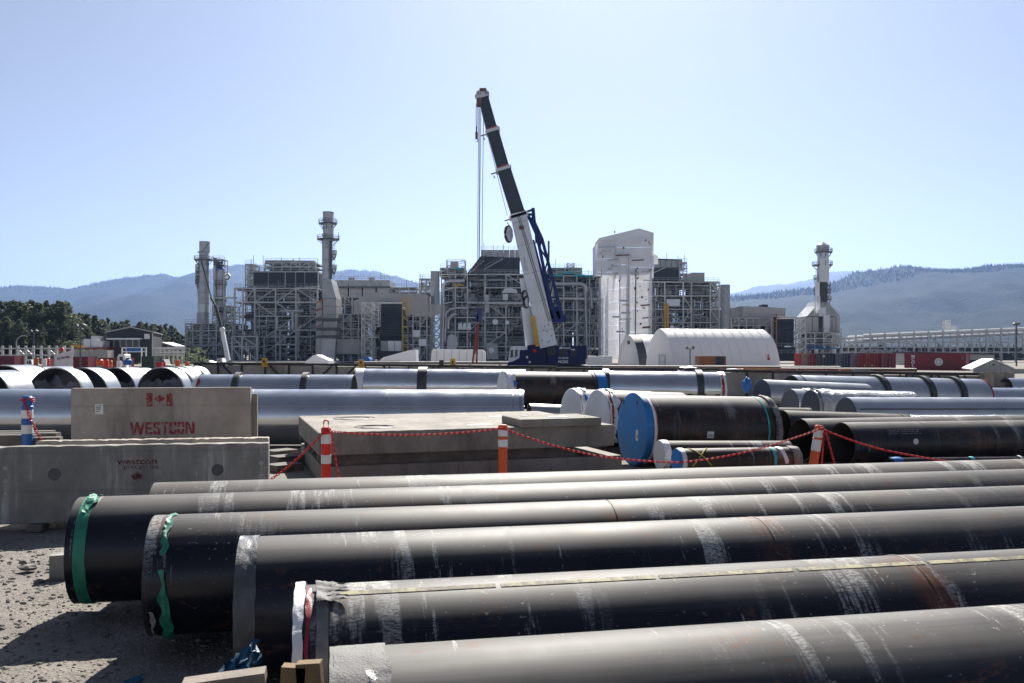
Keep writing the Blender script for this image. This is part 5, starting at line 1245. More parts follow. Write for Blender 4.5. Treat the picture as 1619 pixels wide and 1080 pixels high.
# ------------------------------------------------------------------ the process plant
YP = 262.0
rp = random.Random(21)
SM = YP / F
def rail_stuff(b, p0, p1, h=1.1, pitch=1.6):
    p0, p1 = Vector(p0), Vector(p1); L = (p1 - p0).length; n = max(1, int(L / pitch))
    for z in (h, h * .5): b.bar(p0 + Vector((0, 0, z)), p1 + Vector((0, 0, z)), .075)
    for i in range(n + 1):
        q = p0.lerp(p1, i / n); b.bar(q, q + Vector((0, 0, h)), .075)
def frame_block(t, xs, ys, Y, depth, rows=3, brace=.45, fill=.6, pipes=10, cs=.34, seed=0, skip=(), pale=.5, back=True, clutter=70, rails=True, diag_dir=None):
    """steel frame of an industrial module: xs, ys are photo columns and levels at the front face, top level first"""
    rr = random.Random(seed); X = [PX(x, Y) for x in xs]; Z = [PZ(y, Y) for y in ys]; Ys = [Y + depth * i / (rows - 1) for i in range(rows)]
    zb = min(Z)
    rb, sb = MB(), MB()
    for i, x in enumerate(X):
        for j, y in enumerate(Ys):
            pbar(t, 'column', (x, y, zb), (x, y, Z[0]), cs * (1 if j == 0 else .9), M['steel'])
    for k, z in enumerate(Z):
        for j, y in enumerate(Ys):
            if j: pbar(t, 'beam', (X[0], y, z), (X[-1], y, z), cs * .8, M['steel'], cs)
            else:
                for i in range(len(X) - 1):
                    if k in (0, len(Z) - 1) or rr.random() > .14: pbar(t, 'beam', (X[i], y, z), (X[i + 1], y, z), cs * .75, M['steel'], cs * rr.choice((.7, .9, 1.1)))
                    if k < len(Z) - 1 and rr.random() < .5:
                        zz = z + (Z[k + 1] - z) * rr.uniform(.25, .75); xe = X[i + 1] if rr.random() < .6 else X[i] + (X[i + 1] - X[i]) * .55
                        pbar(t, 'beam', (X[i], y + .1, zz), (xe, y + .1, zz), cs * .5, rr.choice((M['steel'], M['galv'], M['steel_d'], M['steel'], M['c_tan'])), cs * .5)
                        if xe != X[i + 1]: pbar(t, 'post', (xe, y + .1, zz), (xe, y + .1, z), cs * .5, M['steel'])
        for i, x in enumerate(X):
            if rows > 1: pbar(t, 'cross_beam', (x, Ys[0], z - .02), (x, Ys[-1], z - .02), cs * .6, M['steel'], cs * .8)
        pbox(t, 'deck', ((X[0] + X[-1]) / 2, (Ys[0] + Ys[-1]) / 2, z + cs * .55), (X[-1] - X[0] - .1, depth - .1, .06), M['grate'])
        if rails: rail_stuff(rb, (X[0], Y - .1, z + cs * .5), (X[-1], Y - .1, z + cs * .5))
    for i in range(len(X) - 1):
        for k in range(len(Z) - 1):
            x0, x1, z1, z0 = X[i], X[i + 1], Z[k], Z[k + 1]; w_, h_ = x1 - x0, z1 - z0
            if rr.random() < brace:
                d = rr.random() < .5 if diag_dir is None else diag_dir
                pbar(t, 'brace', (x0, Y - .06, z0 if d else z1), (x1, Y - .06, z1 if d else z0), cs * .62, M['steel'])
            if back: pbox(t, 'casing', ((x0 + x1) / 2, Y + depth * rr.uniform(.35, .8), (z0 + z1) / 2 - .05), (w_ * .99, .3, h_ * rr.uniform(.86, .99)), M['casing'])  # dark back panels added in place of the deep shade inside the bays
            if rr.random() < fill:
                kind = rr.random(); yv = Y + depth * rr.uniform(.25, .5)
                if kind < .35:
                    r = min(h_ * .3, w_ * .25) * rr.uniform(.55, 1); zc = z0 + r + .5
                    ptube(t, 'vessel', (x0 + w_ * .1, yv, zc), (x1 - w_ * .1, yv, zc), r, M['insul'] if rr.random() < pale else M['casing'], 16)
                elif kind < .6:
                    r = min(w_ * .22, h_ * .3); xx = rr.uniform(x0 + r, x1 - r); ptube(t, 'drum', (xx, yv, z0 + .3), (xx, yv, z0 + h_ * rr.uniform(.6, .9)), r, M['insul'] if rr.random() < pale else M['casing'], 16)
                elif kind < .85:
                    pbox(t, 'cabinet', (rr.uniform(x0 + w_ * .3, x1 - w_ * .3), yv, z0 + h_ * .32), (w_ * rr.uniform(.25, .5), 1.5, h_ * .5), rr.choice((M['casing'], M['galv'], M['steel_d'])))
                else:
                    c = Vector(((x0 + x1) / 2, yv, (z0 + z1) / 2)); ptube(t, 'round_head', c, c + Vector((0, 3, 0)), min(w_, h_) * .28, M['alu'], 18)
    for _ in range(int(pipes * 1.5)):
        r = rr.choice((.12, .16, .22, .3)); mt = M['insul'] if rr.random() < .75 else M['galv']; yv = Y + rr.uniform(-.2, depth * .35)
        if rr.random() < .55:
            z = rr.choice(Z[:-1]) - rr.uniform(.5, 2.6); a_, b_ = sorted((rr.uniform(X[0], X[-1]), rr.uniform(X[0], X[-1])))
            if b_ - a_ > 2:
                pb_ = MB(); dn = rr.uniform(-3, 3); pb_.path([(a_, yv, z), (b_ - .6, yv, z), (b_ - .15, yv, z + .15 * (1 if dn > 0 else -1)), (b_, yv, z + .6 * (1 if dn > 0 else -1)), (b_, yv, max(zb, z + dn))], r, 8)
                pb_.build('process_pipe', mt, t, True)
        else:
            x = rr.uniform(X[0], X[-1]); a_, b_ = sorted((rr.uniform(zb, Z[0]), rr.uniform(zb, Z[0])))
            if b_ - a_ > 2: ptube(t, 'process_pipe', (x, yv, a_), (x, yv, b_), r, mt, 10)
    for _ in range(int(clutter * 1.5)):
        x, z, y = rr.uniform(X[0], X[-1]), rr.uniform(zb, Z[0]), Y + rr.uniform(-.1, depth * .5)
        q = rr.random(); l_ = rr.uniform(.8, 3.5)
        if q < .4: sb.bar((x, y, z), (min(X[-1], x + l_), y, z), rr.choice((.07, .1, .15)))
        elif q < .8: sb.bar((x, y, z), (x, y, min(Z[0], z + l_)), rr.choice((.07, .1, .15)))
        elif q < .9: sb.bar((x, y, z), (min(X[-1], x + l_), y, min(Z[0], z + l_)), .1)
        else: sb.box((x, y, z), (rr.uniform(.3, .8), .4, rr.uniform(.3, .9)))
    if rails and rb.v: rb.build('handrails', M['galv'], t, kind='stuff')
    if sb.v: sb.build('secondary_steelwork', M['steel'], t, kind='stuff')
    return X, Z, Ys
def stairs_stuff(t, x0, y0, x1, y1, Y):
    b = MB(); b.bar(P(x0, y0, Y), P(x1, y1, Y), .3); b.bar(P(x0, y0 - 5, Y), P(x1, y1 - 5, Y), .09)
    b.build('stair', M['galv'], t)
def mast_stuff(t, pts, Y):
    for x, y0, y1 in pts: pbar(t, 'mast', P(x, y0, Y), P(x, y1, Y), .14, M['galv'])
def lattice(t, x0, x1, y0, y1, Y, n, dep=4, w_=.3, name='lattice', braces=True):
    X0, X1, Z0, Z1 = PX(x0, Y), PX(x1, Y), PZ(y1, Y), PZ(y0, Y)
    for yy in (Y, Y + dep):
        for x in (X0, X1): pbar(t, 'leg', (x, yy, Z0), (x, yy, Z1), w_, M['steel'])
        for k in range(n + 1):
            z = Z0 + (Z1 - Z0) * k / n; pbar(t, 'tie', (X0, yy, z), (X1, yy, z), w_ * .6, M['steel'])
            if k < n:
                z2 = Z0 + (Z1 - Z0) * (k + 1) / n
                pbar(t, 'brace', (X0, yy - .05, z), (X1, yy - .05, z2), w_ * .55, M['steel'])
                if braces: pbar(t, 'brace', (X1, yy - .1, z), (X0, yy - .1, z2), w_ * .55, M['steel'])
    for x in (X0, X1):
        for k in range(n + 1): z = Z0 + (Z1 - Z0) * k / n; pbar(t, 'tie', (x, Y, z), (x, Y + dep, z), w_ * .6, M['steel'])
def platform(t, x, r_in, y, Y, r_out, mat='steel_d', arc=(0, 6.2832), name='platform'):
    c = P(x, y, Y); b = MB(); b.lathe([(r_in, -.15), (r_out, -.15), (r_out, .1), (r_in, .1)], 20, Matrix.Translation(c), *arc); b.build(name, M[mat], t)
    b = MB(); n = 20
    for h in (.55, 1.1): b.path([c + Vector((r_out * math.cos(arc[0] + (arc[1] - arc[0]) * k / n), r_out * math.sin(arc[0] + (arc[1] - arc[0]) * k / n), h)) for k in range(n + 1)], .05, 4)
    for k in range(n + 1):
        q = c + Vector((r_out * math.cos(arc[0] + (arc[1] - arc[0]) * k / n), r_out * math.sin(arc[0] + (arc[1] - arc[0]) * k / n), 0)); b.bar(q, q + Vector((0, 0, 1.15)), .06)
    b.build('guard_rail', M['steel_d'], t, kind='stuff')
    for k in range(8):
        q = k * .785; pbar(t, 'bracket', c + Vector((r_in * math.cos(q), r_in * math.sin(q), -1.6)), c + Vector((r_out * .95 * math.cos(q), r_out * .95 * math.sin(q), -.2)), .12, M['steel_d'])
def cyl_part(t, name, x, y0, y1, Y, r, mat, r1=None, seg=28):
    b = MB(); b.tube(P(x, y1, Y), P(x, y0, Y), r, seg, r1); return b.build(name, mat, t, True)
def bands(t, x, ys, Y, r, mat, h=.12):
    for y in ys:
        c = P(x, y, Y); b = MB(); b.lathe([(r, -h), (r + .07, -h), (r + .07, h), (r, h)], 24, Matrix.Translation(c)); b.build('stack_band', mat, t, True)
def ladder(t, x, y0, y1, Y, mat='galv'):
    b = MB(); p0, p1 = P(x, y1, Y), P(x, y0, Y)
    for dx in (-.25, .25): b.bar(p0 + Vector((dx, 0, 0)), p1 + Vector((dx, 0, 0)), .08)
    n = int((p1.z - p0.z) / .6)
    for i in range(n): b.bar(p0 + Vector((-.25, 0, i * .6)), p0 + Vector((.25, 0, i * .6)), .06)
    for i in range(0, n, 3):
        c = p0 + Vector((0, -.35, i * .6)); b.path([c + Vector((.45 * math.cos(q), .35 * math.sin(q) - .0, 0)) for q in (3.1, 3.9, 4.7, 5.5, 6.2)], .05, 4)
    b.build('ladder_cage', M[mat], t, kind='stuff')

# --- first module at the left with the dark cooler box
T1 = thing('process_module', 'steel framed plant block with a dark cooler box on its upper deck', 'plant building', (PX(437, YP), YP, 0))
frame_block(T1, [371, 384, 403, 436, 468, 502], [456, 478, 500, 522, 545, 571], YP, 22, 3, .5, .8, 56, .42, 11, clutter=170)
frame_block(T1, [392, 403, 424, 451, 467, 482, 503], [430, 452, 456], YP + 2, 18, 2, .2, .2, 6, .42, 12, back=False, clutter=20)
for k, (x0, x1) in enumerate(((400.5, 423.5), (424.5, 450), (451.5, 466.5), (468, 481), (482, 502))):
    b = MB(); A, B = P(x0, 452, YP + 1.6), P(x1, 430.5, YP + 1.6); b.box(((A.x + B.x) / 2, YP + 2.2, (A.z + B.z) / 2), (B.x - A.x, 1.0, B.z - A.z)); b.build('cooler_panel', M['clad_d'], T1)
pbox(T1, 'cooler_core', (PX(451, YP), YP + 11, PZ(441, YP)), (PX(502, YP) - PX(401, YP), 15, 3.9), M['clad_d'])
frame_block(T1, [419, 432, 446, 460, 474, 488, 499], [415.5, 422, 430], YP + 4, 12, 2, .4, .6, 10, .36, 13, back=False, clutter=40)
pbar(T1, 'roof_duct', P(420, 415, YP + 7), P(498, 416, YP + 7), 1.6, M['galv'], 1.2)
frame_block(T1, [388, 394, 401], [418, 426, 434, 442, 450, 456], YP + 2, 6, 2, .3, .2, 4, .3, 14, back=False, clutter=20)
mast_stuff(T1, ((401, 404, 418), (416, 404, 420), (445, 407, 415), (474, 407, 415), (502, 408, 418), (397, 410, 418)), YP + 3)
# lower annex with braces
frame_block(T1, [367, 383, 407], [532, 548, 571], YP - 8, 7, 2, .95, .3, 5, .5, 15, back=False, clutter=14)
for k in range(3): ptube(T1, 'process_pipe', P(441 + k * 2, 493 - k * 1.3, YP - .6), P(480, 493 - k * 1.3, YP - .6), .35 if k == 1 else .2, M['alu'], 10)
for x0, y0, x1, y1 in ((438, 500, 438, 520), (463, 494, 463, 520)): ptube(T1, 'process_pipe', P(x0, y0, YP - .4), P(x1, y1, YP - .4), .45, M['insul'], 12)
pbar(T1, 'pipe_bridge', P(338, 471, YP + 3), P(374, 471, YP + 3), .5, M['insul'])

# --- left stack and column vessels with the tangle of pipes at their foot
YL1 = 268
T = thing('exhaust_stack', 'grey exhaust stack with a ringed platform beside the blue topped column', 'stack', (PX(322, YL1), YL1, 0))
for x, y0, y1, rx in ((323.5, 382, 399, 8.2), (322.5, 399, 412, 7.6), (322, 412, 446, 8.3), (322, 446, 480, 8.8), (321.5, 480, 495, 9.0), (321, 495, 570, 9.6)):
    cyl_part(T, 'stack_section', x, y0, y1, YL1, rx * YL1 / F, M['insul'] if y0 != 480 else M['alu'], None)
bands(T, 322, (399, 412, 430, 446, 463, 480, 495, 515), YL1, 8.9 * YL1 / F, M['galv'])
platform(T, 322, 1.5, 411, YL1, 2.75)
for y in (424, 432, 441, 448): platform(T, 313, .2, y, YL1 - .8, .75)
ladder(T, 313, 408, 470, YL1 - 1.2); pbar(T, 'diagonal_strut', P(318, 412, YL1 - 2), P(334, 470, YL1 - 2), .25, M['blackframe']); pbar(T, 'stay', P(318, 400, YL1 - 1.8), P(331, 384, YL1 - 1.8), .12, M['blackframe'])
mast_stuff(T, ((307.5, 404, 411), (332, 404, 411)), YL1)
T = thing('column_vessel', 'tall process column with a blue domed top beside the grey stack', 'vessel', (PX(349, YL1), YL1, 0))
cyl_part(T, 'shell', 349, 427, 490, YL1, 6.6 * YL1 / F, M['insul']); b = MB(); r_ = 6.6 * YL1 / F
b.lathe([(r_ * math.cos(q), r_ * .75 * math.sin(q)) for q in [k * math.pi / 16 for k in range(9)]], 24, Matrix.Translation(P(349, 427, YL1))); b.build('dome', M['blue'], T, True)
cyl_part(T, 'skirt', 349, 490, 572, YL1, 6.0 * YL1 / F, M['galv']); cyl_part(T, 'side_pipe', 340, 408, 500, YL1 - .5, .5, M['insul']); cyl_part(T, 'side_pipe', 354, 430, 500, YL1 - 1.2, .3, M['insul'])
b = MB(); b.path([P(x, y, YL1 - .5) for x, y in ((352, 436), (357, 436), (361, 434), (363.5, 437), (362, 441), (357, 441.5), (355, 446), (355, 490))], .42, 10); b.build('bent_pipe', M['insul'], T, True)
for y in (415, 419): platform(T, 345, .4, y, YL1, 1.4)
for y in (450, 475): platform(T, 349, 1.2, y, YL1, 1.8)
frame_block(T, [338, 345, 355], [411, 419, 430], YL1 + 1, 3, 2, .3, 0, 3, .22, 17, back=False, clutter=14)
T = thing('pipe_tangle', 'dense tangle of scaffolding and pipes at the foot of the grey stack', 'pipework', (PX(330, YL1), YL1 - 6, 0))
frame_block(T, [293, 305, 318, 330, 342, 355, 368], [512, 523, 535, 548, 560, 572], YL1 - 8, 12, 3, .35, .8, 40, .24, 18, pale=.4, clutter=260)
frame_block(T, [336, 345, 356, 366], [484, 493, 503, 513], YL1 - 4, 8, 2, .3, .9, 12, .26, 19, back=False, clutter=50)

# --- tall stack in the middle-left
Y2 = 250
T = thing('exhaust_stack', 'tall pale exhaust stack with two railed platforms above a sloped duct', 'stack', (PX(517, Y2), Y2, 0)); s_ = Y2 / F
for y0, y1, rx, mt in ((336, 348, 8.6, 'insul'), (348, 372, 8.4, 'insul'), (372, 380, 8.7, 'insul'), (380, 411, 7.8, 'insul'), (411, 442, 7.8, 'insul')): cyl_part(T, 'stack_section', 519 if y0 < 380 else 517, y0, y1, Y2, rx * s_, M[mt])
cyl_part(T, 'stack_lip', 519, 335.5, 337, Y2, 8.7 * s_, M['steel_d'])
bands(T, 518, (348, 362, 372, 392, 411, 428), Y2, 8.5 * s_, M['galv'])
platform(T, 518.5, 1.4, 353.5, Y2, 2.6); platform(T, 519, 1.4, 378.5, Y2, 3.1)
for y in (402, 425): platform(T, 528, .2, y, Y2 - .5, .75)
ladder(T, 528, 380, 440, Y2 - 1.6); pbar(T, 'dark_stripe', P(523.5, 380, Y2 - 1.25), P(523.5, 441, Y2 - 1.25), .55, M['steel_d'])
mast_stuff(T, ((535.5, 367, 378), (530, 344, 353), (503, 374, 378)), Y2)
def px_prism(t, name, poly, Y, dep, mat, label=None):
    b = MB(); b.prism([(PX(x, Y), PZ(y, Y)) for x, y in poly], Matrix.Translation((0, Y + dep, 0)) @ Matrix.Rotation(R_(90), 4, 'X'), dep); return b.build(name, mat, t, label=label)
px_prism(T, 'sloped_duct', [(509.5, 472), (509.5, 442), (523, 441), (531.5, 472)], Y2 - 2, 8, M['galv'])
for k, (y0, y1) in enumerate(((472.5, 484), (484.5, 497), (497.5, 508), (508.5, 520), (520.5, 533))):
    px_prism(T, 'duct_panel', [(511, y1), (511, y0), (531.5, y0), (531.5, y1)], Y2 - 2.5, 8, M['clad'])
px_prism(T, 'duct_panel', [(499, 562), (500, 480), (509, 472), (510.5, 560)], Y2 - 1.5, 10, M['clad'])
px_prism(T, 'lower_duct', [(508.5, 566), (508.5, 534), (531, 534), (529, 566)], Y2 - 2.2, 8, M['insul'])
for k in range(4): b = MB(); b.bar(P(500, 478 + k * 13, Y2 - 1.9), P(510, 474 + k * 13, Y2 - 1.9), .35); b.build('orange_clamp', M['c_oran'], T)
for x in (515, 520, 525, 530): pbar(T, 'panel_seam', P(x, 473, Y2 - 2.55), P(x, 533, Y2 - 2.55), .08, M['galv'])
b = MB()
for y in (505, 520, 532): rail_stuff(b, P(500, y, Y2 - 3), P(540, y, Y2 - 3))
b.build('guard_rail', M['galv'], T, kind='stuff')
for y in (505.5, 520.5, 532.5): pbar(T, 'walkway', P(500, y, Y2 - 3), P(540, y, Y2 - 3), .12, M['grate'], .8)
frame_block(T, [531, 543, 555, 567], [497, 508, 520, 533, 548, 572], Y2 + 2, 10, 2, .45, .6, 12, .34, 23, clutter=80)
px_prism(T, 'side_duct', [(530, 560), (530, 536), (568, 536), (568, 560)], Y2, 8, M['clad'])

# --- air cooled module and the clad hall
T = thing('process_module', 'plant block with a long air cooler on top beside the tall stack', 'plant building', (PX(580, YP + 8), YP + 8, 0))
frame_block(T, [529, 545, 557, 575, 592, 616], [470, 482, 505, 530, 571], YP + 8, 20, 2, .4, .5, 16, .45, 25, clutter=60)
for k in range(4):
    px_prism(T, 'cooler_bay', [(529 + k * 22, 453), (529 + k * 22, 443), (550 + k * 22, 443), (550 + k * 22, 453)], YP + 6, 14, M['galv'])
    px_prism(T, 'cooler_plenum', [(530 + k * 22, 469), (530 + k * 22, 455), (549.5 + k * 22, 455), (549.5 + k * 22, 469)], YP + 8, 10, M['insul'])
pbar(T, 'header_beam', P(528, 454, YP + 5.8), P(617, 454, YP + 5.8), .4, M['steel_d'])
for x in (556, 588): cyl_part(T, 'fan_ring', x, 439, 443, YP + 10, 1.0, M['galv'])
mast_stuff(T, ((560, 436, 443), (602, 434, 443), (588, 437, 443)), YP + 6)
b = MB(); rail_stuff(b, P(529, 443, YP + 6), P(616, 443, YP + 6)); b.build('guard_rail', M['galv'], T, kind='stuff')
frame_block(T, [618, 632, 646, 659], [455, 462, 470], YP + 10, 10, 2, .2, .3, 3, .3, 26, back=False, clutter=16)
YB = 246
T = thing('clad_hall', 'pale clad machine hall with a sloping roof end and a big louvre', 'building', (PX(620, YB), YB, 0))
px_prism(T, 'wall', [(559, 497), (559.5, 476), (587, 462), (676, 466), (676, 500), (640, 500), (640, 480), (600, 478), (592, 497)], YB, 24, M['clad'])
for k in range(8): px_prism(T, 'wall_panel', [(588 + k * 11, 477), (588 + k * 11, 462.6 + k * .45), (598.6 + k * 11, 463 + k * .45), (598.6 + k * 11, 477)], YB - .15, .3, M['clad'])
px_prism(T, 'dark_opening', [(600, 568), (600, 479), (674, 499), (674, 568)], YB + 3, 2, M['casing'])
frame_block(T, [637, 653, 664, 675], [500, 516, 530, 545, 571], YB + .5, 10, 2, .2, .9, 12, .3, 28, pale=.9, clutter=60)
for k in range(3): px_prism(T, 'tank_box', [(652 + (k % 2) * 10, 533 + k * 14), (652 + (k % 2) * 10, 522 + k * 14), (664 + (k % 2) * 10, 522 + k * 14), (664 + (k % 2) * 10, 533 + k * 14)], YB - .5, 4, M['alu'])
LV = thing('louvre_bank', 'dark horizontal louvre bank with a pale top edge on the clad hall', 'louvre', (PX(618, YB - 4), YB - 4, 0))
px_prism(LV, 'backing', [(600.5, 531), (600.5, 479.5), (635, 479.5), (635, 531)], YB - 2.4, 3, M['clad_d'])
for k in range(15):
    z = 480.5 + k * 3.4; m_ = Matrix.Translation(P(617.5, z + 1.2, YB - 2.9)) @ Matrix.Rotation(R_(35), 4, 'X')
    link('louvre_blade', ucube(M['steel_d']), LV, m_ @ Matrix.Diagonal((6.0, .75, .07, 1)))
pbar(LV, 'top_edge', P(600, 479, YB - 3), P(635.5, 479, YB - 3), .5, M['white'], .4)
T = thing('filter_house', 'filter house of pale boxes below the dark louvre bank', 'filter house', (PX(618, YB - 4), YB - 4, 0))
for k in range(3): px_prism(T, 'box', [(602 + k * 11, 555), (602 + k * 11, 539), (612.4 + k * 11, 539), (612.4 + k * 11, 555)], YB - 2, 5, M['alu'] if k else M['clad'])
px_prism(T, 'base', [(596, 571), (596, 556), (640, 556), (640, 571)], YB - 1.6, 5, M['casing'])
b = MB(); rail_stuff(b, P(596, 555, YB - 2.6), P(690, 555, YB - 2.6)); rail_stuff(b, P(640, 563, YB - 2.6), P(690, 563, YB - 2.6)); b.build('guard_rail', M['galv'], T, kind='stuff')
T = thing('lattice_tower', 'pale lattice stair tower of crossed braces beside the dark louvre', 'tower', (PX(581, YB - 6), YB - 6, 0))
lattice(T, 572, 588, 478, 570, YB - 7, 7); lattice(T, 588, 599, 478, 516, YB - 6, 3, 3, .25)
T = thing('yellow_scaffold', 'tall yellow scaffold frame standing at the edge of the dark louvre', 'frame', (PX(640, YB - 5), YB - 5, 0))
for x in (636.5, 645): pbar(T, 'upright', P(x, 472, YB - 5), P(x, 571, YB - 5), .28, M['yellow'])
for y in (473, 488, 503, 518, 533, 548): pbar(T, 'rung', P(636, y, YB - 5), P(645.5, y, YB - 5), .22, M['yellow'])
# --- grey column on lattice
T = thing('vent_column', 'plain grey round column on a braced lattice base beside the clad hall', 'vent stack', (PX(688, YP - 8), YP - 8, 0)); Yv = YP - 8
cyl_part(T, 'column_shell', 688, 429, 488, Yv, 7 * Yv / F, M['galv']); bands(T, 688, (430, 443, 453, 466, 478), Yv, 7.0 * Yv / F, M['galv'])
lattice(T, 682.5, 696, 489, 572, Yv, 6, 2.5)
for y0 in (489,): pbar(T, 'cap_plate', P(681, y0, Yv - 1.5), P(698, y0, Yv - 1.5), .3, M['steel'], 3)
T = thing('roof_plant', 'cluster of railings and small plant standing over the clad hall edge', 'pipework', (PX(668, YP), YP, 0))
frame_block(T, [663, 672, 681], [441, 452, 463], YP + 6, 5, 2, .3, .9, 8, .26, 31, back=False, clutter=30); mast_stuff(T, ((664.5, 433, 441), (668, 436, 441)), YP + 6)
frame_block(T, [663, 672, 683], [463, 485, 510, 540, 571], YP + 8, 8, 2, .4, .6, 10, .3, 32, clutter=40)

# --- module behind the crane
T3 = thing('process_module', 'large open steel plant block of bent pipes behind the crane boom', 'plant building', (PX(765, YP), YP, 0))
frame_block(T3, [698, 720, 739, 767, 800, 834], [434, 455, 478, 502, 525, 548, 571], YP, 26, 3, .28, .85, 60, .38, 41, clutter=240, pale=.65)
frame_block(T3, [696, 708, 720, 735], [424, 431, 437], YP + 3, 10, 2, .3, .3, 4, .32, 42, back=False, clutter=25)
px_prism(T3, 'upper_casing', [(738, 433), (760, 405), (822, 408), (822, 433)], YP + 4, 14, M['clad_d'], 'dark upper casing with sloping end')
for k in range(7): px_prism(T3, 'fan_bay', [(760.5 + k * 9, 407), (760.5 + k * 9, 395), (769 + k * 9, 395), (769 + k * 9, 407)], YP + 4, 12, M['galv'])
stairs_stuff(T3, 742, 432, 765, 412, YP + 2.5); stairs_stuff(T3, 765, 426, 795, 409, YP + 2.2)
b = MB(); rail_stuff(b, P(760, 395, YP + 3.8), P(822, 395, YP + 3.8)); rail_stuff(b, P(740, 431, YP + 1), P(834, 433, YP + 1)); b.build('guard_rail', M['galv'], T3, kind='stuff')
lattice(T3, 706, 735, 411, 431, YP + 5, 2, 5, .25, braces=False); px_prism(T3, 'cabin', [(712, 429), (712, 413), (724, 413), (724, 429)], YP + 7, 3, M['clad'])
px_prism(T3, 'turquoise_cover', [(720, 426), (720, 423), (729, 423), (729, 426)], YP + 1, 2, M['cyan'])
for pts, r in (([(700, 571), (700, 460), (701, 452), (705, 446), (712, 444.5), (735, 444)], .52), ([(704, 540), (704, 500), (706, 494), (712, 489), (722, 487), (740, 487)], .4), ([(708, 520), (709, 505), (716, 498), (722, 496)], .5)):
    b = MB(); b.path([P(x, y, YP - 1.2) for x, y in pts], r, 12); b.build('bent_pipe', M['alu'], T3, True)
px_prism(T3, 'yellow_beam', [(716, 452), (716, 449.5), (733, 449.5), (733, 452)], YP - .8, .6, M['yellow'])
px_prism(T3, 'white_cabinet', [(795, 474), (795, 465), (803, 465), (803, 474)], YP - .9, 1.2, M['white'])
px_prism(T3, 'wrapped_duct', [(793, 463), (797, 457), (805, 455), (817, 458), (818, 463)], YP - .9, 2, M['sheet_w'])
px_prism(T3, 'white_panel', [(706, 553), (708, 531), (715, 528), (722, 533), (724, 545), (721, 552)], YP - 1, .8, M['white'])
rr = random.Random(2)
for k in range(7): ptube(T3, 'hole', P(709 + rr.random() * 10, 535 + rr.random() * 13, YP - 1.9), P(709 + 1, 540, YP - 1.9) * 0 + P(709 + rr.random() * .1, 540, YP - 1.9), .01, M['black'], 6) if False else None
for x, y in ((783, 509), (802, 510)): c = P(x, y, YP - .5); ptube(T3, 'round_head', c, c + Vector((0, 3, 0)), .85 if x < 790 else .6, M['alu'], 20)
for x, y in ((777, 554),): c = P(x, y, YP - 2); ptube(T3, 'round_head', c, c + Vector((0, 3, 0)), .85, M['alu'], 20); px_prism(T3, 'cabinet', [(769, 568), (769, 543), (786, 543), (788, 568)], YP - 1.8, 4, M['galv'])
for k in range(3): px_prism(T3, 'pump_skid', [(724 + k * 7, 521), (725 + k * 7, 512), (730 + k * 7, 510), (731 + k * 7, 521)], YP - 1, 2, M['alu'])
px_prism(T3, 'tall_panel', [(767, 494), (767, 466), (773, 466), (773, 494)], YP - .8, .4, M['steel'])
b = MB(); b.bar(P(740, 478.5, YP - 1.5), P(834, 480, YP - 1.5), .5); b.build('pipe_header', M['insul'], T3)
b = MB(); b.bar(P(698, 481, YP - 1.3), P(715, 477.5, YP - 1.3), .4); b.bar(P(702, 459, YP - 1.3), P(717, 455, YP - 1.3), .4); b.build('bent_beam', M['steel'], T3)
mast_stuff(T3, ((765, 384, 395), (780, 388, 395), (796, 386, 395)), YP + 4)
T4 = thing('process_module', 'open steel plant block with turquoise covers between the boom and the wrapped tower', 'plant building', (PX(910, YP), YP, 0))
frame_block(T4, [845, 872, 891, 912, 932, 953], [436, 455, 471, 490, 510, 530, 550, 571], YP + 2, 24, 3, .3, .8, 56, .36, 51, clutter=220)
frame_block(T4, [866, 880, 893, 905, 920], [424, 430, 437], YP + 5, 8, 2, .3, .4, 5, .28, 52, back=False, clutter=40)
for k, (x0, x1, y) in enumerate(((873, 890, 434), (890, 907, 430), (907, 925, 434), (925, 944, 435))): px_prism(T4, 'turquoise_cover', [(x0, y + 3), (x0, y), (x1, y), (x1, y + 3)], YP + 1, 4, M['cyan'])
for pts, r in (([(872, 449), (916, 449), (922, 450), (926, 454), (927, 461), (927, 571)], .58), ([(930, 455), (935, 457), (935, 488)], .5)):
    b = MB(); b.path([P(x, y, YP + .4) for x, y in pts], r, 12); b.build('bent_pipe', M['insul'], T4, True)
pbar(T4, 'header_beam', P(870, 472, YP + .8), P(952, 473, YP + .8), .5, M['steel'])
pbar(T4, 'dark_mast', P(867.5, 381, YP + 2), P(867.5, 440, YP + 2), .55, M['blackframe'])
lattice(T4, 897, 908, 416, 426, YP + 6, 2, 3, .2)
mast_stuff(T4, ((878, 409, 425), (893, 418, 426), (938, 428, 436), (943, 424, 436), (930, 427, 436)), YP + 5)

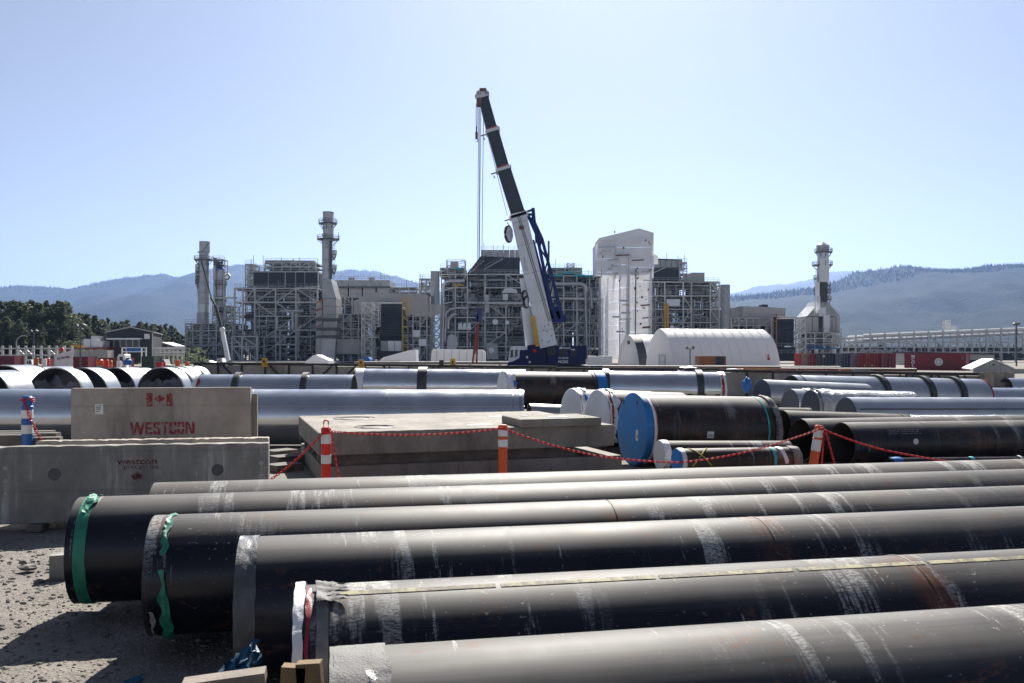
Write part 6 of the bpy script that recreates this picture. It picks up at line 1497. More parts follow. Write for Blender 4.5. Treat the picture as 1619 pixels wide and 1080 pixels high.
# --- the wrapped white tower
YW = 254; sW = YW / F
T = thing('wrapped_tower', 'tall tower wrapped in white scaffold sheeting with a gabled head', 'tower', (PX(990, YW), YW, 0))
def sheet_prism(name, poly, Y, dep, n=10, amp=.12, seed=0, mat='wrap', label=None):
    """faceted, slightly billowing sheeting: front face as a grid between left and right edges given from top to bottom"""
    left, right = poly
    def at(ln, y):
        for i in range(len(ln) - 1):
            if ln[i][1] <= y <= ln[i + 1][1]:
                q = (y - ln[i][1]) / max(1e-6, ln[i + 1][1] - ln[i][1]); return ln[i][0] + (ln[i + 1][0] - ln[i][0]) * q
        return ln[-1][0] if y > ln[-1][1] else ln[0][0]
    y0, y1 = min(left[0][1], right[0][1]), max(left[-1][1], right[-1][1]); ny = max(4, int((y1 - y0) / 5)); b = MB(); vs = []
    for j in range(ny + 1):
        y = y0 + (y1 - y0) * j / ny; xl, xr = at(left, y), at(right, y)
        for i in range(n + 1):
            q = i / n; x = xl + (xr - xl) * q
            edge = min(1, min(q, 1 - q) * 6)
            d = .4 * amp * edge * (noise.noise((x * .12, y * .10, seed)) * 1.5 + noise.noise((x * .5, y * .4, seed + 5)))
            yy = max(y, left[0][1] + (right[0][1] - left[0][1]) * q) if j == 0 else y
            p = P(x, yy, Y); vs.append((p.x, p.y - d, p.z))
    m_ = n + 1
    fs = [(j * m_ + i, (j + 1) * m_ + i, (j + 1) * m_ + i + 1, j * m_ + i + 1) for j in range(ny) for i in range(n)]
    k = len(vs); vs += [(v[0], Y + dep, v[2]) for v in vs[:]]
    for j in range(ny):
        fs.append((j * m_, j * m_ + k, (j + 1) * m_ + k, (j + 1) * m_)); a_ = j * m_ + n; fs.append((a_, a_ + m_, a_ + m_ + k, a_ + k))
    for i in range(n): fs.append((i, i + 1, i + 1 + k, i + k))
    b.add(vs, fs); return b.build(name, M[mat], T, False, label=label)
def skin(name, x0, x1, top0, top1, bot, Y, yaw=0.0, rows=None, dep=0.0, seed=0, thick=.12):
    """flat wall of sheeting from column x0 to x1 made of separate panels with slightly uneven faces; yaw in metres pushes the second edge back"""
    rr = random.Random(seed); y = max(top0, top1); n = 0
    first = True
    while y < bot - 1 or first:
        h = rr.uniform(13, 24); y1 = min(bot, y + h)
        if bot - y1 < 6: y1 = bot
        j0, j1 = rr.uniform(-.10, .10), rr.uniform(-.10, .10)
        ta, tb = (top0, top1) if first else (y, y)
        A, B = P(x0, ta, Y), P(x1, tb, Y); C, D = P(x1, y1 - .25, Y), P(x0, y1 - .25, Y)
        A.y += j0; D.y += j0 + rr.uniform(-.08, .08); B.y += yaw + j1; C.y += yaw + j1 + rr.uniform(-.08, .08)
        g_ = MB(); nn = 5; vs = []
        for a_ in range(nn + 1):
            for c_ in range(nn + 1):
                q = A.lerp(D, a_ / nn).lerp(B.lerp(C, a_ / nn), c_ / nn); e_ = 1 if 0 < a_ < nn and 0 < c_ < nn else 0
                vs.append(q + Vector((0, -.14 * e_ * (.6 + noise.noise((q.x * .8, q.z * .5, seed))), 0)))
        g_.add(vs, [(a_ * (nn + 1) + c_, (a_ + 1) * (nn + 1) + c_, (a_ + 1) * (nn + 1) + c_ + 1, a_ * (nn + 1) + c_ + 1) for a_ in range(nn) for c_ in range(nn)])
        g_.build(name, M['wrap'], T, False); y = y1; first = False
    if dep:
        for xx, yo in ((x0, 0), (x1, yaw)):
            A = P(xx, max(top0, top1), Y); B = P(xx, bot, Y); b_ = MB(); b_.add([Vector((A.x, Y + yo, A.z)), Vector((A.x, Y + yo + dep, A.z)), Vector((B.x, Y + yo + dep, B.z)), Vector((B.x, Y + yo, B.z))], [(0, 1, 2, 3)]); b_.build('side_sheeting', M['wrap'], T)
px_prism(T, 'roof', [(946.5, 381), (947, 376.5), (1010.5, 361), (1033.5, 368), (1033.5, 377)], YW - .6, 12, M['wrap'], 'low gabled roof wrapped in sheeting')
skin('sheeting_panel', 973.5, 1030, 377, 375, 404, YW - .8, 0, seed=1)
skin('sheeting_panel', 942, 974, 386, 377, 437, YW + .6, -.9, seed=2, dep=10)
skin('sheeting_panel', 971, 982, 401, 401, 441, YW + .2, -.5, seed=16)
skin('sheeting_panel', 1029, 1034, 374, 374, 440, YW - .6, .6, seed=3)
skin('sheeting_panel', 1030, 1041, 400, 404, 418, YW + .6, .5, seed=13)
skin('sheeting_panel', 978.5, 996, 403, 403, 568, YW - .7, 0, seed=4)
skin('sheeting_panel', 995.5, 1031, 403, 403, 568, YW - .35, 0, seed=5, dep=10)
skin('sheeting_panel', 960, 980, 436, 436, 568, YW + 2.4, -1.2, seed=6)
skin('sheeting_panel', 950.5, 962, 437, 437, 568, YW + 1.6, .2, seed=7, dep=9)
for (x0, x1, y, h) in ((947, 972, 391, 1.2), (974, 995, 404, 2.2), (999, 1018, 412, 2.0), (962, 978, 411, 1.6), (1013, 1027, 483, 3), (1016, 1028, 518, 4), (981, 998, 505, 1.6), (1016, 1025, 503, 2.5), (1026, 1031, 427, 2)):
    pbar(T, 'scaffold_ledge', P(x0, y, YW - 1.9), P(x1, y - 1, YW - 1.9), 1.1, M['rustdeck'] if h > 1.9 else M['galv'], h * sW * .7)
for k, (x, y) in enumerate(((972, 367), (986, 392), (953, 406), (968, 420), (1021, 380), (1026, 383), (1008, 424), (1008, 440), (1012, 453), (1004, 456), (1015, 470), (1008, 492), (1006, 478), (1013, 512), (1019, 538), (1010, 530), (979, 444), (1025, 458), (984, 520))):
    pbox(T, 'open_gap', P(x, y, YW - 1.55), (rp.uniform(.2, .5), .25, rp.uniform(.3, .9)), M['casing'])
pbar(T, 'seam_strip', P(994, 408, YW - 1.5), P(994, 500, YW - 1.5), .16, M['galv']); pbar(T, 'seam_strip', P(1005.5, 425, YW - 1), P(1004, 560, YW - 1), .3, M['steel_d'])
bb_ = MB(); rr = random.Random(44)
for k in range(26):       # sheet joints, lashings and ledger lines of the wrapped scaffold
    x, y = rr.uniform(945, 1029), rr.uniform(380, 556)
    if x < 960 and y > 436: continue
    l_ = rr.uniform(4, 16)
    if rr.random() < .55: bb_.bar(P(x, y, YW - 1.75), P(min(1030, x + l_), y - rr.uniform(-.3, .4), YW - 1.5), .06, .5)
    else: bb_.bar(P(x, y, YW - 1.75), P(x + rr.uniform(-.5, .5), y + l_, YW - 1.5), .06, .5)
bb_.build('sheet_joints', M['insul'], T, kind='stuff')
px_prism(T, 'dark_slot', [(990, 530), (990.5, 507), (996, 507), (994, 530)], YW - 1.3, .3, M['insul'])
for (x0, x1, y, c) in ((984, 995, 482, 'c_oran'), (1017, 1026, 443, 'c_oran'), (1020, 1022, 474, 'c_oran')): pbar(T, 'orange_board', P(x0, y, YW - 1.6), P(x1, y + .3, YW - 1.6), .2, M[c])

# --- module right of the tower
T5 = thing('process_module', 'steel plant block with a dark upper casing right behind the wrapped tower', 'plant building', (PX(1085, YP), YP, 0))
frame_block(T5, [1030, 1051, 1080, 1093, 1123, 1137], [446, 468, 489, 510, 530, 571], YP, 24, 3, .45, .75, 50, .38, 61, clutter=170)
px_prism(T5, 'upper_casing', [(1034, 443), (1034, 424), (1074, 426), (1074, 443)], YP + 3, 12, M['clad_d'])
for k in range(5): px_prism(T5, 'fan_bay', [(1036 + k * 8.7, 423), (1036 + k * 8.7, 410), (1044 + k * 8.7, 410), (1044 + k * 8.7, 423)], YP + 4, 10, M['galv'])
px_prism(T5, 'roof_beam', [(1034, 410.5), (1034, 408.5), (1079, 410), (1079, 411.5)], YP + 3.6, 11, M['steel_d'])
frame_block(T5, [1074, 1080, 1086], [415, 424, 433, 443], YP + 3, 6, 2, .3, .2, 3, .24, 62, back=False, clutter=20)
px_prism(T5, 'roof_box', [(1087, 446), (1087, 433), (1094, 431), (1114, 431), (1114, 446)], YP + 4, 7, M['clad'])
stairs_stuff(T5, 1032, 432, 1058, 420, YP + 2.4); mast_stuff(T5, ((1082.5, 402, 420), (1054, 400, 410), (1072, 404, 412), (1134, 443, 450)), YP + 4)
frame_block(T5, [1123, 1131, 1139], [452, 462, 474, 486], YP + 2, 5, 2, .4, .5, 5, .26, 63, back=False, clutter=30); px_prism(T5, 'turquoise_cover', [(1126, 452), (1126, 449), (1133, 449), (1133, 452)], YP + 1, 2, M['cyan'])
px_prism(T5, 'pale_tank', [(1054, 484), (1054, 473), (1075, 473), (1075, 484)], YP - .6, 4, M['alu']); c = P(1063, 518, YP - 1); ptube(T5, 'round_head', c, c + Vector((0, 3, 0)), .7, M['alu'], 20)
px_prism(T5, 'beige_tank', [(1122, 571), (1122, 490), (1140, 490), (1140, 571)], YP + 5, 9, M['clad'])
T = thing('yellow_mast', 'pair of tall yellow posts before the plant right of the wrapped tower', 'mast', (PX(1053, YP - 14), YP - 14, 0))
for x in (1051.5, 1055.5): ptube(T, 'post', P(x, 480, YP - 14), P(x, 571, YP - 14), .33, M['yellow'], 10)
for k in range(6): pbar(T, 'tie', P(1051, 485 + k * 14, YP - 14), P(1056, 485 + k * 14, YP - 14), .16, M['yellow'])
T = thing('vent_column', 'plain grey round column standing beside the round topped hall', 'vent stack', (PX(1147, YP - 8), YP - 8, 0))
cyl_part(T, 'column_shell', 1147, 450.5, 526, Yv, 7.1 * Yv / F, M['galv']); bands(T, 1147, (451, 464, 478, 492, 507), Yv, 7.1 * Yv / F, M['galv']); cyl_part(T, 'column_base', 1147, 526, 573, Yv, 6.6 * Yv / F, M['steel_d'])

# --- clad hall at the right, louvre, yellow ladder frame
YR2 = 258
T = thing('clad_hall', 'pale clad hall with a faceted front and shallow roof right of the grey column', 'building', (PX(1200, YR2), YR2, 0))
px_prism(T, 'wall', [(1156, 515), (1156, 487), (1175, 484), (1175, 515)], YR2 + 3, 20, M['clad']); px_prism(T, 'wall', [(1175.3, 515), (1175.3, 484), (1242, 487), (1242, 515)], YR2, 24, M['clad'])
px_prism(T, 'roof_vent', [(1204, 486), (1204, 481.5), (1214, 481.5), (1214, 486)], YR2 + 4, 3, M['clad_d'])
px_prism(T, 'dark_base', [(1156, 571), (1156, 515.5), (1240, 515.5), (1240, 571)], YR2 + 2, 18, M['casing'])
frame_block(T, [1156, 1168, 1180, 1200, 1222], [503, 515, 530, 550, 571], YR2 - 1, 6, 2, .6, .5, 8, .28, 66, back=False, clutter=50)
LV2 = thing('louvre_bank', 'dark louvre bank beside a yellow ladder frame on the faceted hall', 'louvre', (PX(1242, YR2), YR2 - 5, 0))
px_prism(LV2, 'backing', [(1229, 546), (1229, 501), (1255, 502), (1255, 547)], YR2 - 4, 4, M['clad_d'])
for k in range(14):
    m_ = Matrix.Translation(P(1242, 503.5 + k * 3.2, YR2 - 4.5)) @ Matrix.Rotation(R_(35), 4, 'X'); link('louvre_blade', ucube(M['steel_d']), LV2, m_ @ Matrix.Diagonal((4.7, .75, .07, 1)))
pbar(LV2, 'top_edge', P(1228, 500.5, YR2 - 4.6), P(1256, 501.5, YR2 - 4.6), .5, M['white'], .3); px_prism(LV2, 'base', [(1229, 571), (1229, 549), (1258, 549), (1258, 571)], YR2 - 3, 5, M['casing'])
b = MB(); rail_stuff(b, P(1226, 549, YR2 - 5), P(1275, 549, YR2 - 5)); rail_stuff(b, P(1226, 560, YR2 - 5), P(1275, 560, YR2 - 5)); b.build('guard_rail', M['galv'], LV2, kind='stuff')
T = thing('yellow_scaffold', 'rusty yellow ladder frame between the faceted hall and its dark louvre', 'frame', (PX(1224, YR2 - 6), YR2 - 6, 0))
for x in (1219.5, 1227.5): pbar(T, 'upright', P(x, 496, YR2 - 6), P(x, 571, YR2 - 6), .3, M['c_oran'] if x > 1222 else M['galv'])
for k in range(7): pbar(T, 'rung', P(1219, 498 + k * 10, YR2 - 6), P(1228, 498 + k * 10, YR2 - 6), .2, M['c_oran'])
T = thing('lattice_tower', 'pale lattice tower of crossed braces between the dark louvre and the far stack', 'tower', (PX(1264, YR2 - 4), YR2 - 4, 0))
lattice(T, 1258, 1273, 502, 571, YR2 - 3, 6, 4, .26)

# --- far right stack with sheeting
Y3 = 262; s_ = Y3 / F
T = thing('exhaust_stack', 'far stack partly sheeted in white above a broad sloped duct', 'stack', (PX(1302, Y3), Y3, 0))
for x, y0, y1, rx, mt in ((1301, 388, 401, 10, 'insul'), (1301, 401, 424, 8.6, 'alu'), (1300, 424, 446, 8, 'wrap'), (1301, 446, 478, 7.2, 'steel_d')): cyl_part(T, 'stack_section', x, y0, y1, Y3, rx * s_, M[mt])
b = MB(); b.tube(P(1301, 388, Y3), P(1301, 382.5, Y3), 8 * s_, 24, 1.5 * s_); b.build('stack_cap', M['wrap'], T, True)
for x, y, r in ((1302, 399, 2.5), (1300, 419.5, 2.9), (1292, 441, 1.0), (1292, 460, 1.0), (1303, 452, 1.9), (1303, 463, 1.9), (1303, 474, 2.0)): platform(T, x, min(r * .6, 1.4), y, Y3, r)
for (x0, x1, y0, y1) in ((1297, 1311, 409, 444), (1299, 1309, 414, 446), (1290, 1297, 468, 496), (1296, 1306, 486, 500), (1303, 1312, 498, 525), (1291, 1296, 446, 470), (1318, 1327, 530, 545)):
    q = sheet_prism('sheeting', ([(x0, y0), (x0, y1)], [(x1, y0), (x1, y1)]), Y3 - 2 - rp.random(), 1.2, 4, .2, x0)
    q.parent = T; q.matrix_parent_inverse = WM[T].inverted()
px_prism(T, 'sloped_duct', [(1276, 500), (1291, 483), (1295, 476), (1308, 476), (1328, 500)], Y3 - 1, 10, M['galv'])
for k, (x0, x1) in enumerate(((1277, 1284), (1285, 1294), (1306, 1315), (1316, 1321), (1322, 1328))): px_prism(T, 'duct_panel', [(x0, 527), (x0, 501), (x1, 501), (x1, 527)], Y3 - 1.2 + k * .02, 10, M['clad'])
px_prism(T, 'duct_core', [(1294, 527), (1294, 500.5), (1306, 500.5), (1306, 527)], Y3, 8, M['steel_d'])
frame_block(T, [1274, 1288, 1302, 1316, 1330], [526, 535, 543, 551, 571], Y3 - 3, 12, 2, .3, .5, 14, .3, 71, clutter=120)
ladder(T, 1291.5, 420, 480, Y3 - 1.5); mast_stuff(T, ((1315, 392, 400), (1314, 412, 420), (1287, 414, 420)), Y3)
for (x0, x1, y) in ((1275, 1330, 551), (1275, 1300, 547)): pbar(T, 'blue_ledge', P(x0, y, Y3 - 3.3), P(x1, y, Y3 - 3.3), .3, M['blue'])

# --- pipe rack running to the right
YK = 285
T = thing('pipe_rack', 'long steel pipe rack with pale pipes on its upper deck below the wooded hill', 'pipe rack', (PX(1470, YK), YK, 0))
xa = [1330 + k * 23 for k in range(14)]
for i, x in enumerate(xa):
    yt = 535 - (x - 1330) * .043
    for dy in (0, 9):
        pbar(T, 'column', P(x, yt - 5, YK + dy), P(x, 572, YK + dy), .5, M['steel'])
        if i < len(xa) - 1:
            for y in (yt, 541, 549, 557): pbar(T, 'beam', P(x, y, YK + dy), P(xa[i + 1], y, YK + dy), .38, M['steel'])
            if i % 2 == 0: pbar(T, 'brace', P(x, yt, YK + dy), P(xa[i + 1], 549, YK + dy), .32, M['steel'])
            pbar(T, 'intermediate', P(x + 11.5, yt, YK + dy), P(x + 11.5, 560, YK + dy), .28, M['steel'])
    for y in (yt, 541, 549): pbar(T, 'cross_beam', P(x, y, YK), P(x, y, YK + 9), .38, M['steel'])
for k in range(14):
    yv = YK + .4 + (k % 7) * 1.3; lev = (0, 7)[k // 7]; r = rp.choice((.25, .35, .5)); x0_ = 1335 + rp.uniform(0, 30); ln_ = lambda x: 535 - (x - 1330) * .043 + lev - r * 5.2
    b = MB(); b.path([P(x0_, ln_(x0_), yv), P(1450, ln_(1450), yv), P(1660, ln_(1660), yv)], r, 8); b.build('rack_pipe', M['alu'] if k % 3 else M['white'], T, True)
for k in range(8):
    b = MB(); y = 562 + (k % 2); b.path([P(1360 + k * 9, y - 5, YK - 2), P(1362 + k * 9, y - 9, YK - 2), P(1366 + k * 9, y - 9, YK - 2), P(1368 + k * 9, y - 5, YK - 2)], .35, 8); b.build('expansion_bend', M['insul'], T, True)
b = MB(); rr = random.Random(77)
for k in range(330):
    x, y = rr.uniform(1330, 1640), rr.uniform(534, 570); l_ = rr.uniform(2, 12); p0 = P(x, y, YK + rr.uniform(0, 8))
    if rr.random() < .5: b.bar(p0, p0 + Vector((l_ * .2, 0, 0)), .14)
    else: b.bar(p0, p0 + Vector((0, 0, l_ * .12)), .14)
b.build('secondary_steelwork', M['steel'], T, kind='stuff')
pbox(T, 'casing', (PX(1475, YK + 6), YK + 8, PZ(560, YK)), (PX(1640, YK) - PX(1335, YK), .3, 4.2), M['casing'])
lattice(T, 1495, 1503, 506, 522, YK + 20, 3, 2, .14); lattice(T, 1504, 1513, 515, 522, YK + 20, 2, 2, .12)
# --- low buildings at the right
T = thing('low_shed', 'long low shed with pale upper wall and dark base behind the red containers', 'shed', (PX(1520, 200), 200, 0))
px_prism(T, 'wall', [(1450, 582), (1450, 558), (1572, 560.5), (1572, 582)], 205, 12, M['clad']); px_prism(T, 'lower_wall', [(1450, 578.5), (1450, 569), (1571.5, 569.5), (1571.5, 579)], 204.8, .3, M['clad_d']); px_prism(T, 'roof', [(1449, 558.4), (1449, 556.4), (1573, 559), (1573, 561)], 204.5, 13, M['clad_d'])
Yg = 118; T = thing('gabled_shed', 'white gabled shed with a pale roof at the end of the board walls', 'shed', (PX(1570, Yg), Yg, 0))
px_prism(T, 'gable_wall', [(1540, 592), (1540, 583), (1571, 570), (1601, 583), (1601, 592)], Yg, .3, M['clad'])
b = MB(); m_ = [P(1537, 584.5, Yg - .3), P(1571, 569, Yg - .3), P(1604, 583.5, Yg - .3)]
for i in (0, 1):
    A, B = m_[i], m_[i + 1]; off = Vector((3.2, 9, .0)); n_ = Vector((0, 0, .14)); b = MB(); b.add([A, B, B + off, A + off, A + n_, B + n_, B + off + n_, A + off + n_], MB.BOXF); b.build('roof_slope', M['white'], T)
px_prism(T, 'side_wall', [(1601, 592), (1601, 583), (1640, 583), (1640, 592)], Yg + 1, .3, M['clad']); px_prism(T, 'gable_vent', [(1569.5, 578), (1569.5, 575.5), (1572.5, 575.5), (1572.5, 578)], Yg - .05, .06, M['clad_d'])
# ------------------------------------------------------------------ yard at the far left
t = thing('dark_shed', 'dark gabled shed with a window strip and pale eaves before the trees', 'shed', P(208, 570, 172)); Yd = 172
px_prism(t, 'front_wall', [(168.5, 572), (168.5, 525.5), (206, 518.5), (241, 525.5), (241, 572)], Yd, .4, M['clad_d'])
A0, B0 = Vector((PX(241, Yd), Yd, 0)), Vector((PX(256, Yd + 22), Yd + 22, 0))
b = MB(); z0 = PZ(525.5, Yd); b.add([A0, B0, B0 + Vector((0, 0, z0)), A0 + Vector((0, 0, z0))] + [v + Vector((-.3, .2, 0)) for v in (A0, B0, B0 + Vector((0, 0, z0)), A0 + Vector((0, 0, z0)))], MB.BOXF); b.build('side_wall', M['clad_d'], t)
pk = P(206, 518, Yd - .4); off = B0 - A0
for e_ in (P(166.5, 526, Yd - .4), P(243, 526, Yd - .4)):
    b = MB(); b.add([pk, e_, e_ + off, pk + off] + [v + Vector((0, 0, .22)) for v in (pk, e_, e_ + off, pk + off)], MB.BOXF); b.build('roof_slope', M['galv'], t)
px_prism(t, 'back_wall', [(168.5, 572), (168.5, 526), (240, 526), (240, 572)], Yd + 20, .3, M['clad_d'])
px_prism(t, 'canopy', [(168, 537), (168, 534.5), (221, 534.5), (221, 537)], Yd - 1.6, 1.6, M['alu'])
for k in range(5): px_prism(t, 'window', [(171 + k * 10, 549), (171 + k * 10, 538), (179.5 + k * 10, 538), (179.5 + k * 10, 549)], Yd - .06, .1, M['glass'])
for k in range(5): pbar(t, 'mullion', P(180 + k * 10, 549, Yd - .1), P(180 + k * 10, 537, Yd - .1), .12, M['steel'])
px_prism(t, 'upper_window', [(228, 536), (228, 528), (236.5, 528), (236.5, 536)], Yd - .06, .1, M['alu']); pbar(t, 'corner_trim', P(241, 572, Yd - .1), P(241, 526, Yd - .1), .15, M['steel'])
px_prism(t, 'lean_to_roof', [(256, 544), (256, 541), (276, 547), (276, 549)], Yd + 10, 6, M['galv'])
# rack of pale posts
t = thing('steel_rack', 'long pale steel rack of posts and crossed braces below the tall trees', 'rack', P(60, 575, 150)); Yk = 150
for k in range(11):
    x = -8 + k * 12.2; pbar(t, 'post', P(x, 577, Yk), P(x, 546.5, Yk), .32, M['steel'])
    if k < 10:
        for y in (551, 561.5): pbar(t, 'rail', P(x, y, Yk), P(x + 12.2, y, Yk), .2, M['steel'])
        if k in (0, 3, 4, 7):
            pbar(t, 'brace', P(x, 552, Yk - .1), P(x + 12.2, 563 if k else 570, Yk - .1), .16, M['steel']); pbar(t, 'brace', P(x + 12.2, 552, Yk - .2), P(x, 563, Yk - .2), .16, M['steel'])
px_prism(t, 'back_sheet', [(-20, 577), (-20, 563), (110, 563), (110, 577)], Yk + 3, .2, M['casing'])
def lamp_post(label, x, y0, y1, Y, heads=2, curved=False, r=.09):
    t = thing('lamp_post', label, 'lamp post', (PX(x, Y), Y, 0), 'yard lamp posts')
    p0, p1 = Vector((PX(x, Y), Y, 0)), P(x, y0, Y); ptube(t, 'pole', p0, p1, r, M['galv'] if curved else M['steel_d'], 10)
    if curved:
        b = MB(); b.path([p1, p1 + Vector((.2, 0, .5)), p1 + Vector((.7, 0, .85)), p1 + Vector((1.5, 0, .95))], r * .8, 8); b.build('arm', M['galv'], t, True); b = MB(); b.box(p1 + Vector((1.7, 0, .93)), (.6, .25, .12)); b.build('lamp_head', M['steel_d'], t)
    else:
        pbar(t, 'crossarm', p1 + Vector((-.55, 0, -.1)), p1 + Vector((.55, 0, -.1)), .1, M['steel_d'])
        for k in range(heads):
            c = p1 + Vector((-.5 + k * 1.0 / max(1, heads - 1), 0, .15)); b = MB(); b.mbox(Matrix.Translation(c) @ Matrix.Rotation(.5 * (1 if k else -1), 4, 'Y'), (.42, .35, .34)); b.build('lamp_head', M['steel_d'], t)
lamp_post('dark lamp post with two heads standing among the yard machines', 127, 517, 580, 110)
lamp_post('thin lamp post just beneath the tall trees, with two small heads', 53.5, 525, 570, 150)
lamp_post('lamp post with a curved arm in front of the tall trees', 26, 540, 575, 140, 1, True)
lamp_post('dark floodlight pole in front of the pipe rack at the photo edge', 1607, 513, 572, 190, 3, False, .16)
lamp_post('dark lamp pole with two heads against the large fabric shelter', 1091, 551, 580, 140)
lamp_post('slim lamp post by the foot of the crane, before the plant', 645.5, 500, 575, 150)
# containers and machines of the left yard
def yard_container(label, x0, x1, yt, Y, col, **k):
    A = Vector((PX(x0, Y), Y, 0)); return container(label, A, 90, PX(x1, Y) - A.x, col, None, PZ(yt, Y), 'yard containers at the left edge', k.get('W', 2.4))
yard_container('dark red container standing with doors shut beside the slanted white sheet', 116, 139, 564, 112, 'c_mar2')
yard_container('dark red container partly out of view under the steel rack', -12, 23, 563, 130, 'c_mar2')
yard_container('dark green container standing alone behind the film covered rings', 224, 243, 563.5, 105, 'green')
yard_container('long rust red low container behind the orange and blue tanks', 160, 201, 565.5, 135, 'c_rust')
yard_container('pale grey container with sloping cover behind the dark red one', 118, 170, 553.5, 160, 'clad')
yard_container('bright red little box beside the green container', 247, 256, 572.5, 100, 'c_red', W=1.0)
yard_container('brown low container behind the white pickups near the rack', 62, 76, 567, 128, 'c_brown')
# slanted white sheet with scrawled print
t = thing('white_sheet', 'large slanted white sheet with scrawled marks hung before the rack', 'sheet', P(100, 578, 118)); Yq = 118
b = MB(); n = 10; vs = []
for i in range(n + 1):
    for j in range(7):
        q, s_ = i / n, j / 6; x = 86 + 31 * q; yt = 562 - 9.5 * q; y = yt + (579 - yt) * s_
        p_0 = P(x, y, Yq); vs.append((p_0.x, p_0.y + .25 * noise.noise((i * .6, j * .6, 2)), p_0.z))
b.add(vs, [(i * 7 + j, i * 7 + j + 1, (i + 1) * 7 + j + 1, (i + 1) * 7 + j) for i in range(n) for j in range(6)]); b.build('cloth', M['sheet_w'], t, True)
rr = random.Random(6); 
for k in range(3):
    b = MB(); b.path([P(90 + k * 7 + i * .9, 567 + 2.2 * math.sin(i * 2 + k) - k * 1.2, Yq - .35) for i in range(7)], .045, 4); b.build('scrawl', M['c_slate'], t)
def tank(label, x0, x1, y0, y1, Y, mat, cat='tank'):
    t = thing('tank', label, cat, P((x0 + x1) / 2, y1, Y)); xm, w_ = (x0 + x1) / 2, (x1 - x0) / 2 * Y / F
    H = PZ(y0, Y) - PZ(y1, Y); b = MB(); b.lathe([(0, H), (w_ * .55, H * .98), (w_ * .92, H * .85), (w_, H * .6), (w_, H * .25), (w_ * .9, 0), (0, 0)], 20, Matrix.Translation(P(xm, y1, Y))); b.build('tank_body', M[mat], t, True)
    b = MB(); c = P(xm, y1, Y)
    for dx in (-.6, .6):
        for dy in (-.4, .4): b.bar((c.x + dx * w_, Y + dy * w_, 0), (c.x + dx * w_, Y + dy * w_, max(.1, c.z)), .09)
    b.build('stand', M['galv'], t)
    b = MB(); b.lathe([(0, H + .15), (.22, H + .15), (.22, H - .03)], 12, Matrix.Translation(c)); b.build('lid', M['black'], t)
tank('orange plastic tank on a stand by the dark red container', 152, 163.5, 568, 578, 108, 'orange'); tank('blue plastic tank on a stand beside the white frame', 195, 209, 568, 577, 108, 'blue')
rr = random.Random(12)
for k, (x, y, c, lab) in enumerate(((168, 577, 'red_b', 'red fuel can on the ground between the orange tank and the blue tank'), (174, 578, 'orange', 'orange barrel between the two plastic tanks'), (188, 578, 'white', 'white plastic drum beside the blue tank'),
        (57, 574, 'c_oran', 'tan orange drum below the steel rack beside a white drum'), (70, 575, 'white', 'white drum below the steel rack'), (75, 574, 'red_b', 'red drum beside the white drum below the rack'), (281, 577, 'orange', 'orange barrel at the end of the yard by the scaffold tangle'), (296, 580, 'orange', 'second orange barrel close to the black framed wall'))):
    Y = 106 + 3 * (k % 3); t = thing('barrel', lab, 'barrel', P(x, y + 3, Y), 'drums and barrels in the yard'); c0_ = Vector((PX(x, Y), Y, max(0, PZ(y + 4, Y))))
    if c0_.z > .05: pbox(t, 'stand', (c0_.x, Y, c0_.z / 2), (.7, .7, c0_.z), M['wood_d'])
    b = MB(); b.lathe([(0, .9), (.26, .9), (.29, .87), (.28, .6), (.30, .58), (.28, .56), (.28, .3), (.30, .28), (.28, .26), (.29, .02), (0, 0)], 16, Matrix.Translation(c0_)); b.build('drum', M[c], t, True)
vehicle('white flatbed truck parked behind the blue tank', 186, 233, 560, 122, 'white', 'truck', 'flatbed_truck', 'truck')
vehicle('white pickup parked before the steel rack', 32, 56, 568.5, 124, 'white', 'pickup truck', 'pickup_truck')
vehicle('grey van-like pickup half hidden behind the green container', 236, 268, 568, 116, 'clad', 'pickup truck', 'pickup_truck')
t = thing('cable_rack', 'white open load frame holding blue bundles above the white truck', 'rack', P(212, 560, 130))
for x in (193, 200, 224, 231): pbar(t, 'post', P(x, 575, 130), P(x, 550, 130), .16, M['white'])
for y in (550, 556): pbar(t, 'rail', P(192, y, 130), P(232, y, 130), .16, M['white'])
for k in range(3): ptube(t, 'blue_bundle', P(201 + k * 7.5, 553, 130), P(207.5 + k * 7.5, 553, 130), .26, M['blue'], 10)
t = thing('hvac_units', 'pale boxy units on a raised yellow edged platform before the trees', 'machine', P(145, 560, 168))
for k, (x0, x1, y0) in enumerate(((132, 143, 536), (144, 153, 531), (153, 162, 539))): px_prism(t, 'unit', [(x0, 549), (x0, y0), (x1, y0), (x1, 549)], 168, 3, M['alu'])
px_prism(t, 'platform_edge', [(110, 550), (110, 545), (125, 545), (125, 550)], 167.5, 2, M['yellow']); px_prism(t, 'platform', [(110, 552), (110, 550), (166, 550), (166, 552)], 167, 5, M['c_rust'])
for x in (112, 138, 164): pbar(t, 'leg', P(x, 577, 169), P(x, 552, 169), .3, M['steel_d'])
t = thing('pipe_gantry', 'pale pipe frame reaching from the dark shed to the scaffold tangle', 'frame', P(268, 575, 165))
for k in range(7):
    x = 246 + k * 7; pbar(t, 'post', P(x, 578, 165), P(x, 549 + (k % 2) * 3, 165), .22, M['steel'])
for y in (550, 556, 562): pbar(t, 'rail', P(243, y, 165), P(292, y, 165), .18, M['steel'])
for y in (552, 559): ptube(t, 'pipe', P(243, y, 164.5), P(292, y, 164.5), .2, M['insul'], 8)
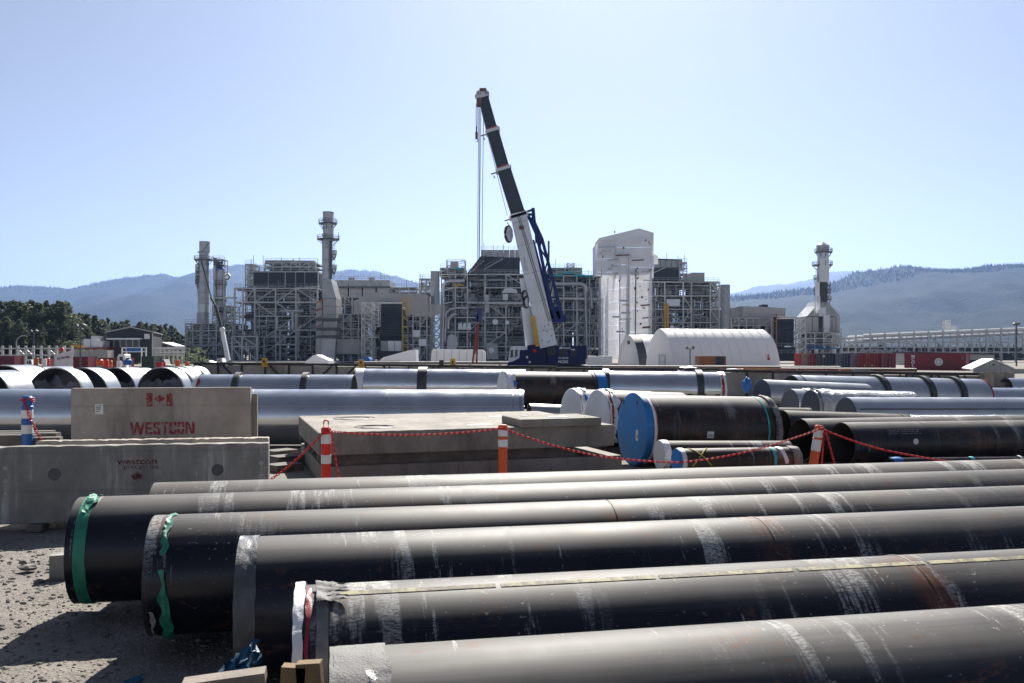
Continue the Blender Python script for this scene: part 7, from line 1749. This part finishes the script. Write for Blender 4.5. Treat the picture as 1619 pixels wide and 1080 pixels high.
# boom lift
t = thing('boom_crane', 'small white telescopic crane leaning at the foot of the scaffold tangle', 'crane', P(350, 575, 150)); Yb2 = 150
for (x0, y0, x1, y1, w_, mt) in ((361, 570, 351, 520, .62, 'cranewhite'), (351, 521, 341, 483, .42, 'clad_d'), (341, 484, 333, 470, .3, 'clad_d')): pbar(t, 'boom_section', P(x0, y0, Yb2), P(x1, y1, Yb2), w_, M[mt])
b = MB(); c = P(351, 521, Yb2 - .4); b.tube(c, c + Vector((0, .4, 0)), .42, 14); b.build('sheave', M['white'], t, True)
ptube(t, 'rope', P(349, 522, Yb2 - .3), P(347.5, 568, Yb2 - .3), .04, M['rope'], 6)
px_prism(t, 'cab', [(343, 573), (343, 567), (351, 566), (352, 573)], Yb2, 2, M['white']); px_prism(t, 'chassis', [(340, 577), (340, 573), (368, 572), (368, 577)], Yb2, 2.4, M['white']); px_prism(t, 'cab_window', [(344, 571), (344, 568.5), (348, 568), (348, 571)], Yb2 - .05, .06, M['glass'])
for x in (344, 352, 364): ptube(t, 'wheel', P(x, 578, Yb2 - .3), P(x, 578, Yb2 + .2), .45, M['black'], 14)
tarp('white sheeting heap at the foot of the small crane', [(325, 573), (330, 570), (337, 573)], 118, 'sheet_w', 1.5)
o = MB(); o.path([P(97.5 + 2.2 * math.cos(q), 552.5 + 1.8 * math.sin(q), 117) for q in (0, 1, 2, 3, 4, 5)], .16, 6, True); tag(o.build('red_bag', M['red_b'], None, True), 'small red bundle hanging on the rack rail above the white sheet', 'bundle')

# ------------------------------------------------------------------ trees
g = G('leaves'); p = g.pos(); n1 = g.noise(p, .35, 4, .6); n2 = g.noise(p, 2.5, 3)
c = g.mix(g.step(n1, .3, .7), (.068, .09, .06), (.12, .142, .085)); c = g.mix(g.step(n2, .4, .7, 0, .6), c, (.12, .135, .07))
pb_ = g.n('ShaderNodeBsdfPrincipled', {'Base Color': c, 'Roughness': .6, 'Specular IOR Level': .3}); tl = g.n('ShaderNodeBsdfTranslucent', {'Color': c})
mx = g.n('ShaderNodeMixShader', [.42, pb_.outputs[0], tl.outputs[0]]); g.t.links.new(mx.outputs[0], g.out.inputs[0]); M['leaf'] = g.m
M['bark'] = simple('bark', (.10, .085, .07), .9, 0, .35, 1.5, .5)
def crown_mesh(seed, H, Wd, nclump=22, per=85, leafs=.30, low=.12):
    rr = random.Random(seed); b = MB(); cl = []
    for i in range(nclump):
        zf = low + (1 - low) * (i + rr.random()) / nclump; env = math.sin(min(1, max(.0, (zf - low * .6) / (1 - low * .6))) ** .8 * math.pi) ** .55
        ang = rr.uniform(0, 6.283); rad = Wd * .5 * env * rr.uniform(.15, 1.02)
        cl.append((Vector((rad * math.cos(ang), rad * math.sin(ang), H * zf * .97)), Wd * rr.choice((.08, .11, .13, .16)) * (.65 + .5 * env)))
    for c_, r in cl:
        for _ in range(per):
            d = Vector((rr.gauss(0, 1), rr.gauss(0, 1), rr.gauss(0, .85))); d = d.normalized() * r * (rr.random() ** .45) if d.length else d
            q = c_ + d
            if q.z < H * .08: continue
            u = Vector((rr.gauss(0, 1), rr.gauss(0, 1), rr.gauss(0, 1))).normalized(); v = u.cross(Vector((rr.gauss(0, 1), rr.gauss(0, 1), rr.gauss(0, 1)))).normalized(); s_ = leafs * rr.uniform(.6, 1.3)
            b.add([q - u * s_, q + v * s_ * .6, q + u * s_, q - v * s_ * .6], [(0, 1, 2, 3)])
    return b.mesh('crown', M['leaf']), cl
def trunk_mesh(seed, H, cl):
    rr = random.Random(seed); b = MB(); pts = [Vector((.25 * noise.noise((k * .7, seed, 0)), .25 * noise.noise((k * .7, seed, 4)), H * .86 * k / 7)) for k in range(8)]
    for k in range(7): b.tube(pts[k], pts[k + 1], .26 * (1 - k / 8) + .03, 8, .26 * (1 - (k + 1) / 8) + .03)
    for c_, r in cl[::2]:
        z = max(H * .12, c_.z - rr.uniform(1, 2.5)); b.tube((0, 0, z), c_, .09, 5, .03)
    return b.mesh('trunk', M['bark'])
variants = []
for s_, (H, Wd, nc) in enumerate(((16, 7.5, 62), (16, 6.0, 54), (16, 8.2, 66), (16, 4.8, 46))):
    cm, cl = crown_mesh(100 + s_, H, Wd, nc); variants.append((cm, trunk_mesh(s_, H, cl)))
tree_px = [(-18, 474, 240), (0, 476, 236), (14, 475, 246), (26, 474, 238), (38, 477, 250), (49, 474, 240), (60, 478, 234), (73, 475, 242), (84, 480, 250), (96, 474, 238), (106, 476, 246), (8, 500, 226), (32, 505, 224), (66, 512, 222),
           (118, 496, 250), (127, 494, 262), (138, 495, 258), (149, 498, 266), (160, 504, 270), (170, 502, 276), (181, 508, 280), (193, 507, 284), (201, 505, 290), (211, 516, 296), (223, 508, 300), (232, 510, 296), (242, 511, 304), (252, 513, 300), (261, 511, 306), (270, 514, 310), (280, 524, 300), (288, 530, 290), (300, 518, 330), (306, 513, 334), (272, 540, 260), (284, 544, 250)]
kinds = ['tall bushy dark tree', 'narrow dark tree', 'broad rounded tree', 'slim poplar shaped tree']
nb_ = ['at the very edge of the photo', 'second along the tall row', 'third along the tall row', 'fourth along the tall row behind the lamp', 'fifth along the tall row', 'sixth along the tall row behind the lamp post', 'seventh along the tall row', 'eighth along the tall row', 'ninth along the tall row', 'tenth along the tall row, near its drop', 'last in the tall row before the row drops',
       'lower tree before the tall row near the edge', 'lower tree before the tall row by the curved lamp', 'lowest bushy tree before the tall row', 'first of the mid height trees after the drop', 'second after the drop in the row', 'third after the drop in the row', 'above the pale roof units', 'behind the pale roof units', 'just before the dark shed roof starts', 'behind the low eave of the dark shed', 'behind the rising roof of the dark shed', 'behind the ridge of the dark shed', 'low behind the falling shed roof', 'behind the far eave of the dark shed',
       'second beyond the dark shed ridge', 'third beyond the dark shed ridge', 'fourth beyond the dark shed ridge', 'fifth beyond the dark shed ridge', 'last tall one beyond the shed', 'low one by the scaffold tangle', 'lowest one by the scaffold tangle', 'standing alone before the far hill beside the grey stack', 'right against the grey stack', 'low growth beside the pale pipe frame', 'low growth between pipe frame and scaffold tangle']
for i, (x, y, Y) in enumerate(tree_px):
    cm, tm_ = variants[(i * 7 + i // 3) % 4]; H = PZ(y, Y); s_ = H / 16.0; wv = rp.uniform(.95, 1.25) * (1.0 if H > 9 else 1.5)
    rt = thing('tree', kinds[(i * 7 + i // 3) % 4] + ' ' + nb_[i], 'tree', (PX(x, Y), Y, 0), 'trees beyond the yard')
    mt = Matrix.Translation((PX(x, Y), Y, 0)) @ Matrix.Rotation(rp.uniform(0, 6.28), 4, 'Z') @ Matrix.Diagonal((s_ * wv, s_ * wv, s_, 1))
    link('crown', cm, rt, mt); link('trunk', tm_, rt, mt)
b = MB(); rr = random.Random(5)
for k in range(9000):
    x = rr.uniform(-60, 330); Y = rr.uniform(225, 320); z = rr.random() ** 2 * 4.2
    q = Vector((PX(x, Y), Y, z)); u = Vector((rr.gauss(0, 1), rr.gauss(0, 1), rr.gauss(0, 1))).normalized(); v = u.cross(Vector((0.3, 1, .4))).normalized(); s_ = rr.uniform(.3, .7)
    b.add([q - u * s_, q + v * s_ * .6, q + u * s_, q - v * s_ * .6], [(0, 1, 2, 3)])
b.build('undergrowth', M['leaf'], kind='stuff')
# ------------------------------------------------------------------ hills
def hill(name, prof, Y0, depth, mat, seed, nx=240, ny=46, rough=1.0, back=1800):
    """ridge line given as photo points at distance Y0; slopes down towards the viewer with spurs"""
    def ridge(x):
        for i in range(len(prof) - 1):
            if prof[i][0] <= x <= prof[i + 1][0]:
                q = (x - prof[i][0]) / (prof[i + 1][0] - prof[i][0]); q = q * q * (3 - 2 * q) * .5 + q * .5; return prof[i][1] + (prof[i + 1][1] - prof[i][1]) * q
        return prof[0][1] if x < prof[0][0] else prof[-1][1]
    x0, x1 = prof[0][0], prof[-1][0]; b = MB(); vs = []
    for j in range(ny + 1):
        q = j / ny
        for i in range(nx + 1):
            px_ = x0 + (x1 - x0) * i / nx; X = PX(px_, Y0); Hr = PZ(ridge(px_), Y0)
            if q <= .8:
                s_ = q / .8; Y = Y0 - depth * (1 - s_); 
                sp = noise.fractal((X / depth * 2.2, Y / depth * 1.6, seed), 1.0, 2.1, 6)
                f_ = s_ ** 1.15 * (1 + .55 * sp * (1 - s_) * rough * 2)
                wob = s_ * (1 - s_) * 4
                z = Hr * max(0, f_) + Hr * .10 * wob * noise.fractal((X / depth * 7, Y / depth * 7, seed + 3), 1, 2.1, 5)
                z += Hr * .012 * noise.fractal((X / depth * 40, Y / depth * 40, seed + 8), 1, 2.1, 3) * s_
            else:
                s_ = (q - .8) / .2; Y = Y0 + back * s_; z = Hr * (1 - s_) ** 1.3
            vs.append((X, Y, max(-3, z - (4 if q == 0 else 0))))
    m_ = nx + 1; b.add(vs, [(j * m_ + i, j * m_ + i + 1, (j + 1) * m_ + i + 1, (j + 1) * m_ + i) for j in range(ny) for i in range(nx)])
    b.build(name, M[mat], None, True, kind='structure', angle=180); return vs, m_, ny
g = G('forested_slope'); p = g.pos(); n1 = g.noise(p, .004, 6, .62); n2 = g.noise(p, .03, 5, .7); v = g.vor(p, .07)
c = g.mix(g.step(n1, .35, .65), (.008, .014, .011), (.013, .019, .014)); c = g.mix(g.step(n2, .52, .68, 0, .5), c, (.017, .023, .016)); c = g.mix(g.step(v, .1, .6, .0, .55), c, (.007, .012, .010))
M['forest'] = g.bsdf(c, .9, 0, g.bump(g.mop('ADD', n2, v), .5, 8.0), .05)
g = G('snowy_slope'); p = g.pos(); n1 = g.noise(p, .003, 6, .65); z = g.xyz(p)[2]
sn = g.mul(g.step(n1, .47, .56), g.step(z, 880, 1100)); M['snowy'] = g.bsdf(g.mix(sn, (.05, .06, .05), (.7, .72, .75)), .9, 0, None, .1)
vR, mR, nyR = hill('hill', [(1000, 530), (1060, 500), (1115, 477), (1150, 469), (1200, 466), (1250, 459), (1290, 455), (1310, 449), (1335, 440), (1352, 431.5), (1385, 428), (1420, 421.5), (1440, 422), (1470, 426.5), (1510, 428), (1530, 425), (1560, 421), (1600, 420), (1640, 419), (1700, 415), (1800, 412), (1950, 430), (2150, 450)], 4300, 2300, 'forest', 4.2, 300, 60)
vL, mL, nyL = hill('hill', [(-600, 440), (-420, 432), (-250, 446), (-120, 452), (0, 457), (28, 451.5), (60, 453), (90, 455), (113, 458), (140, 452), (160, 447), (185, 441), (210, 438), (235, 435.5), (260, 433), (280, 439), (300, 437), (330, 431), (360, 423), (395, 418), (430, 420), (470, 428), (505, 433), (530, 430), (555, 427), (590, 429), (625, 437), (660, 447), (720, 470), (800, 500)], 7600, 3200, 'forest', 9.1, 300, 50)
hill('hill', [(60, 545), (110, 528), (160, 504), (180, 497), (215, 491), (245, 484), (270, 481), (300, 485), (330, 492), (380, 505), (440, 515), (520, 530)], 5200, 1600, 'forest', 2.6, 140, 36)
hill('hill', [(1000, 500), (1080, 485), (1130, 474), (1165, 462), (1200, 452), (1240, 449), (1270, 445), (1290, 438), (1310, 431), (1335, 428), (1360, 430), (1420, 440), (1500, 455), (1600, 470)], 9800, 2600, 'snowy', 6.6, 180, 40)
# conifers standing on the wooded hill
def conifers(name, vs, m_, ny, n, hs, jr, seed, seg=5):
    rr = random.Random(seed); b = MB()
    for _ in range(n):
        j = rr.uniform(*jr) * ny; i = rr.random() * (m_ - 2); j0, i0 = min(int(j), ny - 1), int(i); fj, fi = j - j0, i - i0
        v = [Vector(vs[(j0 + a_) * m_ + i0 + b_]) for a_, b_ in ((0, 0), (0, 1), (1, 0), (1, 1))]
        q = (v[0] * (1 - fi) + v[1] * fi) * (1 - fj) + (v[2] * (1 - fi) + v[3] * fi) * fj
        if q.z < 6: continue
        h = hs * rr.uniform(.55, 1.35); r = h * rr.uniform(.17, .26); th = rr.random() * 6
        b.add([(q.x + r * math.cos(th + k * 6.283 / seg), q.y + r * math.sin(th + k * 6.283 / seg), q.z - 2 + h * .06 * rr.random()) for k in range(seg)] + [(q.x + rr.uniform(-.6, .6), q.y, q.z + h)], [(k, (k + 1) % seg, seg) for k in range(seg)])
    b.build(name, M['forest'], kind='stuff')
conifers('conifer_forest', vR, mR, nyR, 6000, 13, (.70, .81), 3)
conifers('conifer_forest', vL, mL, nyL, 4000, 16, (.70, .81), 8)
b = MB(); rr = random.Random(15)       # dark treeline at the foot of the wooded hill, behind the rack
for k in range(420):
    x = rr.uniform(1335, 1800); Y = rr.uniform(640, 1200); h = rr.uniform(5, 13); q = Vector((PX(x, Y), Y, 0)); r = h * .25
    b.add([(q.x + r * math.cos(t_), q.y + r * math.sin(t_), .5) for t_ in (0, 1.25, 2.5, 3.8, 5.0)] + [(q.x, q.y, h)], [(k2, (k2 + 1) % 5, 5) for k2 in range(5)])
b.build('far_treeline', M['forest'], kind='stuff')
# ------------------------------------------------------------------ haze: one closed box of pale air
b = MB(); b.box((0, 6500, 502), (27600, 13800, 1010))
g = G('haze_air'); pv = g.n('ShaderNodeVolumePrincipled', {'Color': (.34, .53, .95, 1), 'Density': 6.0e-5, 'Anisotropy': .5}); g.t.links.new(pv.outputs[0], g.out.inputs[1]); M['haze'] = g.m
HZ = b.build('haze', M['haze'], kind='stuff')
try: g.m.cycles.homogeneous_volume = True
except Exception: pass
